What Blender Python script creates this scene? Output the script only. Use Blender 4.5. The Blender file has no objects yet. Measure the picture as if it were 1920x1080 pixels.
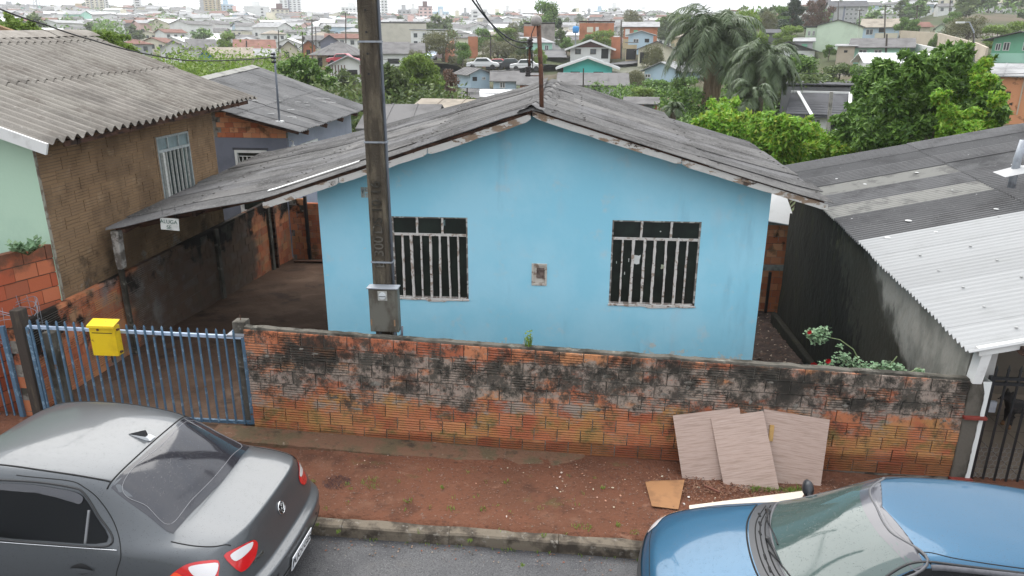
import bpy, bmesh, math, random
import numpy as np
from mathutils import Vector, Matrix, noise
from mathutils.bvhtree import BVHTree
R = math.radians
random.seed(7); rng = np.random.default_rng(11)
scn = bpy.context.scene
COL = scn.collection

# ---------------------------------------------------------------- camera
FPX, PITCH, YAW, ROLL, CAMH = 1350.0, R(18.3), R(4.5), R(0.2), 4.19
_f = Vector((-math.sin(YAW)*math.cos(PITCH), math.cos(YAW)*math.cos(PITCH), -math.sin(PITCH)))
_r = Vector((math.cos(YAW), math.sin(YAW), 0)); _u = _r.cross(_f)
_r2 = _r*math.cos(ROLL)+_u*math.sin(ROLL); _u2 = -_r*math.sin(ROLL)+_u*math.cos(ROLL)
cam_d = bpy.data.cameras.new('camera'); cam = bpy.data.objects.new('camera', cam_d); COL.objects.link(cam)
cam_d.sensor_width = 36; cam_d.lens = FPX/1920*36; cam_d.clip_start = .05; cam_d.clip_end = 9000
cam.matrix_world = Matrix(((_r2.x, _u2.x, -_f.x, 0), (_r2.y, _u2.y, -_f.y, 0), (_r2.z, _u2.z, -_f.z, CAMH), (0, 0, 0, 1)))
scn.camera = cam
# ---------------------------------------------------------------- world and sun
EXPO = 1.28
SUN_EL, SUN_AZ = R(56), R(-24)
W = bpy.data.worlds.new('World'); scn.world = W; W.use_nodes = True
wn = W.node_tree; wn.nodes.clear()
def wnode(t, **k):
    n = wn.nodes.new(t)
    for a, b in k.items(): setattr(n, a, b)
    return n
sky = wnode('ShaderNodeTexSky', sky_type='NISHITA', sun_disc=False, sun_elevation=SUN_EL, sun_rotation=SUN_AZ, air_density=1.0, dust_density=3.0)
hsv = wnode('ShaderNodeHueSaturation'); hsv.inputs['Saturation'].default_value = .35; hsv.inputs['Value'].default_value = 1.0
tc = wnode('ShaderNodeTexCoord'); mp = wnode('ShaderNodeMapping'); mp.inputs['Scale'].default_value = (1, 1, 3.2)
cn = wnode('ShaderNodeTexNoise'); cn.inputs['Scale'].default_value = 2.6; cn.inputs['Detail'].default_value = 7; cn.inputs['Roughness'].default_value = .55
cr = wnode('ShaderNodeValToRGB'); cr.color_ramp.elements[0].position = .32; cr.color_ramp.elements[0].color = (6.2, 6.7, 7.5, 1)
cr.color_ramp.elements[1].position = .62; cr.color_ramp.elements[1].color = (8.9, 9.1, 9.4, 1)
mx = wnode('ShaderNodeMixRGB'); mx.inputs[0].default_value = .86
bg = wnode('ShaderNodeBackground'); bg.inputs['Strength'].default_value = .115
wo = wnode('ShaderNodeOutputWorld')
L = wn.links.new
L(sky.outputs[0], hsv.inputs['Color']); L(tc.outputs['Generated'], mp.inputs[0]); L(mp.outputs[0], cn.inputs['Vector'])
L(cn.outputs['Fac'], cr.inputs[0]); L(hsv.outputs[0], mx.inputs[1]); L(cr.outputs[0], mx.inputs[2]); # overcast sky: the zenith is brighter than the horizon
sxz = wnode('ShaderNodeSeparateXYZ'); mrz = wnode('ShaderNodeMapRange'); mrz.inputs['From Min'].default_value = 0; mrz.inputs['From Max'].default_value = 1; mrz.inputs['To Min'].default_value = .47; mrz.inputs['To Max'].default_value = 1.22
L(tc.outputs['Generated'], sxz.inputs[0]); L(sxz.outputs['Z'], mrz.inputs['Value']); vm = wnode('ShaderNodeVectorMath', operation='SCALE'); L(mx.outputs[0], vm.inputs[0]); L(mrz.outputs[0], vm.inputs['Scale']); L(vm.outputs[0], bg.inputs[0]); L(bg.outputs[0], wo.inputs[0])
sd = bpy.data.lights.new('sun', 'SUN'); sd.energy = 1.5; sd.angle = R(62); sd.color = (1, .965, .91)
sun = bpy.data.objects.new('sun', sd); COL.objects.link(sun)
sun.rotation_euler = (R(90)-SUN_EL, 0, math.pi-SUN_AZ)
scn.view_settings.view_transform = 'Standard'; scn.view_settings.look = 'None'
scn.view_settings.exposure = EXPO; scn.view_settings.gamma = 1; scn.view_settings.use_curve_mapping = False
scn.cycles.max_bounces = 6; scn.cycles.volume_bounces = 2; scn.cycles.transparent_max_bounces = 8
scn.cycles.use_adaptive_sampling = True; scn.cycles.volume_step_rate = 4

# ---------------------------------------------------------------- pixel ray -> point on a real plane
CP = Vector((0, 0, CAMH))
def ray(x, y): return _f + _r2*((x-960)/FPX) - _u2*((y-540)/FPX)
def at(px, py, Y=None, X=None, Z=None, D=None):
    d = ray(px, py)
    if Y is not None: t = Y/d.y
    elif X is not None: t = X/d.x
    elif Z is not None: t = (Z-CAMH)/d.z
    else: t = D/math.hypot(d.x, d.y)
    return CP + d*t

# ---------------------------------------------------------------- materials
def layered(name, base, layers=(), rough=.85, metal=0, bump=0, bscale=30, coat=0, spec=.4, rnd=None, coords='pos', bstretch=(1, 1, 1), bdist=.01, rlayers=None):
    """base: colour or list of colours picked by object random; layers: dict(col, s, lo, hi, st, z=[(z,v)..], w)"""
    m = bpy.data.materials.new(name); m.use_nodes = True; t = m.node_tree; N = t.nodes; K = t.links.new
    p = N['Principled BSDF']; p.inputs['Roughness'].default_value = rough; p.inputs['Metallic'].default_value = metal
    p.inputs['Coat Weight'].default_value = coat; p.inputs['Coat Roughness'].default_value = .04; p.inputs['Specular IOR Level'].default_value = spec
    if coords == 'pos': src = N.new('ShaderNodeNewGeometry').outputs['Position']
    else: src = N.new('ShaderNodeTexCoord').outputs['Object']
    if isinstance(base, list):
        oi = N.new('ShaderNodeObjectInfo' if rnd != 'island' else 'ShaderNodeNewGeometry'); rp = N.new('ShaderNodeValToRGB'); rp.color_ramp.interpolation = 'LINEAR' if rnd == 'island' else 'CONSTANT'
        while len(rp.color_ramp.elements) < len(base): rp.color_ramp.elements.new(.5)
        for i, c in enumerate(base):
            rp.color_ramp.elements[i].position = i/len(base); rp.color_ramp.elements[i].color = (*c, 1)
        K(oi.outputs['Random' if rnd != 'island' else 'Random Per Island'], rp.inputs[0]); cur = rp.outputs[0]
    else:
        rgb = N.new('ShaderNodeRGB'); rgb.outputs[0].default_value = (*base, 1); cur = rgb.outputs[0]
    def masknode(l):
        mpn = N.new('ShaderNodeMapping'); mpn.inputs['Scale'].default_value = l.get('st', (1, 1, 1)); mpn.inputs['Location'].default_value = l.get('off', (0, 0, 0)); K(src, mpn.inputs[0])
        nz = N.new('ShaderNodeTexNoise'); nz.inputs['Scale'].default_value = l.get('s', 3); nz.inputs['Detail'].default_value = l.get('d', 7); nz.inputs['Roughness'].default_value = l.get('r', .62)
        K(mpn.outputs[0], nz.inputs['Vector']); v = nz.outputs['Fac']
        if 'z' in l:
            sx = N.new('ShaderNodeSeparateXYZ'); K(src, sx.inputs[0]); zs = l['z']; z0, z1 = zs[0][0], zs[-1][0]
            mr = N.new('ShaderNodeMapRange'); mr.inputs['From Min'].default_value = z0; mr.inputs['From Max'].default_value = z1; K(sx.outputs[l.get('ax', 'Z')], mr.inputs['Value'])
            fr = N.new('ShaderNodeValToRGB')
            while len(fr.color_ramp.elements) < len(zs): fr.color_ramp.elements.new(.5)
            for i, (zz, vv) in enumerate(zs):
                fr.color_ramp.elements[i].position = (zz-z0)/(z1-z0); fr.color_ramp.elements[i].color = (vv, vv, vv, 1)
            K(mr.outputs[0], fr.inputs[0])
            ad = N.new('ShaderNodeMath'); ad.operation = 'ADD'; K(v, ad.inputs[0]); sb = N.new('ShaderNodeMath'); sb.operation = 'SUBTRACT'; K(fr.outputs[0], sb.inputs[0]); sb.inputs[1].default_value = .5
            K(sb.outputs[0], ad.inputs[1]); v = ad.outputs[0]
        if 'lin' in l:
            dt_ = N.new('ShaderNodeVectorMath'); dt_.operation = 'DOT_PRODUCT'; K(src, dt_.inputs[0]); dt_.inputs[1].default_value = l['lin'][:3]
            ad = N.new('ShaderNodeMath'); ad.operation = 'ADD'; ad.use_clamp = True; K(dt_.outputs['Value'], ad.inputs[0]); ad.inputs[1].default_value = l['lin'][3]
            sb = N.new('ShaderNodeMath'); sb.operation = 'SUBTRACT'; K(ad.outputs[0], sb.inputs[0]); sb.inputs[1].default_value = .5
            a3 = N.new('ShaderNodeMath'); a3.operation = 'ADD'; K(v, a3.inputs[0]); K(sb.outputs[0], a3.inputs[1]); v = a3.outputs[0]
        mr2 = N.new('ShaderNodeMapRange'); mr2.interpolation_type = 'SMOOTHSTEP'; mr2.inputs['From Min'].default_value = l['lo']; mr2.inputs['From Max'].default_value = l['hi']; mr2.inputs['To Max'].default_value = l.get('a', 1)
        K(v, mr2.inputs['Value']); return mr2.outputs[0]
    for l in layers:
        mk = masknode(l)
        mxn = N.new('ShaderNodeMixRGB'); K(mk, mxn.inputs[0]); K(cur, mxn.inputs[1]); mxn.inputs[2].default_value = (*l['col'], 1); cur = mxn.outputs[0]
    K(cur, p.inputs['Base Color'])
    if rlayers:
        v = masknode(rlayers); mr = N.new('ShaderNodeMapRange'); mr.inputs['To Min'].default_value = rough; mr.inputs['To Max'].default_value = rlayers['to']; K(v, mr.inputs['Value']); K(mr.outputs[0], p.inputs['Roughness'])
    if bump:
        mpn = N.new('ShaderNodeMapping'); mpn.inputs['Scale'].default_value = bstretch; K(src, mpn.inputs[0])
        nz = N.new('ShaderNodeTexNoise'); nz.inputs['Scale'].default_value = bscale; nz.inputs['Detail'].default_value = 6; K(mpn.outputs[0], nz.inputs['Vector'])
        b = N.new('ShaderNodeBump'); b.inputs['Strength'].default_value = bump; b.inputs['Distance'].default_value = bdist; K(nz.outputs['Fac'], b.inputs['Height']); K(b.outputs[0], p.inputs['Normal'])
    return m
_mc = {}
def flat(c, rough=.8, var=.25, s=4, metal=0, coat=0, bump=0, spec=.4):
    k = (c, rough, var, s, metal, coat, bump, spec)
    if k not in _mc:
        d = tuple(x*(1-var) for x in c)
        _mc[k] = layered('paint_%d' % len(_mc), c, [dict(col=d, s=s, lo=.4, hi=.7)] if var else (), rough=rough, metal=metal, coat=coat, bump=bump, spec=spec)
    return _mc[k]

# ---------------------------------------------------------------- mesh helpers
class MB:
    def __init__(s): s.v = []; s.f = []
    def add(s, vs, fs):
        o = len(s.v); s.v += [tuple(v) for v in vs]; s.f += [tuple(i+o for i in f) for f in fs]; return s
    def box(s, a, b, m=None):
        x0, y0, z0 = a; x1, y1, z1 = b
        vs = [(x0, y0, z0), (x1, y0, z0), (x1, y1, z0), (x0, y1, z0), (x0, y0, z1), (x1, y0, z1), (x1, y1, z1), (x0, y1, z1)]
        if m is not None: vs = [m @ Vector(v) for v in vs]
        return s.add(vs, [(0, 3, 2, 1), (4, 5, 6, 7), (0, 1, 5, 4), (1, 2, 6, 5), (2, 3, 7, 6), (3, 0, 4, 7)])
    def cbox(s, c, d, m=None): return s.box([c[i]-d[i]/2 for i in range(3)], [c[i]+d[i]/2 for i in range(3)], m)
    def quad(s, a, b, c, d): return s.add([a, b, c, d], [(0, 1, 2, 3)])
    def poly(s, pts): return s.add(pts, [tuple(range(len(pts)))])
    def prism(s, pts, vec):
        n = len(pts); P = [Vector(p) for p in pts]; Q = [p+Vector(vec) for p in P]
        return s.add(P+Q, [tuple(range(n))[::-1], tuple(range(n, 2*n))] + [(i, (i+1) % n, n+(i+1) % n, n+i) for i in range(n)])
    def beam(s, a, b, w, h, up=(0, 0, 1)):
        a = Vector(a); b = Vector(b); d = (b-a).normalized(); up = Vector(up); sd_ = d.cross(up)
        if sd_.length < 1e-4: sd_ = d.cross(Vector((1, 0, 0)))
        sd_.normalize(); up = sd_.cross(d)
        vs = [p+sd_*(w/2*i)+up*(h/2*j) for p in (a, b) for i, j in ((-1, -1), (1, -1), (1, 1), (-1, 1))]
        return s.add(vs, [(0, 1, 2, 3), (7, 6, 5, 4), (0, 4, 5, 1), (1, 5, 6, 2), (2, 6, 7, 3), (3, 7, 4, 0)])
    def tube(s, pts, r, n=8, caps=True):
        P = [Vector(p) for p in pts]; rr = r if isinstance(r, (list, tuple)) else [r]*len(P); vs = []; fs = []
        ref = None
        for i, p in enumerate(P):
            d = (P[min(i+1, len(P)-1)]-P[max(i-1, 0)]).normalized()
            if ref is None: ref = d.orthogonal()
            sd_ = d.cross(ref).normalized(); ref = sd_.cross(d)
            for k in range(n):
                a = 2*math.pi*k/n; vs.append(p+(ref*math.cos(a)+sd_*math.sin(a))*rr[i])
        for i in range(len(P)-1):
            for k in range(n): fs.append((i*n+k, i*n+(k+1) % n, (i+1)*n+(k+1) % n, (i+1)*n+k))
        if caps: fs.append(tuple(range(n))[::-1]); fs.append(tuple(range((len(P)-1)*n, len(P)*n)))
        return s.add(vs, fs)
    def lathe(s, prof, c=(0, 0, 0), n=16, m=None):
        vs = []; fs = []
        for r, z in prof:
            for k in range(n):
                a = 2*math.pi*k/n; v = Vector((r*math.cos(a), r*math.sin(a), z)); v = (m @ v) if m else v; vs.append(v+Vector(c))
        for i in range(len(prof)-1):
            for k in range(n): fs.append((i*n+k, i*n+(k+1) % n, (i+1)*n+(k+1) % n, (i+1)*n+k))
        fs.append(tuple(range(n))[::-1]); fs.append(tuple(range((len(prof)-1)*n, len(prof)*n)))
        return s.add(vs, fs)
    def mesh(s, name='m'):
        me = bpy.data.meshes.new(name); me.from_pydata(s.v, [], s.f); me.update(); return me
    def build(s, name, mat, parent=None, smooth=False, bevel=0, recalc=True):
        return mkobj(name, s.mesh(name), mat, parent, smooth, bevel, recalc)
def mkobj(name, me, mat=None, parent=None, smooth=False, bevel=0, recalc=False):
    if recalc:
        bm = bmesh.new(); bm.from_mesh(me); bmesh.ops.recalc_face_normals(bm, faces=bm.faces); bm.to_mesh(me); bm.free()
    o = bpy.data.objects.new(name, me); COL.objects.link(o)
    if mat is not None: me.materials.clear(); me.materials.append(mat)
    if parent is not None: o.parent = parent
    if smooth:
        me.shade_smooth()
    if bevel:
        b = o.modifiers.new('bevel', 'BEVEL'); b.width = bevel; b.segments = 2; b.limit_method = 'ANGLE'
    return o
def tag(o, label=None, cat=None, group=None, kind=None):
    for k, v in (('label', label), ('category', cat), ('group', group), ('kind', kind)):
        if v: o[k] = v
    return o
def thing(name, label, cat, loc=(0, 0, 0), group=None, rz=0):
    o = bpy.data.objects.new(name, None); COL.objects.link(o); o.location = loc; o.rotation_euler = (0, 0, rz); o.empty_display_size = .2
    return tag(o, label, cat, group)
def copy(o, parent=None, mat=None):
    c = o.copy(); COL.objects.link(c); c.parent = parent
    return c
def copy_tree(o, parent=None, fn=None):
    c = o.copy(); COL.objects.link(c); c.parent = parent
    if fn: fn(c)
    for ch in list(o.children): copy_tree(ch, c, fn)
    return c
def setmat(o, m):
    o.material_slots[0].link = 'OBJECT'; o.material_slots[0].material = m
def fbm(x, y, z=0, s=1): return noise.fractal(Vector((x*s, y*s, z*s)), 1, 2, 4)
def text_mesh(name, txt, size, mat, mtx, parent=None, ext=.002, align='CENTER', narrow=1.0):
    cu = bpy.data.curves.new(name, 'FONT'); cu.body = txt; cu.size = size; cu.extrude = ext; cu.align_x = align; cu.align_y = 'CENTER'; cu.space_line = .85; cu.offset = .0
    t = bpy.data.objects.new('tmp', cu); COL.objects.link(t); dg = bpy.context.evaluated_depsgraph_get()
    me = bpy.data.meshes.new_from_object(t.evaluated_get(dg)); bpy.data.objects.remove(t)
    me.transform(mtx @ Matrix.Diagonal((narrow, 1, 1, 1)))
    return mkobj(name, me, mat, parent)
# ---------------------------------------------------------------- shared materials
M = {}
BR = [(.45, .155, .075), (.40, .13, .065), (.48, .19, .095), (.44, .165, .08), (.50, .225, .105), (.37, .115, .06)]
M['wall_brick'] = layered('old_ridged_brick', BR, [
    dict(col=(.42, .25, .085), s=2.4, lo=.46, hi=.66, z=[(0, .55), (.55, .5), (.75, .0), (1.3, .0)], a=.7, d=12),
    dict(col=(.30, .265, .225), s=4.2, lo=.50, hi=.62, z=[(0, .40), (.4, .48), (.66, .60), (1.0, .62), (1.1, .50), (1.3, .48)], st=(.8, 1, 1.5), d=14, r=.78, a=.9),
    dict(col=(.11, .125, .05), s=5.0, lo=.56, hi=.70, z=[(0, .58), (.4, .56), (.7, .45), (1.3, .35)], off=(3, 1, 2), a=.7, d=12, r=.72),
    dict(col=(.055, .052, .043), s=3.4, lo=.48, hi=.60, z=[(0, .41), (.35, .45), (.62, .52), (.95, .56), (1.05, .54), (1.12, .53), (1.3, .54)], st=(1, 1, .8), off=(7, 3, 1), d=14, r=.78, a=.9),
    dict(col=(.022, .021, .018), s=5.5, lo=.54, hi=.62, z=[(0, .36), (.4, .42), (.66, .54), (1.0, .56), (1.1, .54), (1.3, .53)], off=(2, 7, 1), d=14, r=.8, a=.8),
    dict(col=(.03, .028, .024), s=.95, lo=.56, hi=.64, z=[(0, .2), (.45, .42), (.7, .56), (1.05, .56), (1.3, .5)], off=(5, 2, 8), d=14, r=.75, a=.85),
    dict(col=(.16, .05, .025), s=2, lo=.35, hi=.7, z=[(-.2, 1), (.08, .7), (.2, 0), (1.3, 0)], a=.7)],
    rough=.92, bump=.5, bscale=60, spec=.2)
M['mortar'] = layered('old_mortar', (.20, .185, .16), [dict(col=(.06, .055, .045), s=5, lo=.45, hi=.6, d=10), dict(col=(.30, .28, .25), s=9, lo=.55, hi=.7)], rough=.95, bump=.8, bscale=40, spec=.2)
M['alley_brick'] = layered('stained_alley_brick', BR, [
    dict(col=(.29, .19, .11), s=2.6, lo=.50, hi=.66, d=11, a=.8),
    dict(col=(.09, .075, .06), s=1.1, lo=.50, hi=.66, z=[(7, .34), (8.6, .40), (9.8, .78), (12.6, .80), (13.4, .45), (16, .38)], ax='Y', d=12, a=.9),
    dict(col=(.22, .21, .20), s=2.0, lo=.56, hi=.75, z=[(7, .2), (8.6, .55), (9.6, .58), (10.6, .42), (16, .3)], ax='Y', off=(4, 4, 1), a=.8),
    dict(col=(.022, .019, .016), s=1.6, lo=.56, hi=.66, z=[(0, .30), (.5, .45), (.9, .60), (1.3, .66)], off=(2, 6, 1), d=12)],
    rough=.95, bump=.6, bscale=45, spec=.15)
M['brown_brick'] = layered('mud_smeared_brick', [(.25, .165, .095), (.24, .158, .092), (.26, .172, .10)], [
    dict(col=(.165, .11, .066), s=1.5, lo=.42, hi=.62, d=9), dict(col=(.34, .25, .16), s=4.5, lo=.56, hi=.74, a=.7, d=9),
    dict(col=(.27, .25, .22), s=2.2, lo=.66, hi=.74, z=[(.9, .64), (1.6, .5), (3, .3)], a=.8),
    dict(col=(.06, .046, .032), s=2.2, lo=.56, hi=.7, z=[(.9, .6), (1.8, .5), (3.2, .35)], off=(5, 1, 1), a=.8)],
    rough=.97, bump=.9, bscale=38, spec=.1)
M['red_block'] = layered('red_hollow_brick', [(.45, .125, .06), (.50, .16, .08), (.40, .10, .05), (.36, .11, .06)], [
    dict(col=(.13, .075, .05), s=2.4, lo=.52, hi=.70, z=[(.6, .35), (1.5, .42), (1.9, .72)], a=.85, d=9)], rough=.93, bump=.3, spec=.2)
M['orange_brick'] = layered('orange_brick', [(.50, .20, .10), (.44, .15, .07), (.54, .25, .13), (.38, .12, .06)], [
    dict(col=(.17, .09, .05), s=3, lo=.54, hi=.66, a=.85, d=9), dict(col=(.03, .025, .02), s=2.2, lo=.62, hi=.70, off=(1, 8, 2), d=10)], rough=.93, bump=.4, spec=.2)
M['blue_plaster'] = layered('sky_blue_plaster', (.27, .61, .77), [
    dict(col=(.33, .65, .80), s=.9, lo=.38, hi=.62, d=5), dict(col=(.44, .60, .68), s=3.0, lo=.55, hi=.70, a=.6, d=12, r=.72), dict(col=(.52, .60, .62), s=9, lo=.66, hi=.71, st=(.6, 1, 1.4), a=.7, d=12, r=.7, off=(5, 1, 9)), dict(col=(.17, .37, .50), s=1.1, lo=.56, hi=.72, st=(2.5, 1, .5), a=.3, d=12, off=(7, 3, 1)), dict(col=(.14, .22, .26), s=14, lo=.70, hi=.73, st=(3, 1, .8), a=.6, d=10, off=(3, 8, 2)),
    dict(col=(.42, .55, .64), s=1.2, lo=.60, hi=.80, st=(1.6, 1, .5), a=.55, off=(2, 2, 2), d=10),
    dict(col=(.55, .57, .56), s=7.5, lo=.715, hi=.735, st=(.7, 1, 1.2), a=.8, d=8),
    dict(col=(.50, .52, .48), s=5, lo=.60, hi=.66, z=[(-.4, .56), (.2, .54), (.5, .40), (.8, .2), (3, .0)], off=(9, 1, 4), a=.8, d=10),
    dict(col=(.15, .33, .44), s=2.2, lo=.60, hi=.80, st=(3, 1, .5), z=[(-.4, .56), (.5, .42), (2.2, .38), (3.2, .4)], a=.3, off=(4, 4, 4))],
    rough=.72, bump=.25, bscale=9, spec=.3)
M['roof_old'] = layered('weathered_fibre_cement', [(.165, .160, .155), (.145, .141, .137), (.185, .178, .17), (.17, .166, .165)], [
    dict(col=(.095, .091, .088), s=1.3, lo=.42, hi=.66, d=10), dict(col=(.24, .232, .222), s=26, lo=.52, hi=.7, a=.6, d=4),
    dict(col=(.30, .295, .285), s=1.1, lo=.60, hi=.74, st=(.5, 2.4, 1), a=.6, off=(3, 3, 3), d=10),
    dict(col=(.045, .042, .04), s=7, lo=.60, hi=.70, st=(1, 1, 1), off=(6, 3, 3), a=.7, d=10)], rough=.95, bump=.6, bscale=70, spec=.15)
M['roof_tan'] = layered('tan_fibre_cement', [(.235, .215, .19), (.215, .198, .175), (.225, .208, .182)], [
    dict(col=(.155, .138, .12), s=2.2, lo=.46, hi=.66, d=10), dict(col=(.36, .34, .31), s=18, lo=.56, hi=.72, a=.5),
    dict(col=(.13, .118, .105), s=1.2, lo=.48, hi=.7, z=[(3.1, .62), (3.7, .52), (4.4, .35)], off=(3, 1, 7), a=.8)], rough=.95, bump=.6, bscale=60, spec=.15)
M['roof_mid'] = layered('grey_fibre_cement', [(.155, .152, .15), (.14, .138, .137), (.17, .166, .163)], [
    dict(col=(.10, .098, .097), s=1.6, lo=.45, hi=.65, d=9), dict(col=(.21, .205, .2), s=20, lo=.55, hi=.7, a=.5)], rough=.93, bump=.4, bscale=60, spec=.2)
M['roof_dark'] = layered('dark_fibre_cement', [(.13, .128, .128), (.112, .11, .11), (.148, .146, .144)], [
    dict(col=(.088, .086, .086), s=1.7, lo=.45, hi=.65, d=9), dict(col=(.19, .187, .185), s=22, lo=.58, hi=.7, a=.5)], rough=.92, bump=.4, bscale=60, spec=.2)
M['roof_beige'] = layered('bleached_fibre_cement', (.25, .245, .225), [dict(col=(.17, .165, .155), s=4, lo=.48, hi=.66)], rough=.92, spec=.2)
M['roof_white'] = layered('new_white_fibre_cement', [(.37, .37, .365), (.345, .345, .34), (.39, .39, .385)], [dict(col=(.33, .33, .32), s=3, lo=.5, hi=.75, a=.6)], rough=.8, bump=.15, bscale=60, spec=.2)
M['fascia'] = layered('peeling_white_fascia', (.50, .49, .465), [
    dict(col=(.24, .175, .125), s=2.4, lo=.53, hi=.56, st=(1, 1, 2.4), d=12, r=.7), dict(col=(.075, .055, .045), s=3.4, lo=.57, hi=.61, st=(1, 1, 2.5), off=(6, 6, 1), d=12, r=.7),
    dict(col=(.42, .41, .39), s=7, lo=.5, hi=.7, a=.6)], rough=.85, bump=.5, bscale=35, spec=.2)
M['rot_wood'] = layered('rotten_brown_wood', (.105, .058, .042), [dict(col=(.04, .027, .022), s=5, lo=.45, hi=.6, st=(.4, 1, 3)), dict(col=(.30, .25, .21), s=4, lo=.62, hi=.68, st=(.5, 1, 3), d=10)], rough=.9, bump=.7, bscale=40, spec=.15)
M['white_wood'] = layered('white_painted_board', (.62, .62, .60), [dict(col=(.46, .45, .43), s=6, lo=.5, hi=.75)], rough=.7)
M['bar_white'] = layered('flaking_white_frame', (.60, .58, .55), [dict(col=(.34, .27, .22), s=16, lo=.52, hi=.6, d=10), dict(col=(.13, .075, .05), s=9, lo=.60, hi=.66, off=(3, 3, 3), d=10)], rough=.8, bump=1.0, bscale=55, bdist=.015, spec=.25)
M['frame_dark'] = layered('grimy_steel_frame', (.20, .175, .155), [dict(col=(.48, .46, .43), s=12, lo=.5, hi=.56, d=10), dict(col=(.07, .05, .04), s=8, lo=.58, hi=.66, off=(2, 2, 2))], rough=.8, spec=.3)
M['glass_dark'] = layered('fluted_dark_glass', (.009, .013, .011), [dict(col=(.018, .027, .022), s=3, lo=.4, hi=.7)], rough=.32, spec=.35, bump=.5, bscale=1, bstretch=(230, 1, 2), bdist=.003)
M['glass_green'] = layered('dusty_green_glass', (.10, .145, .14), [dict(col=(.05, .075, .072), s=4, lo=.4, hi=.65, st=(1, 1, .4)), dict(col=(.25, .29, .28), s=8, lo=.62, hi=.75)], rough=.3, spec=.5)
M['glass_far'] = layered('window_glass', (.05, .06, .065), rough=.15, spec=.6)
M['paper'] = layered('torn_white_paper', (.62, .64, .62), rough=.9)
M['pole_conc'] = layered('aged_brown_concrete', (.070, .058, .044), [dict(col=(.14, .118, .085), s=7, lo=.46, hi=.66, st=(1, 1, .35), d=10), dict(col=(.21, .20, .165), s=5, lo=.63, hi=.72, st=(1.5, 1, .3), off=(2, 2, 4), d=10),
    dict(col=(.038, .03, .024), s=4, lo=.55, hi=.7, st=(1.5, 1, .3), off=(8, 2, 2), d=9)], rough=.93, bump=1.0, bscale=55, bdist=.012, spec=.2)
M['concrete'] = layered('grey_concrete', (.24, .23, .21), [dict(col=(.12, .115, .10), s=4, lo=.45, hi=.62, d=10), dict(col=(.33, .32, .30), s=12, lo=.55, hi=.7, a=.6)], rough=.93, bump=.6, bscale=45, spec=.2)
M['conc_dark'] = layered('mouldy_concrete', (.115, .105, .088), [dict(col=(.04, .037, .03), s=3.5, lo=.42, hi=.62, st=(1, 1, .5), d=10), dict(col=(.21, .20, .17), s=7, lo=.58, hi=.7, d=10)], rough=.95, bump=.7, bscale=40, spec=.15)
M['mould_wall'] = layered('moss_and_mould_render', (.30, .285, .25), [
    dict(col=(.19, .185, .16), s=3, lo=.40, hi=.65, st=(1, 1, .5), d=10),
    dict(col=(.075, .072, .06), s=2.2, lo=.46, hi=.62, st=(1, 1, .45), lin=(0, .50, -.8, -3.15), d=12),
    dict(col=(.046, .043, .033), s=1.5, lo=.48, hi=.60, st=(1, 1, .45), lin=(0, .55, -.9, -3.62), off=(1, 5, 2), d=12),
    dict(col=(.082, .080, .030), s=3.4, lo=.54, hi=.68, st=(1, 1, .4), z=[(8, .2), (9.2, .40), (11, .52), (15, .54)], ax='Y', off=(2, 9, 3), a=.7, d=14, r=.75),
    dict(col=(.10, .095, .085), s=5.5, lo=.58, hi=.70, off=(7, 7, 1), a=.6, d=14, r=.75), dict(col=(.015, .014, .012), s=7, lo=.52, hi=.66, st=(1, 1, .5), off=(1, 7, 5), lin=(0, .3, -.3, -2.3), a=.7, d=12)], rough=.97, bump=.9, bscale=16, bstretch=(1, 1, .5), bdist=.02, spec=.12)
M['green_plaster'] = layered('pale_green_plaster', (.42, .58, .445), [dict(col=(.37, .53, .41), s=1.4, lo=.42, hi=.7)], rough=.7, bump=.15)
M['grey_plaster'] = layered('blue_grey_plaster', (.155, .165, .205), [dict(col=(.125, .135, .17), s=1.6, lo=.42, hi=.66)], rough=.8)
M['grey_plaster_lit'] = layered('lit_grey_plaster', (.27, .29, .36), [dict(col=(.23, .25, .31), s=1.6, lo=.42, hi=.66)], rough=.8)  # same plaster brightened: light on the side wall is put into the colour
M['gate_blue'] = layered('chipped_blue_paint', (.065, .125, .19), [dict(col=(.17, .26, .34), s=14, lo=.55, hi=.66), dict(col=(.10, .055, .035), s=9, lo=.62, hi=.68, off=(1, 2, 3))], rough=.5, spec=.5)
M['gate_rail'] = layered('pale_blue_rail', (.42, .52, .66), [dict(col=(.16, .24, .36), s=9, lo=.55, hi=.7)], rough=.35, metal=.2, spec=.6)
M['yellow'] = layered('yellow_steel', (.68, .47, .008), [dict(col=(.56, .37, .006), s=4, lo=.45, hi=.7), dict(col=(.32, .19, .02), s=11, lo=.62, hi=.68, d=12), dict(col=(.12, .06, .03), s=18, lo=.68, hi=.71, off=(2, 2, 2), d=10)], rough=.38, spec=.5)
M['black_steel'] = layered('black_gate_steel', (.012, .013, .015), rough=.35, spec=.5)
M['galv'] = layered('galvanised_steel', (.30, .32, .35), [dict(col=(.20, .21, .23), s=8, lo=.5, hi=.7)], rough=.5, metal=.4)
M['rust'] = layered('rusty_pipe', (.115, .052, .032), [dict(col=(.055, .03, .022), s=11, lo=.45, hi=.62), dict(col=(.19, .09, .05), s=20, lo=.6, hi=.7)], rough=.85, bump=.5)
M['meter_box'] = layered('dirty_grey_steel_box', (.14, .137, .115), [dict(col=(.07, .06, .045), s=5, lo=.45, hi=.65, st=(1, 1, .5), d=10), dict(col=(.27, .27, .26), s=4, lo=.60, hi=.75, d=10)], rough=.5, metal=.25, spec=.5)
M['dark_plastic'] = layered('dark_grey_plastic', (.035, .038, .042), rough=.5)
M['conduit'] = layered('grey_pvc_conduit', (.12, .135, .16), [dict(col=(.07, .075, .09), s=6, lo=.5, hi=.7)], rough=.45)
M['rubber'] = layered('black_rubber', (.012, .012, .013), rough=.6)
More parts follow.
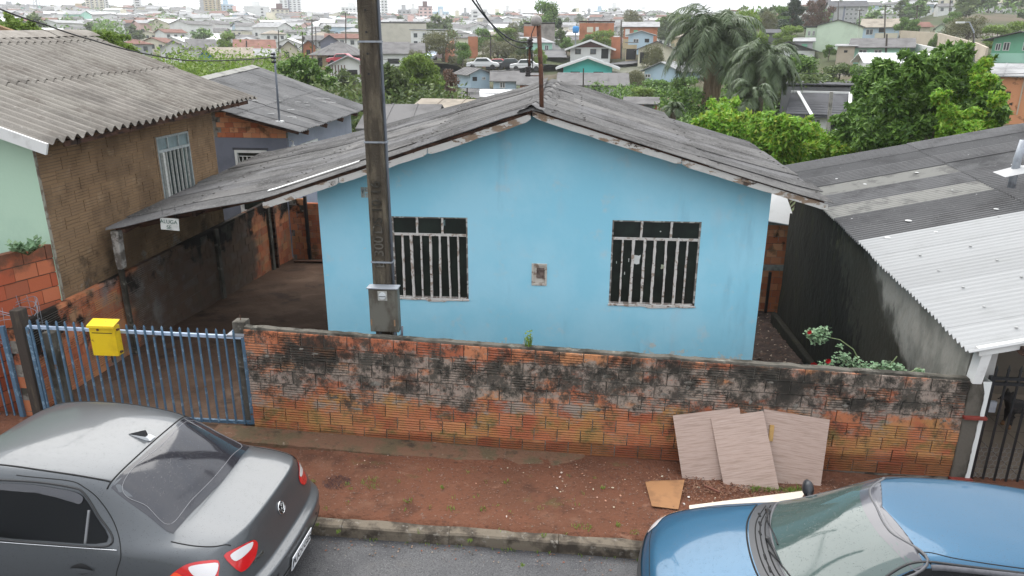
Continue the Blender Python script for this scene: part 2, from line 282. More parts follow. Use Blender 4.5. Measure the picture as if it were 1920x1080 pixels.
M['dirt'] = layered('damp_red_earth', (.14, .060, .036), [
    dict(col=(.115, .052, .032), s=1.1, lo=.42, hi=.62, d=9), dict(col=(.065, .032, .022), s=1.7, lo=.56, hi=.68, off=(3, 9, 1), a=.75, d=12), dict(col=(.25, .14, .095), s=6, lo=.60, hi=.70, off=(8, 2, 1), a=.6, d=12), dict(col=(.165, .085, .055), s=2.7, lo=.55, hi=.72, d=9, a=.8), dict(col=(.07, .035, .024), s=14, lo=.56, hi=.68, d=8, a=.7),
    dict(col=(.09, .085, .035), s=3.6, lo=.62, hi=.70, off=(5, 5, 1), a=.5, d=10)], rough=.93, bump=1, bscale=30, bdist=.03, spec=.12)
M['yard_left'] = layered('wet_brown_driveway', (.078, .048, .033), [dict(col=(.115, .076, .053), s=1.3, lo=.46, hi=.66, d=10), dict(col=(.045, .03, .022), s=2.4, lo=.5, hi=.7, off=(3, 4, 4), d=10)], rough=.9, bump=.8, bscale=22, bdist=.02, spec=.12)
M['yard_right'] = layered('dark_leaf_litter_soil', (.040, .024, .018), [dict(col=(.075, .042, .03), s=6, lo=.5, hi=.66, d=10), dict(col=(.02, .013, .011), s=3, lo=.5, hi=.7, off=(3, 4, 4))], rough=.9, bump=1, bscale=25, bdist=.03)
M['footing'] = layered('mossy_footing', (.14, .078, .05), [dict(col=(.10, .075, .045), s=4, lo=.46, hi=.60, d=12), dict(col=(.055, .04, .028), s=6, lo=.55, hi=.68, d=12, off=(3, 3, 3)), dict(col=(.24, .19, .15), s=11, lo=.62, hi=.72, d=9)], rough=.95, bump=.9, bscale=30, bdist=.02, spec=.15)
M['kerb'] = layered('worn_kerb_concrete', (.15, .125, .095), [dict(col=(.055, .045, .035), s=4, lo=.44, hi=.6, d=10), dict(col=(.22, .20, .17), s=14, lo=.56, hi=.7, d=8), dict(col=(.075, .085, .03), s=5, lo=.62, hi=.72, off=(4, 4, 4), a=.7)], rough=.92, bump=.8, bscale=40, spec=.2)
def asphalt():
    m = layered('wet_asphalt', (.088, .087, .089), [dict(col=(.052, .052, .056), s=1.2, lo=.42, hi=.65), dict(col=(.03, .03, .032), s=70, lo=.50, hi=.62, d=4, a=.8), dict(col=(.22, .215, .21), s=95, lo=.60, hi=.68, d=3, a=.8), dict(col=(.10, .085, .07), s=2.2, lo=.6, hi=.8, a=.5)], rough=.6, bump=1, bscale=110, bdist=.008, spec=.4)
    return m
M['asphalt'] = asphalt()
M['road_far'] = layered('far_road', (.075, .075, .08), [dict(col=(.10, .098, .095), s=.3, lo=.4, hi=.7)], rough=.8)
M['tile_floor'] = layered('beige_tile_floor', (.20, .16, .12), [dict(col=(.16, .125, .095), s=2, lo=.45, hi=.65)], rough=.35, spec=.5)
M['laminate'] = layered('wood_print_laminate', (.40, .295, .245), [dict(col=(.29, .205, .165), s=3, lo=.46, hi=.62, st=(1.2, 26, 1), d=6, a=.9), dict(col=(.47, .365, .31), s=4, lo=.52, hi=.66, st=(1, 34, 1), off=(2, 2, 2), a=.8)], rough=.55, spec=.35, coords='obj')
M['cardboard'] = layered('wet_cardboard', (.30, .15, .065), [dict(col=(.22, .11, .05), s=4, lo=.45, hi=.62)], rough=.85)
M['cream_board'] = layered('cream_board', (.66, .59, .48), [dict(col=(.58, .50, .40), s=4, lo=.5, hi=.7)], rough=.6)
M['terrain'] = layered('far_ground', (.055, .065, .03), [dict(col=(.10, .08, .055), s=.05, lo=.46, hi=.6, d=9), dict(col=(.04, .055, .022), s=.12, lo=.5, hi=.66, off=(9, 9, 0), d=9), dict(col=(.20, .19, .17), s=.03, lo=.55, hi=.65, off=(40, 9, 0), a=.6)], rough=.95, spec=.1)
M['hill'] = layered('wooded_hill', (.045, .07, .035), [dict(col=(.07, .09, .045), s=.006, lo=.45, hi=.6, d=10)], rough=1, spec=0)
def leafmat(name, cols, trans=.25, rough=.55):
    m = bpy.data.materials.new(name); m.use_nodes = True; N = m.node_tree.nodes; K = m.node_tree.links.new
    p = N['Principled BSDF']; p.inputs['Roughness'].default_value = rough; p.inputs['Specular IOR Level'].default_value = .3
    g = N.new('ShaderNodeNewGeometry'); r = N.new('ShaderNodeValToRGB')
    while len(r.color_ramp.elements) < len(cols): r.color_ramp.elements.new(.5)
    for i, c in enumerate(cols): r.color_ramp.elements[i].position = i/(len(cols)-1); r.color_ramp.elements[i].color = (*c, 1)
    K(g.outputs['Random Per Island'], r.inputs[0]); K(r.outputs[0], p.inputs['Base Color'])
    tr = N.new('ShaderNodeBsdfTranslucent'); K(r.outputs[0], tr.inputs[0]); mxs = N.new('ShaderNodeMixShader'); mxs.inputs[0].default_value = trans
    K(p.outputs[0], mxs.inputs[1]); K(tr.outputs[0], mxs.inputs[2]); K(mxs.outputs[0], N['Material Output'].inputs[0])
    return m
LM = dict(
    lime=leafmat('lime_leaves', [(.13, .28, .02), (.21, .40, .04), (.29, .48, .07), (.34, .38, .05), (.09, .21, .02), (.18, .36, .03)], .4),
    dark=leafmat('deep_green_leaves', [(.045, .10, .02), (.095, .18, .035), (.16, .28, .05), (.06, .12, .025), (.22, .35, .07)], .25),
    mid=leafmat('mid_green_leaves', [(.05, .085, .025), (.09, .13, .035), (.13, .17, .05), (.06, .10, .03)], .25),
    olive=leafmat('olive_leaves', [(.09, .095, .04), (.13, .13, .055), (.16, .16, .07), (.075, .085, .035)], .25),
    deep=leafmat('dark_conifer_leaves', [(.02, .04, .02), (.035, .06, .028), (.05, .08, .035)], .15),
    red=leafmat('reddish_leaves', [(.11, .055, .04), (.15, .08, .05), (.08, .06, .035)], .2),
    palm=leafmat('palm_fronds', [(.045, .075, .03), (.075, .11, .045), (.11, .15, .07), (.06, .09, .04)], .2, .4),
    straw=leafmat('dead_fronds', [(.42, .31, .20), (.28, .20, .13), (.52, .40, .28)], .15, .8),
    rose=leafmat('rose_leaves', [(.14, .24, .12), (.20, .32, .18), (.25, .34, .2), (.10, .19, .09)], .25, .5),
    bright=leafmat('yellow_green_leaves', [(.10, .17, .025), (.16, .25, .04), (.22, .30, .06), (.08, .13, .02)], .35))
M['bark'] = layered('bark', (.12, .095, .07), [dict(col=(.06, .048, .036), s=8, lo=.45, hi=.6)], rough=.95)
M['wood_pole'] = layered('dark_wood_pole', (.06, .05, .042), [dict(col=(.10, .085, .07), s=6, lo=.5, hi=.7, st=(1, 1, .2))], rough=.9)
M['cable'] = layered('black_cable', (.02, .02, .022), rough=.6)
# ================================================================ ground near the camera
def street_z(x): return -.02-.025*max(-9, min(9, x))
def dirt_z(x, y): return street_z(x)+.010-.035*max(0, min(1, (y-6.1)/.7))-.03*max(0, min(1, (5.605-y)/.03))
def wall_base_z(x): return .005-.025*x
def yard_z(x, y):
    l = np.interp(y, [6.8, 7.2, 9.8, 15.2, 20], [.10, .10, .05, -.29, -.5]); r = np.interp(y, [6.8, 7.2, 11, 15, 20], [-.15, -.2, -.78, -.95, -1.1])
    t = max(0, min(1, (x+3.4)/6.5)); return l+(r-l)*t
def sheet_grid(name, mat, x0, x1, y0, y1, zf, nx, ny, rough=0, kind='structure', fs=3, seed=0):
    mb = MB(); vs = []
    for j in range(ny+1):
        for i in range(nx+1):
            x = x0+(x1-x0)*i/nx; y = y0+(y1-y0)*j/ny
            vs.append((x, y, zf(x, y)+rough*fbm(x+seed, y, 0, fs)))
    fs_ = [(j*(nx+1)+i, j*(nx+1)+i+1, (j+1)*(nx+1)+i+1, (j+1)*(nx+1)+i) for j in range(ny) for i in range(nx)]
    mb.add(vs, fs_); o = mb.build(name, mat, smooth=True, recalc=False); o['kind'] = kind; return o
sheet_grid('road', M['asphalt'], -40, 40, -9, 5.50, lambda x, y: street_z(x)-.135-.012*(5.5-y), 160, 60, .004)
sheet_grid('sidewalk_earth', M['dirt'], -9, 9, 5.57, 7.1, dirt_z, 240, 90, .018, fs=4)
sheet_grid('driveway', M['yard_left'], -6.2, -3.0, 6.9, 15.6, yard_z, 60, 110, .02, fs=2.5)
sheet_grid('side_yard_soil', M['yard_right'], 2.3, 4.3, 7.06, 15.6, yard_z, 60, 160, .04, fs=5)
sheet_grid('front_yard_soil', M['yard_left'], -3.0, 2.3, 7.05, 9.4, yard_z, 60, 40, .02)
# kerb stones laid end to end
kmesh = {}
x = -9.0; i = 0
while x < 9:
    w = .996; mb = MB(); z0 = 0
    n = 10; vs = []; prof = [(5.475, -.32), (5.475, -.02), (5.49, -.004), (5.565, .004), (5.60, .0), (5.60, -.32)]
    for k in range(n+1):
        for (yy, zz) in prof:
            vs.append((k/n*w, yy+.006*fbm(x+k/n, zz*3, 1, 4), zz+.006*fbm(x+k/n, yy*3, 5, 4)))
    m_ = len(prof); fs = [(k*m_+j, k*m_+j+1, (k+1)*m_+j+1, (k+1)*m_+j) for k in range(n) for j in range(m_-1)]+[tuple(range(m_)), tuple(range(n*m_, n*m_+m_))[::-1]]
    mb.add(vs, fs); o = mb.build('kerb_stone', M['kerb']); o.location = (x, .03*math.sin(i*1.7)*.2, street_z(x+.5)+.0); o.rotation_euler = (0, .025, 0); o['kind'] = 'structure'
    x += 1.0; i += 1
# ================================================================ brick front wall
def brick_mesh(name, L, Hh, T, grooves=5, depth=.011, gw=.7):
    mb = MB(); prof = []
    if grooves:
        n = grooves
        for k in range(n):
            a = Hh*k/n; b = Hh*(k+1)/n; g = Hh*.036
            prof += [(0, a+g if k else a), (0, b-g if k < n-1 else b)]
            if k < n-1: prof += [(depth, b-g*gw), (depth, b+g*gw)]
    else: prof = [(0, 0), (0, Hh)]
    P = [(x, y, z) for x in (0, L) for (y, z) in prof+[(T, Hh), (T, 0)]]
    m_ = len(prof)+2; fs = [tuple(range(m_))[::-1], tuple(range(m_, 2*m_))]+[(j, (j+1) % m_, m_+(j+1) % m_, m_+j) for j in range(m_)]
    mb.add(P, fs); return mb.mesh(name)
WX0, WX1, WY = -3.47, 4.13, 7.0
wall = thing('brick_garden_wall', 'low old brick wall along the pavement, blackened with lichen on its upper courses', 'wall', (0, 0, 0))
bA = brick_mesh('b', .243, .136, .115, 5, .018, 1.05); bB = brick_mesh('b', .243, .136, .115, 0); bH = brick_mesh('b', .118, .136, .115, 5, .018, 1.05)
for me in (bA, bB, bH): me.materials.append(M['wall_brick'])
NC = 8
def wallz(x, t):  # t 0..1 from base to top
    b = np.interp(x, [-3.49, -.54, 4.22], [.075, -.04, -.12]); tp = np.interp(x, [-3.44, -.55, 4.08], [1.31, 1.19, 1.01]); return b+(tp-b)*t
nb = 0
for c in range(NC):
    x = WX0 + (0 if c % 2 else .0); first = c % 2 == 1
    while x < WX1-.04:
        L = .118 if first else .243
        if not first and x+.243 > WX1: L = .118
        first = False
        o = bpy.data.objects.new('brick', bH if L < .2 else (bB if (c >= 4 and random.random() < .72) else bA)); COL.objects.link(o); o.parent = wall
        xc = x+L/2; h = (wallz(xc, 1)-wallz(xc, 0))/NC
        o.location = (x, WY+random.uniform(-.004, .004)-(random.random() < .06)*.006, wallz(x, c/NC)+.005); o.scale = (1, 1, (h-.011)/.136)
        o.rotation_euler = (random.uniform(-.01, .01), -math.atan2(wallz(x+.3, c/NC)-wallz(x, c/NC), .3), random.uniform(-.008, .008)); nb += 1
        x += L+.0105
mb = MB(); n = 40
for (a, b) in [(WX0+.003, WX1-.003)]:
    vs = []
    for k in range(n+1):
        x = a+(b-a)*k/n
        vs += [(x, WY+.014, wallz(x, 0)-.3), (x, WY+.11, wallz(x, 0)-.3), (x, WY+.11, wallz(x, 1)-.006), (x, WY+.014, wallz(x, 1)-.006)]
    fs = [(4*k+j, 4*k+(j+1) % 4, 4*k+4+(j+1) % 4, 4*k+4+j) for k in range(n) for j in range(4)]+[(0, 1, 2, 3), (4*n+3, 4*n+2, 4*n+1, 4*n)]
    mb.add(vs, fs)
mb.build('mortar_bed', M['mortar'], wall)
mb = MB(); n = 160; vs = []
for k in range(n+1):
    x = WX0+(WX1-WX0)*k/n; t = .012+.010*fbm(x, 0, 3, 5); e = .006*fbm(x, 2, 3, 9)
    vs += [(x, WY+.012+e+.004, wallz(x, 1)-.003), (x, WY+.022+e, wallz(x, 1)+t+.006), (x, WY+.095, wallz(x, 1)+t+.008+.006*fbm(x, 7, 1, 7)), (x, WY+.128, wallz(x, 1)-.002)]
fs = [(4*k+j, 4*k+j+1, 4*k+5+j, 4*k+4+j) for k in range(n) for j in range(3)]+[(4*k+3, 4*k, 4*k+4, 4*k+7) for k in range(n)]
mb.add(vs, fs); mb.build('mortar_cap', M['conc_dark'], wall, smooth=False)
# mortar smears that stand proud of the upper courses
def blob_patch(mb, c, rx, rz, n=14, y=-.004):
    vs = [c]; 
    for k in range(n):
        a = 2*math.pi*k/n; r = 1+.45*fbm(c[0]*5+math.cos(a), c[2]*5+math.sin(a), 1, 1.5)
        vs.append((c[0]+rx*r*math.cos(a), c[1]+.006, c[2]+rz*r*math.sin(a)))
    mb.add(vs, [(0, 1+k, 1+(k+1) % n) for k in range(n)])
mb = MB()
for _ in range(26):
    x = random.uniform(WX0+.15, WX1-.15); t = random.choice([.35, .5, .62, .62, .74, .8])+random.uniform(-.06, .06)
    blob_patch(mb, (x, WY-.007, wallz(x, t)), random.uniform(.02, .075), random.uniform(.01, .028))
o = mb.build('mortar_smear', M['mortar'], wall, recalc=False); o['kind'] = 'stuff'
# pier at the right end with white render edge
p = MB().box((4.13, 6.985, -.45), (4.30, 7.13, .99)).build('end_pier', M['conc_dark'], wall, bevel=.012)
# footing strip
mb = MB(); n = 90; vs = []
for k in range(n+1):
    x = -3.9+4.2*k/n; wob = .03*fbm(x, 0, 0, 2.2)+.014*fbm(x, 1, 0, 9); zt = wallz(x, 0)+.04-.035*(k/n); end = .26*(1-max(0, (k/n-.9)*10)**2)+.005
    yf = 7.0-end+wob*.8; zb = street_z(x)+.0
    vs += [(x, yf-.01, zb-.06), (x, yf, zt-.02-.3*abs(wob)), (x, yf+.035, zt), (x, 7.01, zt+.015)]
fs = [(4*k+j, 4*k+j+1, 4*k+5+j, 4*k+4+j) for k in range(n) for j in range(3)]+[(0, 1, 2, 3), (4*n+3, 4*n+2, 4*n+1, 4*n)]
mb.add(vs, fs); o = mb.build('concrete_footing', M['footing']); tag(o, 'rough mossy concrete footing ledge below the brick garden wall', 'footing')
# weed on the wall
def grass_mb(mb, c, n, h, spread, w=.004, lean=.5):
    for _ in range(n):
        a = random.uniform(0, 6.28); r = spread*math.sqrt(random.random()); b = Vector(c)+Vector((r*math.cos(a), r*math.sin(a), 0)); hh = h*random.uniform(.5, 1)
        a2 = random.uniform(0, 6.28); d = Vector((math.cos(a2), math.sin(a2), 0)); s = d.cross(Vector((0, 0, 1)))*w
        t = b+Vector((0, 0, hh))+d*hh*lean*random.uniform(.3, 1); m_ = (b+t)/2+Vector((0, 0, hh*.12))
        mb.add([b-s, b+s, m_+s*.8, m_-s*.8, t], [(0, 1, 2, 3), (3, 2, 4)])
mb = MB(); grass_mb(mb, (-.38, 7.07, wallz(-.38, 1)+.005), 26, .17, .04, .005, .35)
for k in range(14): 
    a = random.uniform(0, 6.28); c = Vector((-.38+.03*math.cos(a), 7.07+.03*math.sin(a), wallz(-.38, 1)+random.uniform(.06, .2))); s = .016
    mb.quad(c+Vector((-s, 0, 0)), c+Vector((0, -s, s*.5)), c+Vector((s, 0, .3*s)), c+Vector((0, s, s)))
tag(mb.build('wall_weed', LM['bright'], recalc=False), 'small green weed sprouting from the top of the brick garden wall', 'weed')

# ================================================================ main blue house
HX0, HX1, HY0, HY1 = -3.35, 2.575, 9.3, 13.7
AX = -.47
FX = [-6.05, -5.0, -3.9, -.47, 3.13]; FZ = [1.90, 2.155, 2.36, 3.50, 2.43]
BX = [-5.61, -3.89, -.22, .93, 3.35]; BZ = [2.19, 2.60, 3.66, 3.31, 2.58]
def roofz(X, Y):
    t = (Y-8.9)/5.1; xb = X + (.44*(1-(X+6.05)/5.6) if X < -.47 else .22)*1.0
    zf = np.interp(X, FX, FZ); zb = np.interp(xb if X < AX else X+.22*(1-(X+.47)/3.6), BX, BZ)
    sag = -.055*math.exp(-((t-.42)/.25)**2)*(1-min(1, abs(X-AX)/3.5)) - .03*math.sin(min(1, max(0, (X-AX)/3.6))*math.pi)*math.sin(math.pi*max(0, min(1, t)))
    return zf+(zb-zf)*t + sag + .012*fbm(X, Y, 0, .9)
house = thing('blue_house', 'single storey sky blue plastered house with two barred windows and a sagging grey roof', 'house', (0, 0, 0))
# walls: front gable with two window holes
WINS = [(-2.36, -1.33, .92, 2.07), (.585, 1.735, .92, 2.08)]
NICHE = (-.55+.12, -.28+.08, 1.20, 1.52)
nL = at(997, 494, Y=9.29); nR = at(1025, 536, Y=9.29)
NICHE = (nL.x, nR.x, nR.z, nL.z)
def wtop(x, y=9.3): return roofz(x, y)-.10
xs = sorted(set([HX0, HX1, AX]+[w[0] for w in WINS]+[w[1] for w in WINS]+[NICHE[0], NICHE[1]]+list(np.arange(-3, 2.5, .4))))
mb = MB()
T = .15
def wallcol(xa, xb, za0, za1, zb0, zb1):
    mb.prism([(xa, HY0, za0), (xb, HY0, zb0), (xb, HY0, zb1), (xa, HY0, za1)], (0, T, 0))
for xa, xb in zip(xs[:-1], xs[1:]):
    if xb-xa < 1e-4: continue
    xm = (xa+xb)/2; holes = [(w[2], w[3]) for w in WINS+[NICHE] if w[0] < xm < w[1]]
    zb = -.6
    if holes:
        h = holes[0]; wallcol(xa, xb, zb, h[0], zb, h[0]); wallcol(xa, xb, h[1], wtop(xa), h[1], wtop(xb))
    else: wallcol(xa, xb, zb, wtop(xa), zb, wtop(xb))
bm = bmesh.new(); me = mb.mesh(); bm.from_mesh(me); bmesh.ops.remove_doubles(bm, verts=bm.verts, dist=.0005)
# drop interior faces shared by two prisms
bmesh.ops.recalc_face_normals(bm, faces=bm.faces)
seen = {}
for f in bm.faces:
    k = tuple(sorted(v.index for v in f.verts)); seen.setdefault(k, []).append(f)
bmesh.ops.delete(bm, geom=[f for fl in seen.values() if len(fl) > 1 for f in fl], context='FACES_ONLY'); bm.to_mesh(me); bm.free()
mkobj('front_wall', me, M['blue_plaster'], house, recalc=True)
def sidewall(x0, x1):
    mb = MB(); ys = np.linspace(HY0+T, HY1, 10)
    for a, b in zip(ys[:-1], ys[1:]): mb.prism([(x0, a, -1.3), (x0, b, -1.3), (x0, b, roofz((x0+x1)/2, b)-.08), (x0, a, roofz((x0+x1)/2, a)-.08)], (x1-x0, 0, 0))
    return mb
for (a, b) in ((HX0, HX0+T), (HX1-T, HX1)): sidewall(a, b).build('side_wall', M['blue_plaster'], house)
mb = MB(); xl = np.linspace(HX0+T, HX1-T, 16)
for a, b in zip(xl[:-1], xl[1:]): mb.prism([(a, HY1-T, -1.3), (b, HY1-T, -1.3), (b, HY1-T, roofz(b, HY1)-.1), (a, HY1-T, roofz(a, HY1)-.1)], (0, T, 0))
mb.build('back_wall', M['blue_plaster'], house)
MB().box((HX0+T, HY0+T, -.3), (HX1-T, HY1-T, 0.0)).build('floor_slab', M['concrete'], house)
# ---- windows
def window(wx0, wx1, wz0, wz1, holes):
    fr = MB(); y0, y1 = HY0+.012, HY0+.05; zt = wz1-(wz1-wz0)*.215
    for a, b in (((wx0, y0, wz0), (wx0+.022, y1, wz1)), ((wx1-.022, y0, wz0), (wx1, y1, wz1)), ((wx0+.022, y0, wz1-.02), (wx1-.022, y1, wz1)), ((wx0+.022, y0, wz0), (wx1-.022, y1, wz0+.022))): fr.box(a, b)
    win = fr.build('window', M['frame_dark'], house)
    MB().box((wx0+.022, y0-.006, zt-.016), (wx1-.022, y1-.005, zt+.016)).build('transom', M['bar_white'], win, bevel=.004)
    def bar(xa, za, xb, zb, w):
        mb = MB(); n = 12; vs = []
        for k in range(n+1):
            t = k/n; x = xa+(xb-xa)*t; z = za+(zb-za)*t; ww = w*(1+.35*fbm(xa*9, z*14, 0, 1)); o_ = .004*fbm(xa*5, z*10, 3, 1)
            vs += [(x-ww/2+o_, y0-.012, z), (x+ww/2+o_, y0-.012, z), (x+ww/2+o_, y0+.02, z), (x-ww/2+o_, y0+.02, z)]
        fs = [(4*k+j, 4*k+(j+1) % 4, 4*k+4+(j+1) % 4, 4*k+4+j) for k in range(n) for j in range(4)]+[(0, 1, 2, 3), (4*n+3, 4*n+2, 4*n+1, 4*n)]
        mb.add(vs, fs); mb.build('glazing_bar', M['bar_white'], win)
    W_ = wx1-wx0
    for k in (1, 2): bar(wx0+W_*k/3, zt+.012, wx0+W_*k/3+.004, wz1-.01, .026)
    nbar = 8
    for k in range(1, nbar): bar(wx0+.01+(W_-.02)*k/nbar+random.uniform(-.008, .008), wz0+.012, wx0+.01+(W_-.02)*k/nbar+random.uniform(-.008, .008), zt-.012, random.choice([.02, .026, .03, .034]))
    for k in range(3):
        MB().box((wx0+W_*k/3+.004, HY0+.034, zt+.004), (wx0+W_*(k+1)/3-.004, HY0+.040, wz1-.006)).build('pane', M['glass_dark'], win)
    for k in range(nbar):
        MB().box((wx0+W_*k/nbar+.002, HY0+.034+.002*(k % 2), wz0+.01), (wx0+W_*(k+1)/nbar-.002, HY0+.040+.002*(k % 2), zt-.005)).build('pane', M['glass_dark'], win)
    for (u, v, w, h, mt) in holes:
        c = (wx0+W_*u, HY0+.026, wz0+(wz1-wz0)*v); mb = MB(); n = 16; vs = [c]
        for k in range(n):
            a = 2*math.pi*k/n; r = 1+.35*fbm(u*20+math.cos(a), v*9+math.sin(a), 4, 2); vs.append((c[0]+w*r*max(-.8, min(.8, math.cos(a)*1.2)), c[1], c[2]+h*r*max(-.8, min(.8, math.sin(a)*1.2))))
        mb.add(vs, [(0, 1+(k+1) % n, 1+k) for k in range(n)]); mb.build('patch', mt, win, recalc=False)
    # crumbling sill plaster
    mb = MB(); n = 24; vs = []
    for k in range(n+1):
        x = wx0-.01+(W_+.02)*k/n; d = .02+.018*abs(fbm(x, 5, 2, 4))+(.02 if abs(k/n-.55) < .12 else 0)
        vs += [(x, HY0-.012, wz0-d), (x, HY0-.014, wz0-.002), (x, HY0+.03, wz0+.004)]
    mb.add(vs, [(3*k+j, 3*k+j+1, 3*k+4+j, 3*k+3+j) for k in range(n) for j in range(2)]); mb.build('sill', M['bar_white'], win, recalc=False)
    # thin reveal plaster line
    return win
w1 = window(*WINS[0], [(.68, .93, .03, .045, flat((.16, .24, .25), .4, .3, 30))])
w2 = window(*WINS[1], [(.30, .535, .055, .075, M['paper']), (.60, .46, .024, .038, flat((.48, .52, .38), .8, .2, 20)), (.21, .53, .006, .03, M['paper']), (.17, .37, .006, .025, M['paper']), (.07, .50, .005, .02, M['paper']), (.62, .58, .006, .022, M['paper']), (.55, .875, .01, .009, M['paper']), (.76, .80, .014, .008, M['paper'])])
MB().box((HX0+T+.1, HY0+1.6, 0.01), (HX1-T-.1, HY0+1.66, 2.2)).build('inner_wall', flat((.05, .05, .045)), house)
# ---- meter niche on the facade
x0, x1, z0, z1 = NICHE
mb = MB(); y0, y1 = HY0-.012, HY0+.05
mb.box((x0-.0, y0, z0), (x0+.028, y1, z1)).box((x1-.028, y0, z0), (x1, y1, z1)).box((x0+.028, y0, z1-.03), (x1-.028, y1, z1)).box((x0+.028, y0, z0), (x1-.028, y1, z0+.03)).box((x0+.028, HY0+.008, z0+.03), (x1-.028, y1, z1-.03))
nb_ = mb.build('meter_niche', layered('rusty_white_enamel', (.50, .47, .42), [dict(col=(.26, .20, .16), s=14, lo=.52, hi=.6, d=10)], rough=.6), house, bevel=.004)
cx = (x0+x1)/2
MB().box((cx-.035, HY0+.0, z0+.10), (cx+.065, HY0+.014, z1-.06)).build('viewing_pane', layered('brown_pane', (.07, .05, .045), [dict(col=(.2, .16, .14), s=8, lo=.5, hi=.7)], rough=.3), nb_)
# ---- street number plate half hidden behind the pole
pl = at(676, 351, Y=9.29); pr_ = at(704, 371, Y=9.29)
pb = MB().box((pl.x, HY0-.006, pr_.z), (pl.x+.05, HY0-.0005, pl.z)).box((pl.x+.055, HY0-.006, pr_.z+.07), (pr_.x+.07, HY0-.0005, pl.z)).box((pl.x+.06, HY0-.006, pr_.z), (pr_.x+.07, HY0-.0005, pr_.z+.06)).build('notice_plate', flat((.36, .40, .38), .7, .3, 20), house)
TX = Matrix.Rotation(R(90), 4, 'X')
text_mesh('lettering', 'CASA', .05, flat((.12, .17, .18), .8, 0), Matrix.Translation((pl.x+.12, HY0-.008, pl.z-.035)) @ TX, pb, .001)
text_mesh('lettering', '2', .04, flat((.12, .17, .18), .8, 0), Matrix.Translation((pl.x+.12, HY0-.008, pr_.z+.03)) @ TX, pb, .001)
mb = MB(); 
for dx in (.012, .025, .038): mb.tube([(pl.x+dx, HY0-.008, pl.z-.03), (pl.x+.025, HY0-.008, pr_.z+.05)], .003, 5)
mb.build('logo_strokes', flat((.12, .17, .18), .8, 0), pb)

# ---- corrugated roofing
def sheet(name, P, u0, u1, v0, v1, pitch, amp, mat, parent, nu=4, spw=6, phase=0, lift=0, thick=.006, corners=True, tilt=0):
    """P(u,v)->(x,y,z); waves run along u and repeat along v"""
    nv = max(2, int(round((v1-v0)/pitch*spw))); vs = []
    for i in range(nu+1):
        u = u0+(u1-u0)*i/nu
        for j in range(nv+1):
            v = v0+(v1-v0)*j/nv; p = Vector(P(u, v)); p.z += amp*math.cos(2*math.pi*(v+phase)/pitch)+lift+tilt*(j/nv-.5); vs.append(p)
    w = nv+1; fs = [(i*w+j, (i+1)*w+j, (i+1)*w+j+1, i*w+j+1) for i in range(nu) for j in range(nv)]
    n = len(vs); vs += [v-Vector((0, 0, thick)) for v in vs]
    fs += [tuple(n+k for k in f[::-1]) for f in fs]
    for i in range(nu): fs += [(i*w, i*w+n, (i+1)*w+n, (i+1)*w)]; fs += [(i*w+nv, (i+1)*w+nv, (i+1)*w+nv+n, i*w+nv+n)]
    for j in range(nv): fs += [(j, j+1, j+1+n, j+n), (nu*w+j, nu*w+j+n, nu*w+j+1+n, nu*w+j+1)]
    mb = MB().add(vs, fs); return mb.build(name, mat, parent, smooth=False, recalc=False)
roof = bpy.data.objects.new('roof', None); COL.objects.link(roof); roof.parent = house
for xx in (-5.9, -4.9, -3.9, -2.8, -1.7, -.6, .5, 1.6, 2.9):
    pn = MB()
    for (ya, yb) in ((8.92, 11.4), (11.4, 13.98)): pn.beam((xx, ya, roofz(xx, ya)-.055), (xx, yb, roofz(xx, yb)-.055), .05, .06)
    pn.build('purlin', M['rot_wood'], roof)
ys = [8.86+.514*k for k in range(11)]
def PR(u, v): return (u, v, roofz(u, v))
rowsR = [(-.50, .10), (.04, 1.75), (1.68, 3.22)]; rowsL = [(-.44, -1.95), (-1.88, -3.75), (-3.68, -5.15), (-5.05, -6.12)]
for (u0, u1) in rowsR+rowsL:
    for a, b in zip(ys[:-1], ys[1:]):
        if (u0, u1) == rowsR[-1] and a > 13.3: continue
        lift = .018+.012*((ys.index(a)) % 2)+random.uniform(0, .006)+(.02 if abs(u0) < .6 else 0)*(u0 < 0 or u0 > 0)*.6
        d = random.uniform(-.03, .03) if abs(u1) > .2 and abs(u1) > 3 else 0
        sheet('roof_sheet', PR, u0, u1+d, a-.012, b+.02, .0625, .013, M['roof_old'], roof, nu=4, spw=5, lift=lift, tilt=random.uniform(-.012, .016))
# ridge cap: curved pieces lapping each other
for k in range(9):
    y0 = 8.82+k*.575; mb = MB(); vs = []; nS = 10
    for jj, yy in enumerate((y0, y0+.3, y0+.63)):
        x_r = AX+(yy-8.9)*.045; 
        for s_ in range(nS+1):
            t = -1+2*s_/nS; xx = x_r+.17*t; zz = roofz(x_r, yy)-.055*abs(t)**1.2*1.5+.055+.012*(2-jj)*.5+.01*math.cos(t*7)
            if abs(t) > .99: zz -= .02
            vs.append((xx, yy, zz))
    w = nS+1; n0 = len(vs); fs = [(i*w+j, i*w+j+1, (i+1)*w+j+1, (i+1)*w+j) for i in range(2) for j in range(nS)]
    mb.add(vs, fs); o = mb.build('ridge_tile', M['roof_old'], roof, smooth=True, recalc=False); so = o.modifiers.new('s', 'SOLIDIFY'); so.thickness = .008
# roofing nails
mb = MB()
for (rows, sgn) in ((rowsR, 1), (rowsL, -1)):
    for (u0, u1) in rows:
        for uu in (u0+.12*sgn, u1-.12*sgn) if abs(u1) > .2 else (u0+.3,):
            for yv in np.arange(8.98, 13.9, .257):
                if random.random() < .55: mb.lathe([(.018, 0), (.016, .007), (.005, .010)], (uu+random.uniform(-.02, .02), yv, roofz(uu, yv)+.052), 6)
o = mb.build('roofing_nails', flat((.03, .025, .022), .7, .3), roof); o['kind'] = 'stuff'
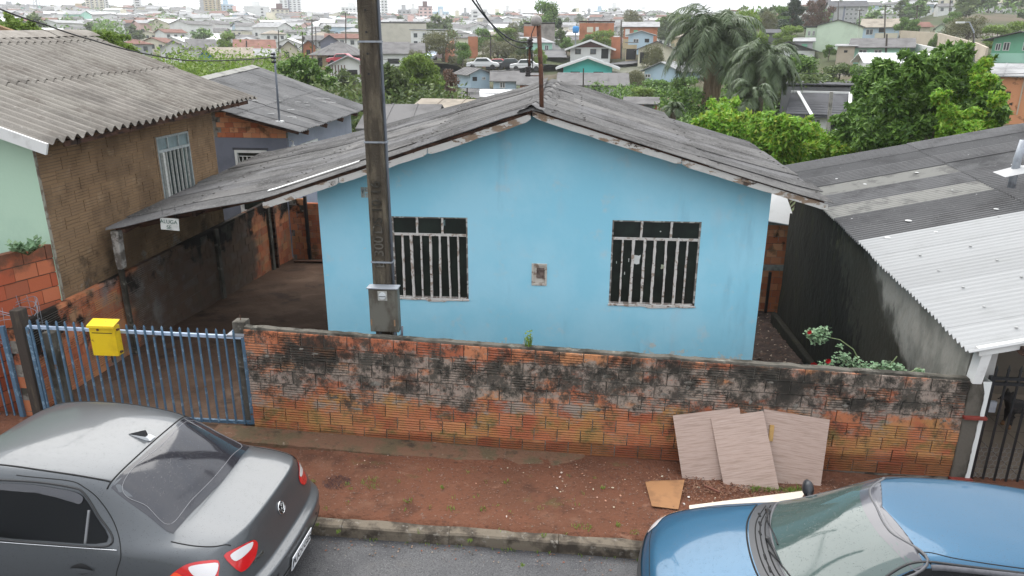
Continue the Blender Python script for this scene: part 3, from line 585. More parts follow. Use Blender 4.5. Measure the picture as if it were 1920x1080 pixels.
# fascia boards
def fascia(xa, xb, mat, h=.12, y=8.875, n=24, drop=.015, rag=.006, thick=.022, name='fascia_board'):
    mb = MB(); vs = []
    for k in range(n+1):
        x = xa+(xb-xa)*k/n; zt = roofz(x, 8.9)-drop+.005; zb = zt-h*(1+rag*6*fbm(x, 3, 1, 3))
        if rag > .01 and k in (0, n): zb += .02
        vs += [(x, y, zb), (x, y+thick, zb), (x, y+thick, zt), (x, y, zt)]
    fs = [(4*k+j, 4*k+(j+1) % 4, 4*k+4+(j+1) % 4, 4*k+4+j) for k in range(n) for j in range(4)]+[(0, 1, 2, 3), (4*n+3, 4*n+2, 4*n+1, 4*n)]
    mb.add(vs, fs); return mb.build(name, mat, house)
for a, b in ((AX+.01, 1.35), (1.36, 3.14)): fascia(a, b, M['fascia'], .078, rag=.012)
for a, b in ((AX-.01, -1.75), (-1.76, -2.9), (-2.91, -3.93)): fascia(a, b, M['fascia'], .085, drop=.045, rag=.03)
fascia(AX+.0, -3.9, M['rot_wood'], .05, y=8.90, drop=-.0, rag=.02, name='barge_batten'); fascia(AX, 3.1, M['rot_wood'], .045, y=8.90, drop=-.004, name='barge_batten')
fascia(-3.94, -6.02, M['rot_wood'], .028, y=8.93, drop=.0, rag=.01, name='barge_batten')
# white repair strip laid on the left slope
mb = MB(); vs = []
a = at(522, 340, Y=9.15); n = 12
for k in range(n+1):
    x = -3.95+1.25*k/n; w = .035+.015*math.sin(k/n*3.1)
    vs += [(x, 9.14-w, roofz(x, 9.1)+.05), (x, 9.14+w, roofz(x, 9.2)+.052)]
mb.add(vs, [(2*k, 2*k+1, 2*k+3, 2*k+2) for k in range(n)]); o = mb.build('repair_strip', flat((.62, .62, .6), .6, .2), roof, recalc=False); o.modifiers.new('s', 'SOLIDIFY').thickness = .006
# carport beam and post
MB().beam((-6.0, 9.45, roofz(-6.0, 9.45)-.11), (-3.36, 9.45, roofz(-3.36, 9.45)-.11), .05, .08).build('carport_beam', M['rot_wood'], house)
post = MB().box((-6.12, 8.97, -.1), (-6.055, 9.03, 1.35)).build('carport_post', M['conc_dark'], house, bevel=.01)
MB().prism([(-6.10, 8.93, 1.33), (-6.03, 8.93, 1.33), (-6.02, 8.93, 1.40), (-6.0, 8.93, 1.87), (-6.11, 8.93, 1.87), (-6.11, 8.93, 1.45)], (0, .12, 0)).build('post_head', layered('whitewashed_post', (.42, .40, .37), [dict(col=(.13, .115, .10), s=5, lo=.45, hi=.58, d=10)], rough=.95, bump=.8), post, bevel=.015)
# for-rent board
c1 = at(318, 419, Y=8.86); sgn = thing('rent_sign', 'small white board hand lettered ALUGA SE hanging under the carport edge', 'sign', (c1.x, 8.86, c1.z))
b_ = MB().box((-.125, 0, -.09), (.125, .008, .07)).build('board', flat((.60, .61, .58), .8, .25, 8), sgn); b_.rotation_euler = (0, R(4), 0)
for tx, zz in (('ALUGA', .02), ('SE', -.055)):
    t_ = text_mesh('lettering', tx, .072, flat((.03, .09, .07), .8, 0), Matrix.Translation((-.01, -.003, zz)) @ TX, b_, .001)
mb = MB(); mb.tube([(-.09, .004, .06), (-.09, .03, .2)], .0025, 5).tube([(.09, .004, .06), (.09, .03, .24)], .0025, 5); mb.build('hanging_wire', M['cable'], sgn)
# ---- service mast on the roof
bx = -.36; by = 9.22; bz = roofz(bx, by)
mast = thing('service_mast', 'rusty service pipe with insulators standing on the blue house ridge', 'mast', (bx, by, bz))
MB().tube([(0, 0, -.05), (-.02, 0, .5), (-.055, 0, 1.0)], .028, 12).build('pipe', M['rust'], mast, smooth=True)
mb = MB().lathe([(.0, 0), (.045, 0), (.066, .03), (.07, .06), (.055, .10), (.02, .125), (0, .128)], (-.085, 0, .995), 14); mb.build('weather_head', flat((.30, .28, .26), .7, .3, 20), mast, smooth=True)
rack = MB().beam((-.17, -.01, .42), (-.15, -.01, .86), .012, .03).build('rack', M['rust'], mast)
for zz in (.82, .78-.01*0, .50, .44):
    MB().lathe([(.0, -.03), (.03, -.03), (.042, -.015), (.022, 0), (.042, .015), (.03, .03), (0, .03)], (-.175+.02*(zz > .7), -.02, zz), 10).build('insulator', flat((.035, .03, .03), .3, 0), rack, smooth=True)
for zz in (.86, .42): MB().beam((-.17, -.01, zz), (-.03, 0, zz), .02, .012).build('bracket', M['rust'], mast)
mb = MB().tube([(-.16, -.02, .80), (-.13, -.02, .6), (-.17, -.03, .46), (-.12, -.02, .52), (-.14, -.01, .9), (-.09, 0, 1.02)], .006, 6).tube([(-.17, -.02, .82), (-.19, -.03, .64), (-.16, -.02, .47)], .005, 6); mb.build('looped_wire', M['cable'], mast)
# ================================================================ utility pole
px0 = at(680, 0, Y=7.35); px1 = at(700, 510, Y=7.35); pxr = at(741, 510, Y=7.35)
PXc, PW = (px1.x+pxr.x)/2-.012, .20
pole = thing('utility_pole', 'concrete utility pole with cast numbers standing behind the brick wall', 'utility pole', (PXc, 7.35, 0.0))
mb = MB(); zs = [-.4, 1, 2, 3, 4, 5, 6, 7, 8]; w0, w1 = .097, .080
def psec(z):
    w = w0+(w1-w0)*(z+.4)/8.4; d = .10
    o_ = .010*z*0
    return [(-w, -d, z), (-w+.03, -d, z), (-w+.042, -d+.022, z), (w-.042, -d+.022, z), (w-.03, -d, z), (w, -d, z), (w, d, z), (-w, d, z)]
vs = []; 
for z in zs: vs += psec(z)
fs = [(8*k+j, 8*k+(j+1) % 8, 8*k+8+(j+1) % 8, 8*k+8+j) for k in range(len(zs)-1) for j in range(8)]+[tuple(range(8))[::-1], tuple(range(8*(len(zs)-1), 8*len(zs)))]
mb.add(vs, fs); shaft = mb.build('shaft', M['pole_conc'], pole, bevel=.006)
fr = Matrix.Translation((-.005, -.081, 2.62)) @ Matrix.Rotation(R(90), 4, 'X') @ Matrix.Rotation(R(90), 4, 'Z')
text_mesh('cast_lettering', 'DS 10 16', .15, M['conc_dark'], fr, shaft, .014)
fr = Matrix.Translation((-.005, -.081, 2.14)) @ Matrix.Rotation(R(90), 4, 'X') @ Matrix.Rotation(R(90), 4, 'Z')
text_mesh('cast_lettering', 'B 300', .15, M['conc_dark'], fr, shaft, .012)
mb = MB()
for z in (4.55, 4.35, 4.15, 3.96): mb.lathe([(0, 0), (.011, 0), (.011, .004), (0, .004)], (-.012, -.0815, z), 10, Matrix.Rotation(R(90), 4, 'X'))
mb.build('bolt_holes', M['rubber'], shaft)
mb = MB(); mb.tube([(w0+.018, -.03, 1.35), (w0+.016, -.03, 3), (w0+.008, -.03, 5), (w0, -.03, 7.8)], .015, 10); mb.build('conduit', M['conduit'], pole, smooth=True)
mb = MB(); mb.tube([(-w0-.012, -.02, 1.2), (-w0-.010, -.02, 2.2), (-w0-.006, -.02, 2.9)], .007, 6); mb.build('earth_wire', M['cable'], pole)
for zz in (at(720, 78, Y=7.25).z, at(720, 267, Y=7.25).z, at(720, 492, Y=7.25).z):
    w = w0+(w1-w0)*(zz+.4)/8.4+.006; mb = MB()
    mb.box((-w, -.106, zz-.009), (w+.03, -.102, zz+.009)).box((-w-.003, -.106, zz-.009), (-w, .104, zz+.009)).box((w+.03, -.106, zz-.009), (w+.034, .0, zz+.009))
    mb.build('strap', M['galv'], pole)
# meter box hung on the pole
q0 = at(688, 541, Y=7.13); q1 = at(750, 623, Y=7.13)
mw = (q1.x-q0.x)-.02; mxc = (q0.x+q1.x)/2; zt, zb = q0.z, q1.z-.005
box = thing('meter_box', 'dirty grey electricity meter box strapped to the utility pole', 'meter box', (mxc, 7.13, zb))
H_ = zt-zb; body = MB().box((-mw/2, 0, 0), (mw/2, .115, H_)).build('case', M['meter_box'], box, bevel=.008)
MB().box((-mw/2-.012, -.022, H_), (mw/2+.012, .118, H_+.014)).build('rain_lid', M['galv'], box, bevel=.003)
door = MB().box((-mw/2+.008, -.012, .01), (mw/2-.02, -.0005, H_-.012)).build('door', M['meter_box'], box, bevel=.004)
MB().box((-.05, -.018, H_-.125), (.05, -.0125, H_-.02)).build('meter_frame', flat((.40, .40, .37), .6, .3, 20), door)
mb = MB(); mb.lathe([(0, 0), (.04, 0), (.038, .01), (0, .012)], (0, -.018, H_-.072), 20, Matrix.Rotation(R(90), 4, 'X')); mb.build('meter_dial', flat((.52, .55, .56), .25, .1), door, smooth=False)
MB().box((-.036, -.0315, H_-.078), (.036, -.030, H_-.072)).build('dial_strip', M['rubber'], door)
for sx in (-mw/2+.02, mw/2-.04): MB().box((sx-.008, -.018, .08), (sx+.008, -.0125, .15)).build('hinge', flat((.28, .17, .10), .8, .4, 30), door)
mb = MB(); mb.tube([(mw/2-.05, .04, .01), (mw/2-.06, .04, -.05), (mw/2-.03, .05, -.075), (mw/2+.015, .06, -.05), (mw/2+.02, .06, .05)], .015, 8); mb.build('hose_loop', M['conduit'], box, smooth=True)
mb = MB(); mb.tube([(-.06, .04, .01), (-.065, .05, -.3)], .017, 8); mb.build('down_pipe', M['dark_plastic'], box, smooth=True)

# ================================================================ blue gate, posts, mailbox
gx0, gx1 = -5.98, -3.50
gate = thing('driveway_gate', 'blue barred metal gate closing the driveway beside the brick wall', 'gate', (gx0, 7.05, .14))
def gz(x): return np.interp(x, [gx0, gx1], [1.235, 1.195])
MB().beam((0, 0, gz(gx0)-.14), (gx1-gx0, 0, gz(gx1)-.14), .03, .035).build('top_rail', M['gate_rail'], gate)
MB().beam((0, 0, .03), (gx1-gx0, 0, .01), .03, .035).build('bottom_rail', M['gate_blue'], gate)
for xx in (0.0, gx1-gx0): MB().box((xx-.02, -.02, 0), (xx+.02, .02, gz(gx0+xx)-.14)).build('stile', M['gate_blue'], gate)
barm = MB().box((-.009, -.009, 0), (.009, .009, 1.18)).add([(-.009, -.009, 1.18), (.009, -.009, 1.18), (.009, .009, 1.18), (-.009, .009, 1.18), (0, 0, 1.205)], [(0, 1, 4), (1, 2, 4), (2, 3, 4), (3, 0, 4)]).build('bar', M['gate_blue'], gate)
nb_ = 24
for k in range(nb_):
    o = barm if k == 0 else copy(barm, gate)
    o.location = (.052+k*.1015, -.022, .0); o.rotation_euler = (0, random.uniform(-.006, .006), 0); o.scale = (1, 1, (gz(gx0+k*.1)+.10-.14)/1.205)
mb = MB().lathe([(0, -.045), (.03, -.04), (.042, 0), (.03, .04), (0, .045)], (gx1-gx0-.10, -.01, -.06), 12, Matrix.Rotation(R(90), 4, 'Y')); mb.build('wheel', M['rubber'], gate, smooth=True)
# mailbox
q0 = at(172, 604, Y=6.97); q1 = at(233, 662, Y=6.97)
mail = thing('mailbox', 'bright yellow metal mailbox hung on the blue driveway gate', 'mailbox', (q0.x, 6.90, q1.z-.01))
mwid = q1.x-q0.x-.02; mh = q0.z-q1.z+.015
MB().box((0, 0, 0), (mwid, .10, mh-.03)).build('box', M['yellow'], mail, bevel=.004)
MB().prism([(-.01, -.018, mh-.032), (-.01, .115, mh+.015), (-.01, .115, mh+.025), (-.01, -.018, mh-.012), (-.01, -.022, mh-.04)], (mwid+.02, 0, 0)).build('lid', M['yellow'], mail, bevel=.003)
MB().box((.03, -.0035, mh-.105), (mwid-.03, -.0005, mh-.097)).build('letter_slot', M['rubber'], mail)
for zz in (.03, mh-.08): MB().box((mwid, .03, zz), (mwid+.022, .06, zz+.02)).build('bracket', M['rust'], mail)
mb = MB().box((mwid*.36-.012, -.012, mh-.075), (mwid*.36+.012, -.001, mh-.05)).build('padlock', M['rust'], mail, bevel=.003)
mb = MB().tube([(mwid*.55, .06, 0), (mwid*.6, .05, -.10)], .008, 6).build('rod', M['black_steel'], mail)
# posts
def post_thing(name, label, x0, x1, y0, y1, z0, z1, mat, cap=None):
    t = thing(name, label, 'post', ((x0+x1)/2, (y0+y1)/2, z0)); w, d, h = (x1-x0)/2, (y1-y0)/2, z1-z0
    MB().box((-w, -d, 0), (w, d, h)).build('shaft', mat, t, bevel=.012)
    if cap: MB().lathe([(.005, h-.05), (.005, h+.06)], (0, 0, 0), 6).build('iron_rod', M['rust'], t)
    return t
post_thing('concrete_post', 'short mouldy concrete post between the driveway gate and the brick wall', -3.63, -3.485, 7.08, 7.22, -.1, 1.36, M['conc_dark'], True)
g0 = at(432, 632, Y=7.07)
MB_ = MB().box((-3.68, 7.03, 1.205), (-3.46, 7.20, 1.225)).build('post_latch_plate', M['galv']); tag(MB_, 'flat steel latch plate across the short concrete post', 'latch')
post_thing('timber_post', 'dark rotten timber post at the hinge side of the driveway gate', -6.17, -6.05, 7.05, 7.18, -.1, 1.42, layered('dark_timber', (.045, .035, .028), [dict(col=(.08, .065, .045), s=6, lo=.5, hi=.66, st=(2, 2, .3))], rough=.9, bump=.8, bscale=30))
post_thing('mossy_post', 'mossy concrete post behind the left bars of the driveway gate', -5.93, -5.80, 7.16, 7.30, -.1, 1.12, M['conc_dark'])
sg = thing('side_gate', 'faded blue steel side gate at the photo left edge beside the timber post', 'gate', (-6.95, 7.03, 0))
for xx in (0, .68): MB().box((xx-.025, -.02, 0), (xx+.025, .02, 1.24)).build('stile', M['gate_blue'], sg)
for zz in (.05, 1.2): MB().box((.02, -.015, zz), (.66, .015, zz+.03)).build('rail', M['gate_blue'], sg)
for k in range(1, 7): MB().box((k*.097-.008, -.008, .06), (k*.097+.008, .008, 1.3)).build('bar', M['gate_blue'], sg)
# coil of wire mesh behind the gate
mb = MB()
for k in range(7):
    z = .95+.07*k; pts = [(-6.35+.25*math.cos(a)*(1+.1*math.sin(k)), 7.35+.22*math.sin(a), z+.05*math.sin(a*2+k)) for a in np.linspace(0, 5.2, 14)]; mb.tube(pts, .0035, 5)
for a in np.linspace(0, 5.2, 12): mb.tube([(-6.35+.25*math.cos(a), 7.35+.22*math.sin(a), .93), (-6.35+.25*math.cos(a+.15), 7.35+.22*math.sin(a+.15), 1.42)], .003, 5)
tag(mb.build('wire_mesh_coil', M['galv']), 'loose coil of thin wire mesh in front of the red block wall', 'wire mesh')

# ================================================================ walls along the driveway
def brick_run(parent, mesh_list, P0, dirv, L, Z0, courses, ch, length, normal, gap=.008, ztop=None, limit=300, zbase=None, jit=.004, stuffmat=None):
    """bricks laid along dirv from P0; returns count. The brick front (its -Y side) faces normal."""
    d = Vector(dirv).normalized(); ang = math.atan2(d.y, d.x); cnt = 0
    for c in range(courses):
        s = -.5*length*(c % 2)
        while s < L-.03:
            a = max(0, s); b = min(L, s+length-gap)
            if b-a > .03:
                p = Vector(P0)+d*a; z = Z0+c*ch
                if (zbase is None or z+ch > zbase(a)) and (ztop is None or z+ch*.6 < ztop((a+b)/2)):
                    o = bpy.data.objects.new('brick', random.choice(mesh_list)); COL.objects.link(o); o.parent = parent
                    o.location = (p.x, p.y, z)+Vector(normal)*random.uniform(-jit, jit) if False else Vector((p.x, p.y, z))+Vector(normal)*random.uniform(-jit, jit)
                    o.rotation_euler = (0, random.uniform(-.008, .008), ang); o.scale = ((b-a)/(length-gap), 1, (ch-gap)/.136); cnt += 1
            s += length
    return cnt
# meshes whose front is -Y after rotation: a wall facing +X must run along +Y  (rot 90deg: -Y -> +X)
def brick_set(mat, length, T=.1, grooves=(5, 5, 0)):
    out = []
    for g in grooves:
        me = brick_mesh('b', length-.008, .136, T, g, .017, 1.15); me.materials.append(mat); out.append(me)
    return out
AXW = -6.15
aw = thing('driveway_wall', 'long old brick boundary wall beside the driveway, blackened with soot and smeared render', 'wall', (0, 0, 0))
nA = brick_run(aw, brick_set(M['alley_brick'], .25), (AXW, 7.06, 0), (0, 1, 0), 8.1, -.42, 11, .147, .25, (1, 0, 0), zbase=lambda a: np.interp(a, [0, 2.7, 8.1], [.0, 0, -.36]), ztop=lambda a: 1.21)
MB().prism([(AXW-.008, 7.06, -.6), (AXW-.008, 15.16, -.8), (AXW-.008, 15.16, 1.19), (AXW-.008, 7.06, 1.19)], (-.09, 0, 0)).build('mortar_bed', M['mortar'], aw)
mb = MB(); n = 80; vs = []
for k in range(n+1):
    y = 7.05+8.12*k/n; t = .015*fbm(y, 0, 2, 4)
    vs += [(AXW+.008+.01*fbm(y, 5, 2, 5), y, 1.17), (AXW+.0, y, 1.215+t), (AXW-.09, y, 1.21+t*.5), (AXW-.1, y, 1.15)]
mb.add(vs, [(4*k+j, 4*k+j+1, 4*k+5+j, 4*k+4+j) for k in range(n) for j in range(3)]); mb.build('mortar_cap', M['alley_brick'], aw, recalc=False)
for yy, h in ((11.75, 1.2), (14.0, 1.3)):
    MB().box((AXW-.02, yy, -.5), (AXW+.05, yy+.12, h)).build('pilaster', M['conc_dark'], aw, bevel=.01)
MB().box((AXW+.002, 14.2, -.5), (AXW+.07, 14.27, 1.9)).build('timber_stud', M['rot_wood'], aw)
# alley end wall (orange brick) and rough pier
ew = thing('alley_end_wall', 'orange brick wall closing the far end of the driveway', 'wall', (0, 0, 0))
brick_run(ew, brick_set(M['orange_brick'], .2, grooves=(0, 4)), (-5.75, 15.2, 0), (1, 0, 0), 2.6, -.45, 12, .13, .2, (0, -1, 0), ztop=lambda a: .98+.06*a)
MB().box((-5.75, 15.208, -.6), (-3.1, 15.29, .92)).build('mortar_bed', M['mortar'], ew)
ep = thing('rough_brick_pier', 'narrow rough brick pier next to the orange wall at the driveway end', 'pier', (0, 0, 0))
brick_run(ep, brick_set(M['alley_brick'], .16), (-6.1, 15.1, 0), (1, 0, 0), .34, -.45, 11, .14, .17, (0, -1, 0), jit=.012)
MB().box((-6.09, 15.11, -.6), (-5.77, 15.2, 1.05)).build('mortar_bed', M['mortar'], ep)
MB().box((-5.75, 15.06, -.5), (-5.69, 15.12, 1.15)).build('steel_stud', M['black_steel'], ep)
o = MB().beam((-5.95, 14.75, -.22), (-5.1, 14.85, -.24), .09, .03).build('plank', M['rot_wood']); tag(o, 'weathered plank lying at the far end of the driveway', 'plank')

# ================================================================ left neighbour house (green front, brown brick side)
LX = -6.25
def lroof(u, v): # u = distance up from eave (m in X), v = Y
    return (-5.80-u, v, 3.17+.028*(v-7.8)+.3446*u)
lh = thing('green_house', 'house with pale green front, mud brown brick side wall and wavy tan roof', 'house', (0, 0, 0))
YB = 12.42
wy0, wy1 = 10.12, 11.02; wz0_, wz1_ = 2.06, 2.98
wa = at(288, 260, X=LX); wb = at(350, 245, X=LX); wc = at(312, 380, X=LX); wd = at(367, 357, X=LX)
wy0, wy1 = (wa.y+wc.y)/2, (wb.y+wd.y)/2; wz0_, wz1_ = (wc.z+wd.z)/2, (wa.z+wb.z)/2
top = lambda y: 3.17+.028*(y-7.8)+.3446*(-5.80-LX)-.06
bs = brick_set(M['brown_brick'], .27, grooves=(4, 3, 4)); L_ = YB-8.055; cnt = 0
for c in range(16):
    z = .86+c*.147; s = -.135*(c % 2)
    while s < L_-.03:
        segs = [(max(0, s), min(L_, s+.262))]
        if z+.14 > wz0_-.0 and z < wz1_:
            ns = []
            for a, b in segs:
                A, B = wy0-8.055, wy1-8.055
                if b <= A or a >= B: ns.append((a, b))
                else:
                    if a < A-.03: ns.append((a, A))
                    if b > B+.03: ns.append((B, b))
            segs = ns
        for a, b in segs:
            if b-a < .03: continue
            if z+.14 > top(8.055+a): continue
            o = bpy.data.objects.new('brick', random.choice(bs)); COL.objects.link(o); o.parent = lh
            o.location = (LX+random.uniform(-.005, .003), 8.055+a, z); o.rotation_euler = (0, random.uniform(-.006, .006), R(90)); o.scale = ((b-a)/.262, 1, .139/.136); cnt += 1
        s += .27
mb = MB()
for (a, b, z0, z1) in ((8.056, wy0, .3, 0), (wy1, YB, .3, 0), (wy0, wy1, .3, wz0_), (wy0, wy1, wz1_, 0)):
    mb.prism([(LX-.008, a, z0), (LX-.008, b, z0), (LX-.008, b, z1 or top(b)), (LX-.008, a, z1 or top(a))], (-.1, 0, 0))
mb.build('side_wall', layered('mud_mortar', (.16, .115, .075), [dict(col=(.10, .072, .047), s=3, lo=.45, hi=.62, d=10)], rough=.97, bump=1, bscale=40), lh)
# front wall green, with reveal edge
mb = MB(); mb.prism([(LX, 8.02, .2), (LX-4, 8.02, .2), (LX-4, 8.02, 3.17+.3446*4.45-.09), (LX, 8.02, 3.17+.3446*.45-.09)], (0, .034, 0)); mb.build('front_wall', M['green_plaster'], lh)
mb = MB(); mb.prism([(LX-.1, YB-.1, .3), (LX-4, YB-.1, .3), (LX-4, YB-.1, 3.3+.3446*4.45-.12), (LX-.1, YB-.1, 3.3+.3446*.55-.09)], (0, .1, 0)); mb.build('back_wall', M['brown_brick'], lh)
MB().prism([(LX+.004, 8.016, .3), (LX+.004, 8.052, .3), (LX+.004, 8.052, 3.2), (LX+.004, 8.016, 3.2)], (-.012, 0, 0)).build('corner_render', layered('pale_corner', (.28, .27, .22), [dict(col=(.15, .11, .08), s=8, lo=.45, hi=.6, d=10)], rough=.95, bump=.8), lh)
# window of the left house
fw = MB()
for a, b, c_, d_ in ((wy0, wy0+.03, wz0_, wz1_), (wy1-.03, wy1, wz0_, wz1_), (wy0+.03, wy1-.03, wz0_, wz0_+.03), (wy0+.03, wy1-.03, wz1_-.03, wz1_)): fw.box((LX-.05, a, c_), (LX+.012, b, d_))
lw = fw.build('window', flat((.30, .34, .34), .6, .3, 20), lh); wt = wz1_-.22
MB().box((LX-.03, wy0+.03, wt-.02), (LX+.014, wy1-.03, wt+.02)).build('transom', flat((.36, .40, .40), .6, .3, 20), lw)
for k in (1, 2): MB().box((LX-.02, wy0+(wy1-wy0)*k/3-.012, wt+.02), (LX+.01, wy0+(wy1-wy0)*k/3+.012, wz1_-.03)).build('glazing_bar', flat((.36, .40, .40), .6, .3, 20), lw)
for k in range(3): MB().box((LX-.028, wy0+(wy1-wy0)*k/3+.01, wt+.01), (LX-.018, wy0+(wy1-wy0)*(k+1)/3-.01, wz1_-.02)).build('pane', flat((.20, .27, .28), .35, .3, 5), lw)
nb_ = 8
for k in range(1, nb_):
    yy = wy0+(wy1-wy0)*k/nb_; wdt = .026 if k == 1 else .006
    MB().box((LX-.02, yy-wdt, wz0_+.03), (LX+(.03 if k == 1 else .012), yy+wdt, wt-.02)).build('glazing_bar', flat((.52, .53, .50), .6, .3, 30), lw)
for k in range(nb_):
    MB().box((LX-.034, wy0+(wy1-wy0)*k/nb_+.003, wz0_+.02), (LX-.026, wy0+(wy1-wy0)*(k+1)/nb_-.003, wt-.01)).build('pane', M['glass_green'] if k in (0, 6) else flat((.025, .042, .042), .3, .4), lw)
MB().box((LX-.002, wy0-.05, wz0_-.06), (LX+.025, wy1+.05, wz0_-.002)).build('sill', flat((.22, .13, .08), .95, .4, 20), lw)
for yy in (wy0-.035, wy1+.004): MB().box((LX-.01, yy, wz0_), (LX+.01, yy+.03, wz1_+.02)).build('reveal', flat((.24, .17, .11), .95, .4, 20), lw)
# roof
class Rafters:
    def __init__(s, parent): s.o = bpy.data.objects.new('roof', None); COL.objects.link(s.o); s.o.parent = parent
    def beam(s, *a): MB().beam(*a).build('rafter', M['rot_wood'], s.o)
rf = Rafters(lh)
for uu in (.35, 1.4, 2.6): rf.beam((-5.8-uu, 7.8, lroof(uu, 7.8)[2]-.07), (-5.8-uu, 13.1, lroof(uu, 13.1)[2]-.07), .05, .07)
for yy in (8.3, 9.4, 10.5, 11.6, 12.7): rf.beam(Vector(lroof(.06, yy))-Vector((0, 0, .075)), Vector(lroof(.5, yy))-Vector((0, 0, .075)), .05, .07)
rf = rf.o
for (u0, u1) in ((-.02, 1.50), (1.42, 2.75), (2.68, 3.12)):
    v = 7.72; k = 0
    while v < 13.2:
        v1 = min(v+.90, 13.28); jag = 0 if u0 > 0 else random.uniform(-.012, .012)
        sheet('roof_sheet', lroof, u0+jag, u1, v, v1+.02, .178, .033, M['roof_tan'], rf, nu=3, spw=8, phase=0, lift=.03+.010*(k % 2)+(.018 if u0 > 1 else 0)+(.02 if u0 > 2 else 0))
        v = v1; k += 1
for k in range(5): 
    mb = MB(); y0 = 7.7+k*1.13; vs = []
    for yy in (y0, y0+.6, y0+1.16):
        for xx, zz in ((-8.65, 4.235), (-8.8, 4.31), (-8.92, 4.34), (-9.04, 4.31), (-9.3, 4.2)): vs.append((xx, yy, zz+.028*(yy-7.8)+.012*fbm(yy, k, 1, 2)+.006*k))
    mb.add(vs, [(5*i+j, 5*i+j+1, 5*i+6+j, 5*i+5+j) for i in range(2) for j in range(4)]); mb.build('ridge_tile', M['roof_tan'], rf, recalc=False, smooth=True)
# far slope so that the roof is closed from behind
def lroof2(u, v): return (-12.2+u, v, 3.17+.028*(v-7.8)+.3446*u-.03)
sheet('roof_sheet', lroof2, 0, 3.3, 7.72, 13.28, .178, .026, M['roof_tan'], rf, nu=2, spw=6, lift=.03)
MB().beam((-5.83, 7.70, 3.165-.05), (-9.0, 7.70, 3.165+.3446*3.17-.05), .03, .13, (0, 0, 1)).build('fascia_board', M['white_wood'], lh)
MB().beam((-5.88, 8.05, 3.13), (-5.88, 13.1, 3.27), .02, .06).build('eave_board', M['rot_wood'], lh)
# ---- red block wall in front of the green house
rw = thing('red_block_wall', 'red hollow brick wall below the pale green house front', 'wall', (0, 0, 0))
d = Vector((-6.27, 8.03, 0))-Vector((-6.70, 6.95, 0)); 
brick_run(rw, brick_set(M['red_block'], .27, .1, (0, 0)), (-6.70, 6.95, 0), tuple(d), d.length, -.02, 11, .178, .27, (.93, -.37, 0), ztop=lambda a: 1.95, gap=.014, jit=.006)
dn = d.normalized(); nrm = Vector((dn.y, -dn.x, 0))
a = Vector((-6.70, 6.95, 0))-nrm*.012; b = Vector((-6.27, 8.03, 0))-nrm*.012
MB().prism([(a.x, a.y, -.2), (b.x, b.y, -.2), (b.x, b.y, 1.90), (a.x, a.y, 1.90)], -nrm*.09).build('mortar_bed', flat((.13, .085, .06), .95, .4, 20), rw)
# ================================================================ grey plastered house behind
GY = 16.0; GX = -6.37
gh = thing('grey_house', 'slate grey plastered house with white windows behind the brown brick wall', 'house', (0, 0, 0))
def groof(u, v): return (-5.86-u, v, 2.46+.016*(v-15.6)+(.25+.016*(v-15.6))*u)
gt = lambda x: groof(-5.86-x, GY)[2]-.06
wl = at(440, 281, Y=GY-.0); wr = at(500, 285, Y=GY); zb_ = at(440, 398, Y=GY).z
x0, x1, z0, z1 = wl.x, wr.x, zb_, wl.z
mb = MB()
for (a, b, c_, d_) in ((GX-5, x0, -1, None), (x1, GX, -1, None), (x0, x1, -1, z0), (x0, x1, z1, None)):
    mb.prism([(a, GY, c_), (b, GY, c_), (b, GY, min(2.28, gt(b)) if d_ is None else d_), (a, GY, 2.28 if d_ is None else d_)], (0, .12, 0))
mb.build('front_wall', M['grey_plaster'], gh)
MB().prism([(GX-.12, GY+.12, -1), (GX-.12, 21.0, -1.2), (GX-.12, 21.0, gt(GX)+.08), (GX-.12, GY+.12, gt(GX))], (.12, 0, 0)).build('side_wall', M['grey_plaster_lit'], gh)
gb = brick_set(M['orange_brick'], .2, grooves=(0,))
for c in range(7):
    z = 2.285+c*.112; s = GX-1.6+.1*(c % 2)
    while s < GX-.02:
        b = min(s+.192, GX)
        if z+.09 < gt(b)+.02 and b-s > .05:
            o = bpy.data.objects.new('brick', gb[0]); COL.objects.link(o); o.parent = gh; o.location = (s, GY+.006, z); o.scale = ((b-s)/.192, 1, .105/.136)
        s += .2
mb = MB(); mb.prism([(GX-1.75, GY+.02, 2.28), (GX, GY+.02, 2.28), (GX, GY+.02, gt(GX)), (GX-1.75, GY+.02, gt(GX-1.75))], (0, .09, 0)); mb.build('gable_mortar', M['mortar'], gh)
fw = MB()
for a, b, c_, d_ in ((x0, x0+.06, z0, z1), (x1-.06, x1, z0, z1), (x0+.06, x1-.06, z1-.06, z1), (x0+.06, x1-.06, z0, z0+.06)): fw.box((a, GY-.03, c_), (b, GY+.05, d_))
gw = fw.build('window', M['white_wood'], gh)
MB().box((x0+.06, GY+.04, z0+.06), (x1-.06, GY+.05, z1-.06)).build('pane', M['glass_dark'], gw)
MB().box((x0-.04, GY-.02, z1+.002), (x1+.04, GY+.0, z1+.05)).build('painted_lintel_shadow', flat((.06, .06, .07)), gw)  # dark strip standing in for the shadow line over the window
mb = MB(); n = 6; xs_ = np.linspace(x0+.08, x1-.08, n+1); zz0, zz1 = z1-.75, z1-.14
for zz in (zz0, zz1, (zz0+zz1)/2+.0): mb.tube([(x0+.07, GY-.0, zz), (x1-.07, GY-.0, zz)], .008, 6)
for k in range(n): mb.tube([(xs_[k], GY-.01, zz0 if k % 2 else zz1), (xs_[k+1], GY-.01, zz1 if k % 2 else zz0)], .007, 6)
for k in range(n): mb.tube([(xs_[k], GY-.012, zz1 if k % 2 else zz0), (xs_[k+1], GY-.012, zz0 if k % 2 else zz1)], .007, 6)
mb.build('lattice_grille', M['white_wood'], gw)
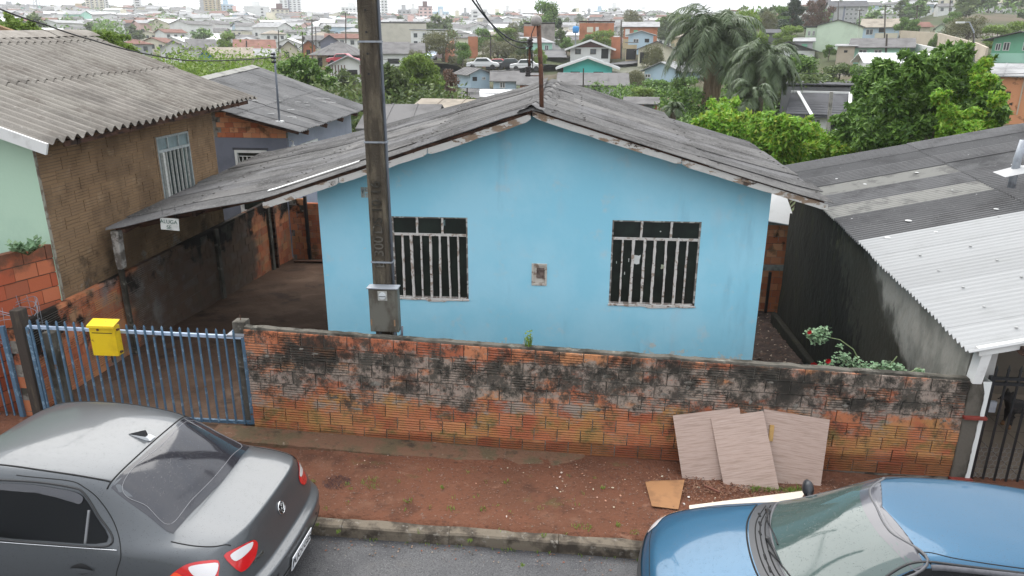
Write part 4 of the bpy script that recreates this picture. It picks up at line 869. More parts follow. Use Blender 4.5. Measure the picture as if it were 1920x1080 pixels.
# second small window on side wall
ya = at(563, 270, X=GX+.01); yb = at(593, 260, X=GX+.01); zt_ = (ya.z+yb.z)/2; zb_ = zt_-.55
sw = MB()
for a, b, c_, d_ in ((ya.y, ya.y+.1, zb_, zt_), (yb.y-.1, yb.y, zb_, zt_), (ya.y+.1, yb.y-.1, zt_-.08, zt_), (ya.y+.1, yb.y-.1, zb_, zb_+.08)): sw.box((GX+.002, a, c_), (GX+.05, b, d_))
sw = sw.build('window', M['white_wood'], gh)
MB().box((GX+.004, ya.y+.1, zb_+.08), (GX+.02, yb.y-.1, zt_-.08)).build('pane', M['glass_dark'], sw)
for k in range(1, 5): 
    yy = ya.y+(yb.y-ya.y)*k/5; MB().box((GX+.02, yy-.02, zb_+.08), (GX+.04, yy+.02, zt_-.08)).build('glazing_bar', M['white_wood'], sw)
rf = Rafters(gh)
for yy in (16.1, 17.4, 18.7, 20.0, 21.0): rf.beam(Vector(groof(.02, yy))-Vector((0, 0, .07)), Vector(groof(.75, yy))-Vector((0, 0, .07)), .06, .10)
rf.beam(Vector(groof(.1, 15.7))-Vector((0, 0, .05)), Vector(groof(1.7, 15.7))-Vector((0, 0, .05)), .05, .07)
rf = rf.o
for (u0, u1) in ((0, 1.5), (1.4, 3.35)):
    v = 15.58; k = 0
    while v < 21.2:
        sheet('roof_sheet', groof, u0, u1, v, min(v+.515, 21.3)+.02, .125, .018, M['roof_mid'], rf, nu=2, spw=5, lift=.02+.012*(k % 2)+(.015 if u0 > 1 else 0)); v += .515; k += 1
def groof2(u, v): return (-12.5+u, v, groof(3.35,v)[2]-.3*(3.29-u))
sheet('roof_sheet', groof2, 0, 3.29, 15.58, 21.3, .125, .014, M['roof_mid'], rf, nu=2, spw=4, lift=.0)
mb = MB()
for _ in range(16):
    u = random.uniform(.2, 2.1); v = random.uniform(16, 20.8); p = Vector(groof(u, v)); l = random.uniform(.04, .12)
    mb.box((p.x-l, p.y-.02, p.z+.052), (p.x+l, p.y+.02, p.z+.058))
o = mb.build('sealant_spots', flat((.42, .42, .41), .6, 0), rf); o['kind'] = 'stuff'
for k in range(5):
    mb = MB(); c0 = -9.21; y0 = 15.6+k*1.1; za = groof(3.35, y0)[2]; zc = groof(3.35, y0+1.1)[2]
    mb.add([(c0-.2, y0, za), (c0, y0, za+.07), (c0+.2, y0, za), (c0-.2, y0+1.13, zc+.01), (c0, y0+1.13, zc+.08), (c0+.2, y0+1.13, zc+.01)], [(0, 1, 4, 3), (1, 2, 5, 4)]); mb.build('ridge_tile', M['roof_beige'], rf, recalc=False)
# camera and its bracket
q = at(550, 275, X=GX+.12); cm = thing('security_camera', 'white dome security camera at the corner of the grey house', 'camera', tuple(q))
MB().lathe([(0, -.07), (.03, -.055), (.04, -.02), (.045, .02), (.03, .04), (0, .045)], (0, 0, 0), 12).build('dome', M['white_wood'], cm, smooth=True)
MB().tube([(0, 0, .04), (0, .02, .11), (-.1, .08, .14)], .012, 6).build('bracket', M['white_wood'], cm)
# service conduit on the grey roof
b0 = at(524, 229, Y=16.0); t0 = at(514, 98, Y=16.0)
cd = thing('roof_conduit', 'thin grey conduit mast rising from the grey house roof', 'mast', tuple(b0))
MB().tube([(0, 0, -.05), tuple(Vector(t0)-Vector(b0))], .024, 8).build('pipe', M['conduit'], cd, smooth=True)
dt = Vector(t0)-Vector(b0); 
for zz in (-.04, -.12, -.2): MB().lathe([(0, -.025), (.05, -.02), (.06, 0), (.05, .02), (0, .025)], tuple(dt+Vector((-.03, 0, zz))), 8).build('insulator', M['rubber'], cd)
MB().box((-.08, -.08, -.01), (.08, .08, .03)).build('flashing', M['white_wood'], cd)
# ================================================================ right neighbour: mould covered wall, roof, porch, gate
nh = thing('porch_house', 'neighbour house with dark and white corrugated porch roof beyond the mould covered wall', 'house', (0, 0, 0))
def rroof(u, v): return (4.02+u, v, 1.36+.10*(v-7.16)+(.24-.006*(v-7))*u)
mb = MB(); ys_ = np.linspace(7.13, 13.62, 40)
bw = thing('mouldy_side_wall', 'tall rendered boundary wall black with mould and green moss', 'wall', (0, 0, 0))
vs = []
for y in ys_:
    zt = rroof(.1, y)[2]-.06 if y < 13.3 else 1.3
    for z in np.linspace(-1.3, 1, 12):
        zz = -1.3+(zt+1.3)*(z+1.3)/2.3; vs.append((4.15+.02*fbm(y, zz, 0, 1.6)+.006*fbm(y, zz, 3, 7), y, zz))
    vs.append((4.30, y, zt)); vs.append((4.30, y, -1.3))
w = 14; fs = [(i*w+j, i*w+(j+1) % w, (i+1)*w+(j+1) % w, (i+1)*w+j) for i in range(len(ys_)-1) for j in range(w)]+[tuple(range(w)), tuple(range((len(ys_)-1)*w, len(ys_)*w))[::-1]]
mb.add(vs, fs); mb.build('render_face', M['mould_wall'], bw)
MB().box((4.02, 8.6, -1.2), (4.13, 13.6, -.66)).build('plinth', M['mould_wall'], bw, bevel=.03).rotation_euler = (0, 0, 0)
rf = Rafters(nh)
for uu in (.5, 2.4, 4.5, 6.6): rf.beam(Vector(rroof(uu, 6.9))-Vector((0, 0, .07)), Vector(rroof(uu, 13.5))-Vector((0, 0, .07)), .05, .08)
rf = rf.o
v = 6.93; k = 0
while v < 13.7:
    white = v < 9.55
    for (u0, u1) in ((0, 2.35), (2.25, 4.6), (4.5, 6.9)):
        mt = M['roof_white'] if white else (M['roof_beige'] if (u0 == 0 and k in (8, 10)) else M['roof_dark'])
        if white and v > 9.1 and u0 > 0: mt = M['roof_dark']
        sheet('roof_sheet', rroof, u0+random.uniform(-.01, .01), u1, v, v+.535, .0745 if not white else .0858, .019 if not white else .018, mt, rf, nu=3, spw=5, lift=.015+.010*(k % 2)+(.014 if u0 > 1 else 0)+(.014 if u0 > 3 else 0), tilt=random.uniform(-.004, .01))
    v += .515; k += 1
mb = MB()
for _ in range(18):
    u = random.uniform(.15, 3.6); v = random.uniform(9.8, 13.3); p = Vector(rroof(u, v)); l = random.uniform(.015, .05)
    mb.lathe([(l, 0), (l*.8, .006), (0, .007)], (p.x, p.y, p.z+.036), 8)
o = mb.build('sealant_spots', flat((.45, .45, .44), .6, 0), rf); o['kind'] = 'stuff'
mb = MB()
for v in np.arange(7.2, 9.4, .515):
    for u in (.5, 1.1, 1.8, 2.6): p = Vector(rroof(u+random.uniform(-.05, .05), v)); mb.lathe([(.018, 0), (.015, .008), (0, .01)], (p.x, p.y, p.z+.036), 8)
o = mb.build('screw_caps', flat((.3, .3, .29), .6, 0), rf); o['kind'] = 'stuff'
q = at(1902, 325, Y=10.4); 
vp = thing('roof_vent', 'galvanised vent pipe with white flashing on the dark porch roof', 'vent pipe', tuple(q))
MB().tube([(0, 0, -.2), (0, 0, .2), (.03, 0, .45)], .05, 10).build('pipe', M['galv'], vp, smooth=True)
mb = MB(); mb.add([(-.2, -.16, -.03), (.22, -.16, .07), (.22, .16, .09), (-.2, .16, -.01), (-.07, -.06, .05), (.07, -.06, .09), (.07, .06, .1), (-.07, .06, .06)], [(0, 1, 5, 4), (1, 2, 6, 5), (2, 3, 7, 6), (3, 0, 4, 7), (4, 5, 6, 7)]); mb.build('flashing', M['roof_white'], vp, recalc=False)
# orange brick wall closing the side yard, with a pale sheet lying over its top
yw = thing('side_yard_end_wall', 'orange brick wall closing the narrow side yard at the back, with concrete band', 'wall', (0, 0, 0))
brick_run(yw, brick_set(M['orange_brick'], .2, grooves=(0,)), (2.9, 14.3, 0), (1, 0, 0), 1.5, -1.0, 15, .14, .2, (0, -1, 0), ztop=lambda a: 1.0)
MB().box((2.9, 14.308, -1.2), (4.4, 14.39, .96)).build('mortar_bed', M['mortar'], yw); MB().box((2.9, 14.27, -.02), (4.4, 14.30, .10)).build('concrete_band', M['concrete'], yw); MB().box((2.9, 14.26, .92), (4.4, 14.33, 1.0)).build('top_band', M['concrete'], yw)
MB().box((4.08, 14.24, -1.0), (4.13, 14.29, -.05)).build('dark_stud', M['black_steel'], yw)
o = MB().prism([(3.7, 14.1, 1.05), (4.45, 14.1, .93), (4.45, 15.2, 1.45), (3.7, 15.2, 1.5)], (0, 0, .02)).build('pale_roof_sheet', M['roof_white']); tag(o, 'pale metal sheet lying over the back wall between the blue house and the mouldy wall', 'roof sheet')
# beam, post, white trim
MB().beam((4.12, 6.98, 1.345), (8.6, 6.98, 1.345+.24*4.5), .05, .09).build('porch_beam', M['white_wood'], nh)
post = MB().prism([(4.135, 6.97, .99), (4.225, 6.97, .99), (4.265, 6.97, 1.36), (4.165, 6.97, 1.36)], (0, .14, 0)).build('porch_post', M['white_wood'], nh, bevel=.006)
mb = MB(); vs = []; n = 40
for k in range(n+1):
    z = 1.02-1.42*k/n; t = .018+.016*abs(fbm(z, 1, 1, 5))+(.05*max(0, 1-(k/4)) if k < 4 else 0)
    vs += [(4.302-t, 6.975, z), (4.322, 6.975, z), (4.322, 7.13, z), (4.302-t*.3, 7.13, z)]
fs = [(4*k+j, 4*k+(j+1) % 4, 4*k+4+(j+1) % 4, 4*k+4+j) for k in range(n) for j in range(4)]
mb.add(vs, fs); mb.build('render_edge', M['paper'], wall)
for z in (.60, -.13): MB().box((4.12, 6.94, z), (4.34, 7.0, z+.028)).build('hinge_bracket', flat((.20, .035, .025), .6, .3, 20), wall)
# porch floor, step, back wall
o = MB().box((4.32, 7.1, -.5), (9.5, 8.9, -.16)).build('porch_floor', M['tile_floor']); o['kind'] = 'structure'
o = MB().box((4.32, 8.9, -.5), (9.5, 11.6, -.02)).build('porch_step', M['tile_floor']); o['kind'] = 'structure'
mb = MB()
for xx in np.arange(4.5, 9, .42): mb.box((xx, 7.1, -.159), (xx+.005, 8.88, -.157))
for yy in np.arange(7.3, 8.9, .42): mb.box((4.32, yy, -.1585), (9.4, yy+.005, -.1568))
o = mb.build('tile_joints', flat((.08, .06, .05), .9, 0)); o['kind'] = 'structure'
wl_ = flat((.42, .41, .39), .8, .2, 1)
MB().prism([(4.35, 11.6, -.3), (9.5, 11.6, -.3), (9.5, 11.6, rroof(5.4, 11.6)[2]-.1), (4.35, 11.6, rroof(.3, 11.6)[2]-.1)], (0, .1, 0)).build('porch_wall', wl_, nh)
MB().box((4.30, 7.14, -.4), (4.42, 11.6, 1.36)).build('porch_side_wall', wl_, nh)
dr = MB().box((5.3, 11.55, 0), (6.1, 11.6, 1.9)).build('door', flat((.10, .10, .10), .5), nh); MB().lathe([(0, 0), (.03, 0), (.03, .05), (0, .06)], (5.4, 11.53, .95), 8, Matrix.Rotation(R(90), 4, 'X')).build('handle', M['galv'], dr)
MB().prism([(4.6, 9.6, .0), (5.7, 9.6, .0), (5.45, 9.6, .34), (4.85, 9.6, .34)], (0, .5, 0)).build('x', M['dark_plastic']).name = 'floor_mat_heap'
tag(bpy.data.objects['floor_mat_heap'], 'dark folded tarpaulin heap on the porch step', 'tarpaulin')
# black gate
bg_ = thing('black_gate', 'black barred steel gate with spear tips across the porch entrance', 'gate', (4.36, 7.06, -.35))
for zz in (1.36, 1.30, .06): MB().box((0, -.014, zz), (4.2, .014, zz+.03)).build('rail', M['black_steel'], bg_)
bar = MB().box((-.009, -.009, .0), (.009, .009, 1.46)).add([(-.014, -.009, 1.46), (.014, -.009, 1.46), (.014, .009, 1.46), (-.014, .009, 1.46), (0, 0, 1.53)], [(0, 1, 4), (1, 2, 4), (2, 3, 4), (3, 0, 4)]).build('bar', M['black_steel'], bg_)
for k in range(24):
    o = bar if k == 0 else copy(bar, bg_); o.location = (.03+k*.118, 0, 0)
MB().box((-.02, -.02, 0), (.014, .02, 1.4)).build('stile', M['black_steel'], bg_)
MB().box((0.02, .012, .98), (.12, .05, 1.10)).build('lock', M['galv'], bg_)
# hexagonal wire netting on the lower half
mb = MB(); hx = .034; r_ = .0011
nx_, nz_ = 40, 11
for i in range(nx_):
    for j in range(nz_):
        cx_ = .02+i*hx*1.732+(hx*.866 if j % 2 else 0); cz = .08+j*hx*1.5
        P = [Vector((cx_+hx*math.sin(a), .02, cz+hx*math.cos(a))) for a in (0, R(60), R(120), R(180))]
        for a, b in zip(P[:-1], P[1:]): mb.beam(a, b, r_*2, r_*2, (0, 1, 0))
o = mb.build('wire_netting', M['galv'], bg_, recalc=False); o['kind'] = 'stuff'
# dog: one continuous skin body
def skin(name, pts, edges, radii, mat, parent=None, levels=2):
    me = bpy.data.meshes.new(name); me.from_pydata(pts, edges, []); o = bpy.data.objects.new(name, me); COL.objects.link(o)
    o.modifiers.new('skin', 'SKIN'); me.skin_vertices or me.attributes
    for i, r in enumerate(radii): me.skin_vertices[0].data[i].radius = (r, r) if not isinstance(r, tuple) else r
    me.skin_vertices[0].data[0].use_root = True
    s = o.modifiers.new('sub', 'SUBSURF'); s.levels = levels; s.render_levels = levels
    dg = bpy.context.evaluated_depsgraph_get(); m2 = bpy.data.meshes.new_from_object(o.evaluated_get(dg)); bpy.data.objects.remove(o)
    m2.materials.clear(); m2.materials.append(mat); m2.shade_smooth(); o = bpy.data.objects.new(name, m2); COL.objects.link(o); o.parent = parent; return o
dq = at(1902, 800, Z=-.16)
fur = layered('black_fur', (.018, .016, .016), [dict(col=(.05, .04, .035), s=20, lo=.5, hi=.65)], rough=.8, bump=.6, bscale=120)
P = [(0, 0, .27), (.10, 0, .275), (.20, 0, .28), (-.09, 0, .28), (-.14, 0, .35), (-.17, 0, .41), (-.225, 0, .40), (-.275, -.0, .385),
     (-.10, .05, .22), (-.095, .055, .13), (-.10, .055, .05), (-.125, .055, .012), (-.10, -.05, .22), (-.11, -.055, .13), (-.10, -.055, .05), (-.125, -.055, .012),
     (.19, .05, .22), (.16, .055, .15), (.215, .055, .08), (.20, .055, .012), (.20, -.05, .22), (.17, -.055, .15), (.225, -.055, .08), (.21, -.055, .012),
     (.27, 0, .32), (.33, 0, .38), (.36, 0, .45), (-.165, .035, .455), (-.16, .05, .50), (-.165, -.035, .455), (-.16, -.05, .50)]
E_ = [(0, 1), (1, 2), (0, 3), (3, 4), (4, 5), (5, 6), (6, 7), (3, 8), (8, 9), (9, 10), (10, 11), (3, 12), (12, 13), (13, 14), (14, 15), (2, 16), (16, 17), (17, 18), (18, 19), (2, 20), (20, 21), (21, 22), (22, 23), (2, 24), (24, 25), (25, 26), (5, 27), (27, 28), (5, 29), (29, 30)]
RR = [.075, .068, .066, .082, .05, .052, .032, .018] + [.04, .022, .014, .018]*2 + [.045, .028, .014, .018]*2 + [.02, .014, .008] + [.022, .008]*2
dog = skin('dog', P, E_, RR, fur); dog.location = (dq.x, dq.y, -.158); dog.rotation_euler = (0, 0, R(8)); tag(dog, 'small black dog with tan feet standing on the tiled porch behind the black gate', 'dog')
for i, (x, y, z) in enumerate([(-.115, .055, .008), (-.115, -.055, .008), (.205, .055, .008), (.215, -.055, .008)]):
    MB().lathe([(.0, -.006), (.022, -.004), (.022, .012), (.017, .045), (0, .05)], (x, y, z), 10).build('paw', flat((.20, .10, .045), .8), dog, smooth=True)
for s in (-1, 1): MB().lathe([(0, -.006), (.006, -.004), (.007, .0), (.005, .005), (0, .006)], (-.205, s*.03, .422), 8).build('eye', M['rubber'], dog, smooth=True)
MB().lathe([(0, -.008), (.010, -.003), (.010, .003), (0, .008)], (-.292, 0, .388), 8).build('nose', M['rubber'], dog, smooth=True)

# ================================================================ leaning laminate boards and rubbish
def board(label, corners, thick=.015, mat='laminate', group=None, name='laminate_board'):
    """corners: tl, tr, br, bl world points on the seen face"""
    tl, tr, br, bl = [Vector(c) for c in corners]; c = (tl+tr+br+bl)/4
    x = ((tr-tl)+(br-bl)).normalized(); y_ = ((tl-bl)+(tr-br)).normalized(); z = x.cross(y_).normalized(); y_ = z.cross(x)
    w = ((tr-tl).length+(br-bl).length)/2; h = ((tl-bl).length+(tr-br).length)/2
    o = MB().box((-w/2, -h/2, -thick), (w/2, h/2, 0)).build(name, M[mat]); o.matrix_world = Matrix(((x.x, y_.x, z.x, c.x), (x.y, y_.y, z.y, c.y), (x.z, y_.z, z.z, c.z), (0, 0, 0, 1)))
    e = MB().box((-w/2+.001, -h/2+.001, -thick-.002), (w/2-.001, h/2-.001, -thick-.0002)).build('white_backing', M['white_wood'], o)
    tag(o, label, 'board', group); return o
g0_ = street_z(1.6)+.05
board('leftmost laminate board leaning against the brick wall, tilted a little clockwise', (at(1258, 780, Y=6.93), at(1383, 764, Y=6.95), at(1413, 911, Y=6.62), at(1287, 923, Y=6.62)))
board('laminate board leaning in front of the wall between two others, overlapping both', (at(1330, 785, Y=6.90), at(1425, 771, Y=6.92), at(1467, 916, Y=6.55), at(1364, 929, Y=6.53)))
board('rightmost laminate board leaning against the brick wall behind the one between', (at(1427, 764, Y=6.97), at(1550, 789, Y=6.95), at(1543, 921, Y=6.68), at(1420, 905, Y=6.70)))
sp = MB().cbox((0, 0, 0), (.045, .02, .17)).build('wood_offcut', flat((.46, .28, .10), .8, .3, 20)); sp.location = at(1446, 812, Y=6.88); sp.rotation_euler = (R(-18), R(4), 0); tag(sp, 'short yellowish wood offcut caught between two laminate boards', 'wood offcut')
def gp(px, py, dz=0): 
    p = at(px, py, Z=0)
    for _ in range(3): p = at(px, py, Z=dirt_z(p.x, p.y)+.004+dz)
    return p
pts = [gp(*q, .02) for q in ((1210, 905), (1222, 950), (1272, 954), (1283, 906), (1222, 903))]
mb = MB(); ct = sum((Vector(p) for p in pts), Vector())/5; mb.prism([(p.x-ct.x, p.y-ct.y, .012+.02*(i % 2)) for i, p in enumerate(pts)], (0, 0, .004)); o = mb.build('cardboard_piece', M['cardboard']); o.location = (ct.x, ct.y, ct.z-.012); tag(o, 'torn soggy brown cardboard piece lying on the red earth', 'cardboard')
a = gp(1292, 950, .02); b = gp(1510, 922, .03); c_ = gp(1500, 942, .03); d_ = gp(1293, 960, .02)
mb = MB(); ct = (a+c_)/2; mb.prism([tuple(p-ct) for p in (a, b, c_, d_)], (0, 0, .015)); o = mb.build('cream_panel', M['cream_board']); o.location = ct; tag(o, 'long cream board lying flat on the ground beside the blue car hood', 'board')
o = MB().cbox((0, 0, 0), (.16, .02, .02)).build('brown_stick', flat((.18, .07, .045), .8, .3, 20)); p = gp(1335, 917, .03); o.location = p; o.rotation_euler = (0, .05, R(-35)); tag(o, 'short reddish stick lying in front of the leftmost laminate board', 'stick')
# pebbles, litter and weeds on the earth
mb = MB()
def pebble(mb, p, s):
    m = Matrix.Translation(p) @ Matrix.Rotation(random.uniform(0, 6), 4, 'Z') @ Matrix.Rotation(random.uniform(-.5, .5), 4, 'X') @ Matrix.Diagonal((s, s*random.uniform(.5, .9), s*random.uniform(.25, .5), 1))
    vs = [m @ Vector(v) for v in ((1, 0, 0), (.4, .9, 0), (-.6, .8, .1), (-1, -.1, 0), (-.4, -.9, 0), (.6, -.8, 0), (.1, .1, 1), (0, 0, -1))]
    mb.add(vs, [(i, (i+1) % 6, 6) for i in range(6)]+[((i+1) % 6, i, 7) for i in range(6)])
for _ in range(8000):
    x = random.uniform(-2.9, 4.4); y = 5.62+1.3*random.random(); 
    if random.random() > .35+.65*(fbm(x, y, 0, 1.5)+.5)+.2*(x > 0): continue
    pebble(mb, Vector((x, y, dirt_z(x, y)+.004+.018*fbm(x+0, y, 0, 4))), random.choice([.004, .005, .006, .008, .011]))
o = mb.build('earth_crumbs', layered('stones', [(.15, .075, .05), (.11, .055, .04), (.20, .12, .085), (.13, .10, .08), (.17, .08, .05)], rnd='island', rough=.9), recalc=False); tag(o, kind='stuff', label='small stones and clods scattered over the red earth')
mb = MB()
for _ in range(60):
    cx_, cy = random.choice([(.45, 6.35), (1.0, 6.3), (.1, 6.5), (1.5, 6.5), (2.9, 6.7)]); x = random.gauss(cx_, .38); y = random.gauss(cy, .2)
    if 5.65 < y < 6.95: pebble(mb, Vector((x, y, dirt_z(x, y)+.014)), random.choice([.006, .008, .010, .016]))
for _ in range(60): 
    x = random.uniform(-2.6, 4); y = random.uniform(5.65, 6.9); pebble(mb, Vector((x, y, dirt_z(x, y)+.014)), random.choice([.004, .006, .009]))
o = mb.build('pale_litter', layered('bits', [(.5, .47, .42), (.42, .2, .12), (.6, .58, .55), (.45, .40, .3)], rnd='island', rough=.8), recalc=False); tag(o, kind='stuff', label='pale chips and scraps of litter near the wall')
mb = MB()
for _ in range(900):
    x = random.gauss(1.72, .42); y = random.gauss(6.5, .13)
    if y > 6.9: continue
    p = Vector((x, y, dirt_z(x, y)+.014+.01)); a = random.uniform(0, 6.28); l = random.uniform(.01, .035); d = Vector((math.cos(a), math.sin(a), random.uniform(-.1, .4)))*l; s = Vector((-math.sin(a), math.cos(a), 0))*.004
    mb.quad(p-s, p+s, p+d+s, p+d-s)
o = mb.build('wood_shavings', layered('shavings', [(.10, .045, .03), (.17, .08, .05), (.06, .03, .022), (.24, .13, .08)], rnd='island', rough=.9), recalc=False); tag(o, kind='stuff', label='dark leaf and wood debris under the boards')
mb = MB()
weeds = [(635, 998, .03), (700, 880+20, .07), (650, 760+150, .03), (765, 940, .05), (845, 955, .05), (905, 955, .04), (1080, 988, .05), (1160, 985, .04), (1100, 990, .06), (1020, 1005, .03), (1190, 1000, .05), (980, 1060, .03), (585, 905, .04), (595, 985, .02), (690, 905, .09), (700, 912, .06), (950, 905, .04), (1130, 915, .03), (880, 1015, .03), (1060, 1000, .04), (830, 915, .03)]
for wx_, wy_, sp_ in weeds:
    p = gp(wx_, wy_); grass_mb(mb, p, 22, .03, sp_*.9, .0035, .9)
for _ in range(22): p = gp(random.uniform(600, 1200), random.uniform(870, 1000)); grass_mb(mb, p, 7, .03, .03, .003, .9)
for _ in range(30): p = gp(random.uniform(1400, 1500), random.uniform(915, 925)); grass_mb(mb, p, 12, .05, .03, .003, .9)
for _ in range(26): p = gp(random.uniform(585, 1200), 0+random.uniform(985, 1010)); p.y = 5.46; p.z = street_z(p.x)-.135; grass_mb(mb, p, 5, .03, .02, .003, .9)
o = mb.build('weeds', LM['bright'], recalc=False); tag(o, kind='stuff', label='small green weeds on the red earth')
mb = MB()
for _ in range(240):
    x = random.uniform(-2.4, 1.2); y = 5.46-abs(random.gauss(0, .12)); z = street_z(x)-.135-.012*(5.5-y)+.008; a = random.uniform(0, 6.28); l = random.choice([.006, .008, .012, .018]); d = Vector((math.cos(a), math.sin(a), .15))*l; s = Vector((-math.sin(a), math.cos(a), .1))*l*.35
    mb.quad(Vector((x, y, z))-s, Vector((x, y, z))+s, Vector((x, y, z))+d+s, Vector((x, y, z))+d-s)
o = mb.build('gutter_litter', layered('gutter_bits', [(.10, .06, .04), (.16, .09, .05), (.05, .04, .03), (.24, .20, .16), (.18, .06, .03)], rnd='island', rough=.9), recalc=False); tag(o, kind='stuff', label='dead leaves and grit lying in the gutter')
mb = MB(); p = gp(632, 905)
for _ in range(500):
    a = random.uniform(0, 6.28); r = .12*math.sqrt(random.random()); b = p+Vector((r*math.cos(a)*1.2, r*math.sin(a), .0)); t = b+Vector((random.uniform(-.03, .03), random.uniform(-.03, .03), random.uniform(.005, .03))); s = Vector((.0015, .0015, 0))
    mb.add([b-s, b+s, t], [(0, 1, 2)])
o = mb.build('purple_weed', flat((.045, .028, .035), .9, .3, 30), recalc=False); tag(o, 'low dark purplish weed patch on the earth behind the grey car', 'weed')
mb = MB()
for _ in range(1500):
    y = random.uniform(7.2, 14.5); x = random.uniform(2.7, 4.1); p = Vector((x, y, yard_z(x, y)+.02+.03*fbm(x, y, 0, 4))); a = random.uniform(0, 6.28); l = random.uniform(.02, .05); d = Vector((math.cos(a), math.sin(a), random.uniform(-.2, .5)))*l; s = Vector((-math.sin(a), math.cos(a), .2))*l*.35
    mb.quad(p-s, p+s, p+d+s*.3, p+d-s*.3)
o = mb.build('fallen_leaves', layered('leaf_litter', [(.05, .03, .02), (.09, .05, .03), (.03, .018, .014), (.16, .10, .06), (.07, .035, .02), (.30, .24, .18)], rnd='island', rough=.9), recalc=False); tag(o, kind='stuff', label='fallen dead leaves in the narrow side yard')
mb = MB()
for _ in range(26): y = random.uniform(7.5, 13); x = random.uniform(2.75, 3.9); pebble(mb, Vector((x, y, yard_z(x, y)+.02)), random.uniform(.015, .045))
o = mb.build('rubble', layered('rubble_mat', [(.22, .16, .12), (.30, .14, .09), (.12, .10, .08)], rnd='island', rough=.9), recalc=False); tag(o, kind='stuff', label='small rubble stones in the side yard')

# ================================================================ rose bush
def leaf_cards(mb, c, r, n, s, flat_=.5, asp=.55, droop=0, shell=0):
    c = Vector(c)
    for _ in range(n):
        d = Vector((random.gauss(0, 1), random.gauss(0, 1), random.gauss(0, 1))).normalized()*(random.uniform(shell, 1)**.5)
        p = c+Vector((d.x*r[0], d.y*r[1], d.z*r[2])); a = random.uniform(0, 6.28)
        ax = Vector((math.cos(a), math.sin(a), random.uniform(-.6, .4)-droop)).normalized()*s*random.uniform(.6, 1.2); sd_ = ax.cross(Vector((random.uniform(-flat_, flat_), random.uniform(-flat_, flat_), 1))).normalized()*ax.length*asp
        up = Vector((0, 0, ax.length*.12))
        mb.add([p-ax*.5, p+sd_*.5+up, p+ax*.5, p-sd_*.5+up], [(0, 1, 2, 3)])
rq = at(1600, 690, Y=7.32); rose = thing('rose_bush', 'rose bush with red blooms leaning over the brick wall', 'bush', (rq.x, 7.32, -.2))
O = Vector(rose.location)
def rp(px, py, Y=7.35): return at(px, py, Y=Y)-O
mb = MB(); stems = [[(0.1, 0, 0), rp(1620, 695), rp(1600, 655), rp(1575, 637), rp(1555, 633)], [(0.1, 0, 0), rp(1610, 692), rp(1560, 688), rp(1530, 684)], [(.1, 0, 0), rp(1640, 690), rp(1690, 690)], [(.15, 0, 0), rp(1700, 700), rp(1725, 690)], [(.1, 0, 0), rp(1600, 690), rp(1578, 672)], [(.1, 0, 0), rp(1665, 690), rp(1682, 668)]]
for s_ in stems: mb.tube(s_, [.009, .008, .006, .005, .004][:len(s_)], 6)
mb.build('stems', flat((.16, .20, .09), .7, .3, 20), rose)
mb = MB()
for (px_, py_, r, n, s) in ((1532, 632, .10, 150, .05), (1520, 625, .06, 60, .05), (1545, 622, .07, 60, .045), (1580, 672, .09, 80, .05), (1600, 680, .08, 60, .05), (1560, 686, .10, 60, .045), (1536, 684, .05, 25, .04), (1625, 690, .08, 60, .045), (1665, 692, .10, 110, .055), (1680, 688, .07, 60, .05), (1690, 700, .07, 40, .05), (1724, 698, .05, 40, .05), (1575, 650, .04, 12, .05), (1660, 700, .1, 60, .05), (1640, 690, .08, 40, .045)):
    p = rp(px_, py_); leaf_cards(mb, p, (r*1.35, r*1.0, r*.95), int(n*1.3), s*.82, .8, .75, .1)
mb.build('foliage', LM['rose'], rose, recalc=False)
redm = flat((.55, .012, .02), .5, .3, 40)
for (px_, py_, s) in ((1524, 684, .036), (1552, 676, .026), (1517, 622, .022)):
    mb = MB(); p = rp(px_, py_, 7.26)
    for ring, (rr, nn, tl) in enumerate(((.35, 4, .2), (.65, 6, .5), (1.0, 7, .9))):
        for k in range(nn):
            a = 2*math.pi*k/nn+ring*.5; d = Vector((math.cos(a), -.25, math.sin(a)))*s*rr; t = Vector((-math.sin(a), 0, math.cos(a)))*s*.5
            mb.add([p+d*.2-t*.6, p+d*.2+t*.6, p+d+t+Vector((0, -s*(.9-tl*.5), 0)), p+d-t+Vector((0, -s*(.9-tl*.5), 0))], [(0, 1, 2, 3)])
    mb.build('rose_bloom', redm, rose, recalc=False)
# small plant on the red wall at the left
pq = at(48, 455, Y=7.6); pt = thing('wall_plant', 'small leafy green plant growing on top of the red block wall', 'plant', (pq.x, pq.y, pq.z-.15))
mb = MB(); stem = MB()
for k in range(16):
    a = random.uniform(0, 6.28); l = random.uniform(.10, .22); d = Vector((math.cos(a)*.9, math.sin(a)*.6, random.uniform(.3, 1))).normalized()
    stem.tube([(0, 0, 0), tuple(d*l)], .004, 5)
    for q in range(7):
        c = d*l*(.4+.1*q); a2 = q*2.4; ax = (d*.6+Vector((math.cos(a2), math.sin(a2), .2))).normalized()*.10; sd_ = ax.cross(Vector((0, 0, 1))).normalized()*.028
        mb.add([c, c+ax*.5+sd_, c+ax, c+ax*.5-sd_], [(0, 1, 2, 3)])
stem.build('stems', flat((.10, .12, .05), .7), pt); mb.build('foliage', LM['rose'], pt, recalc=False)
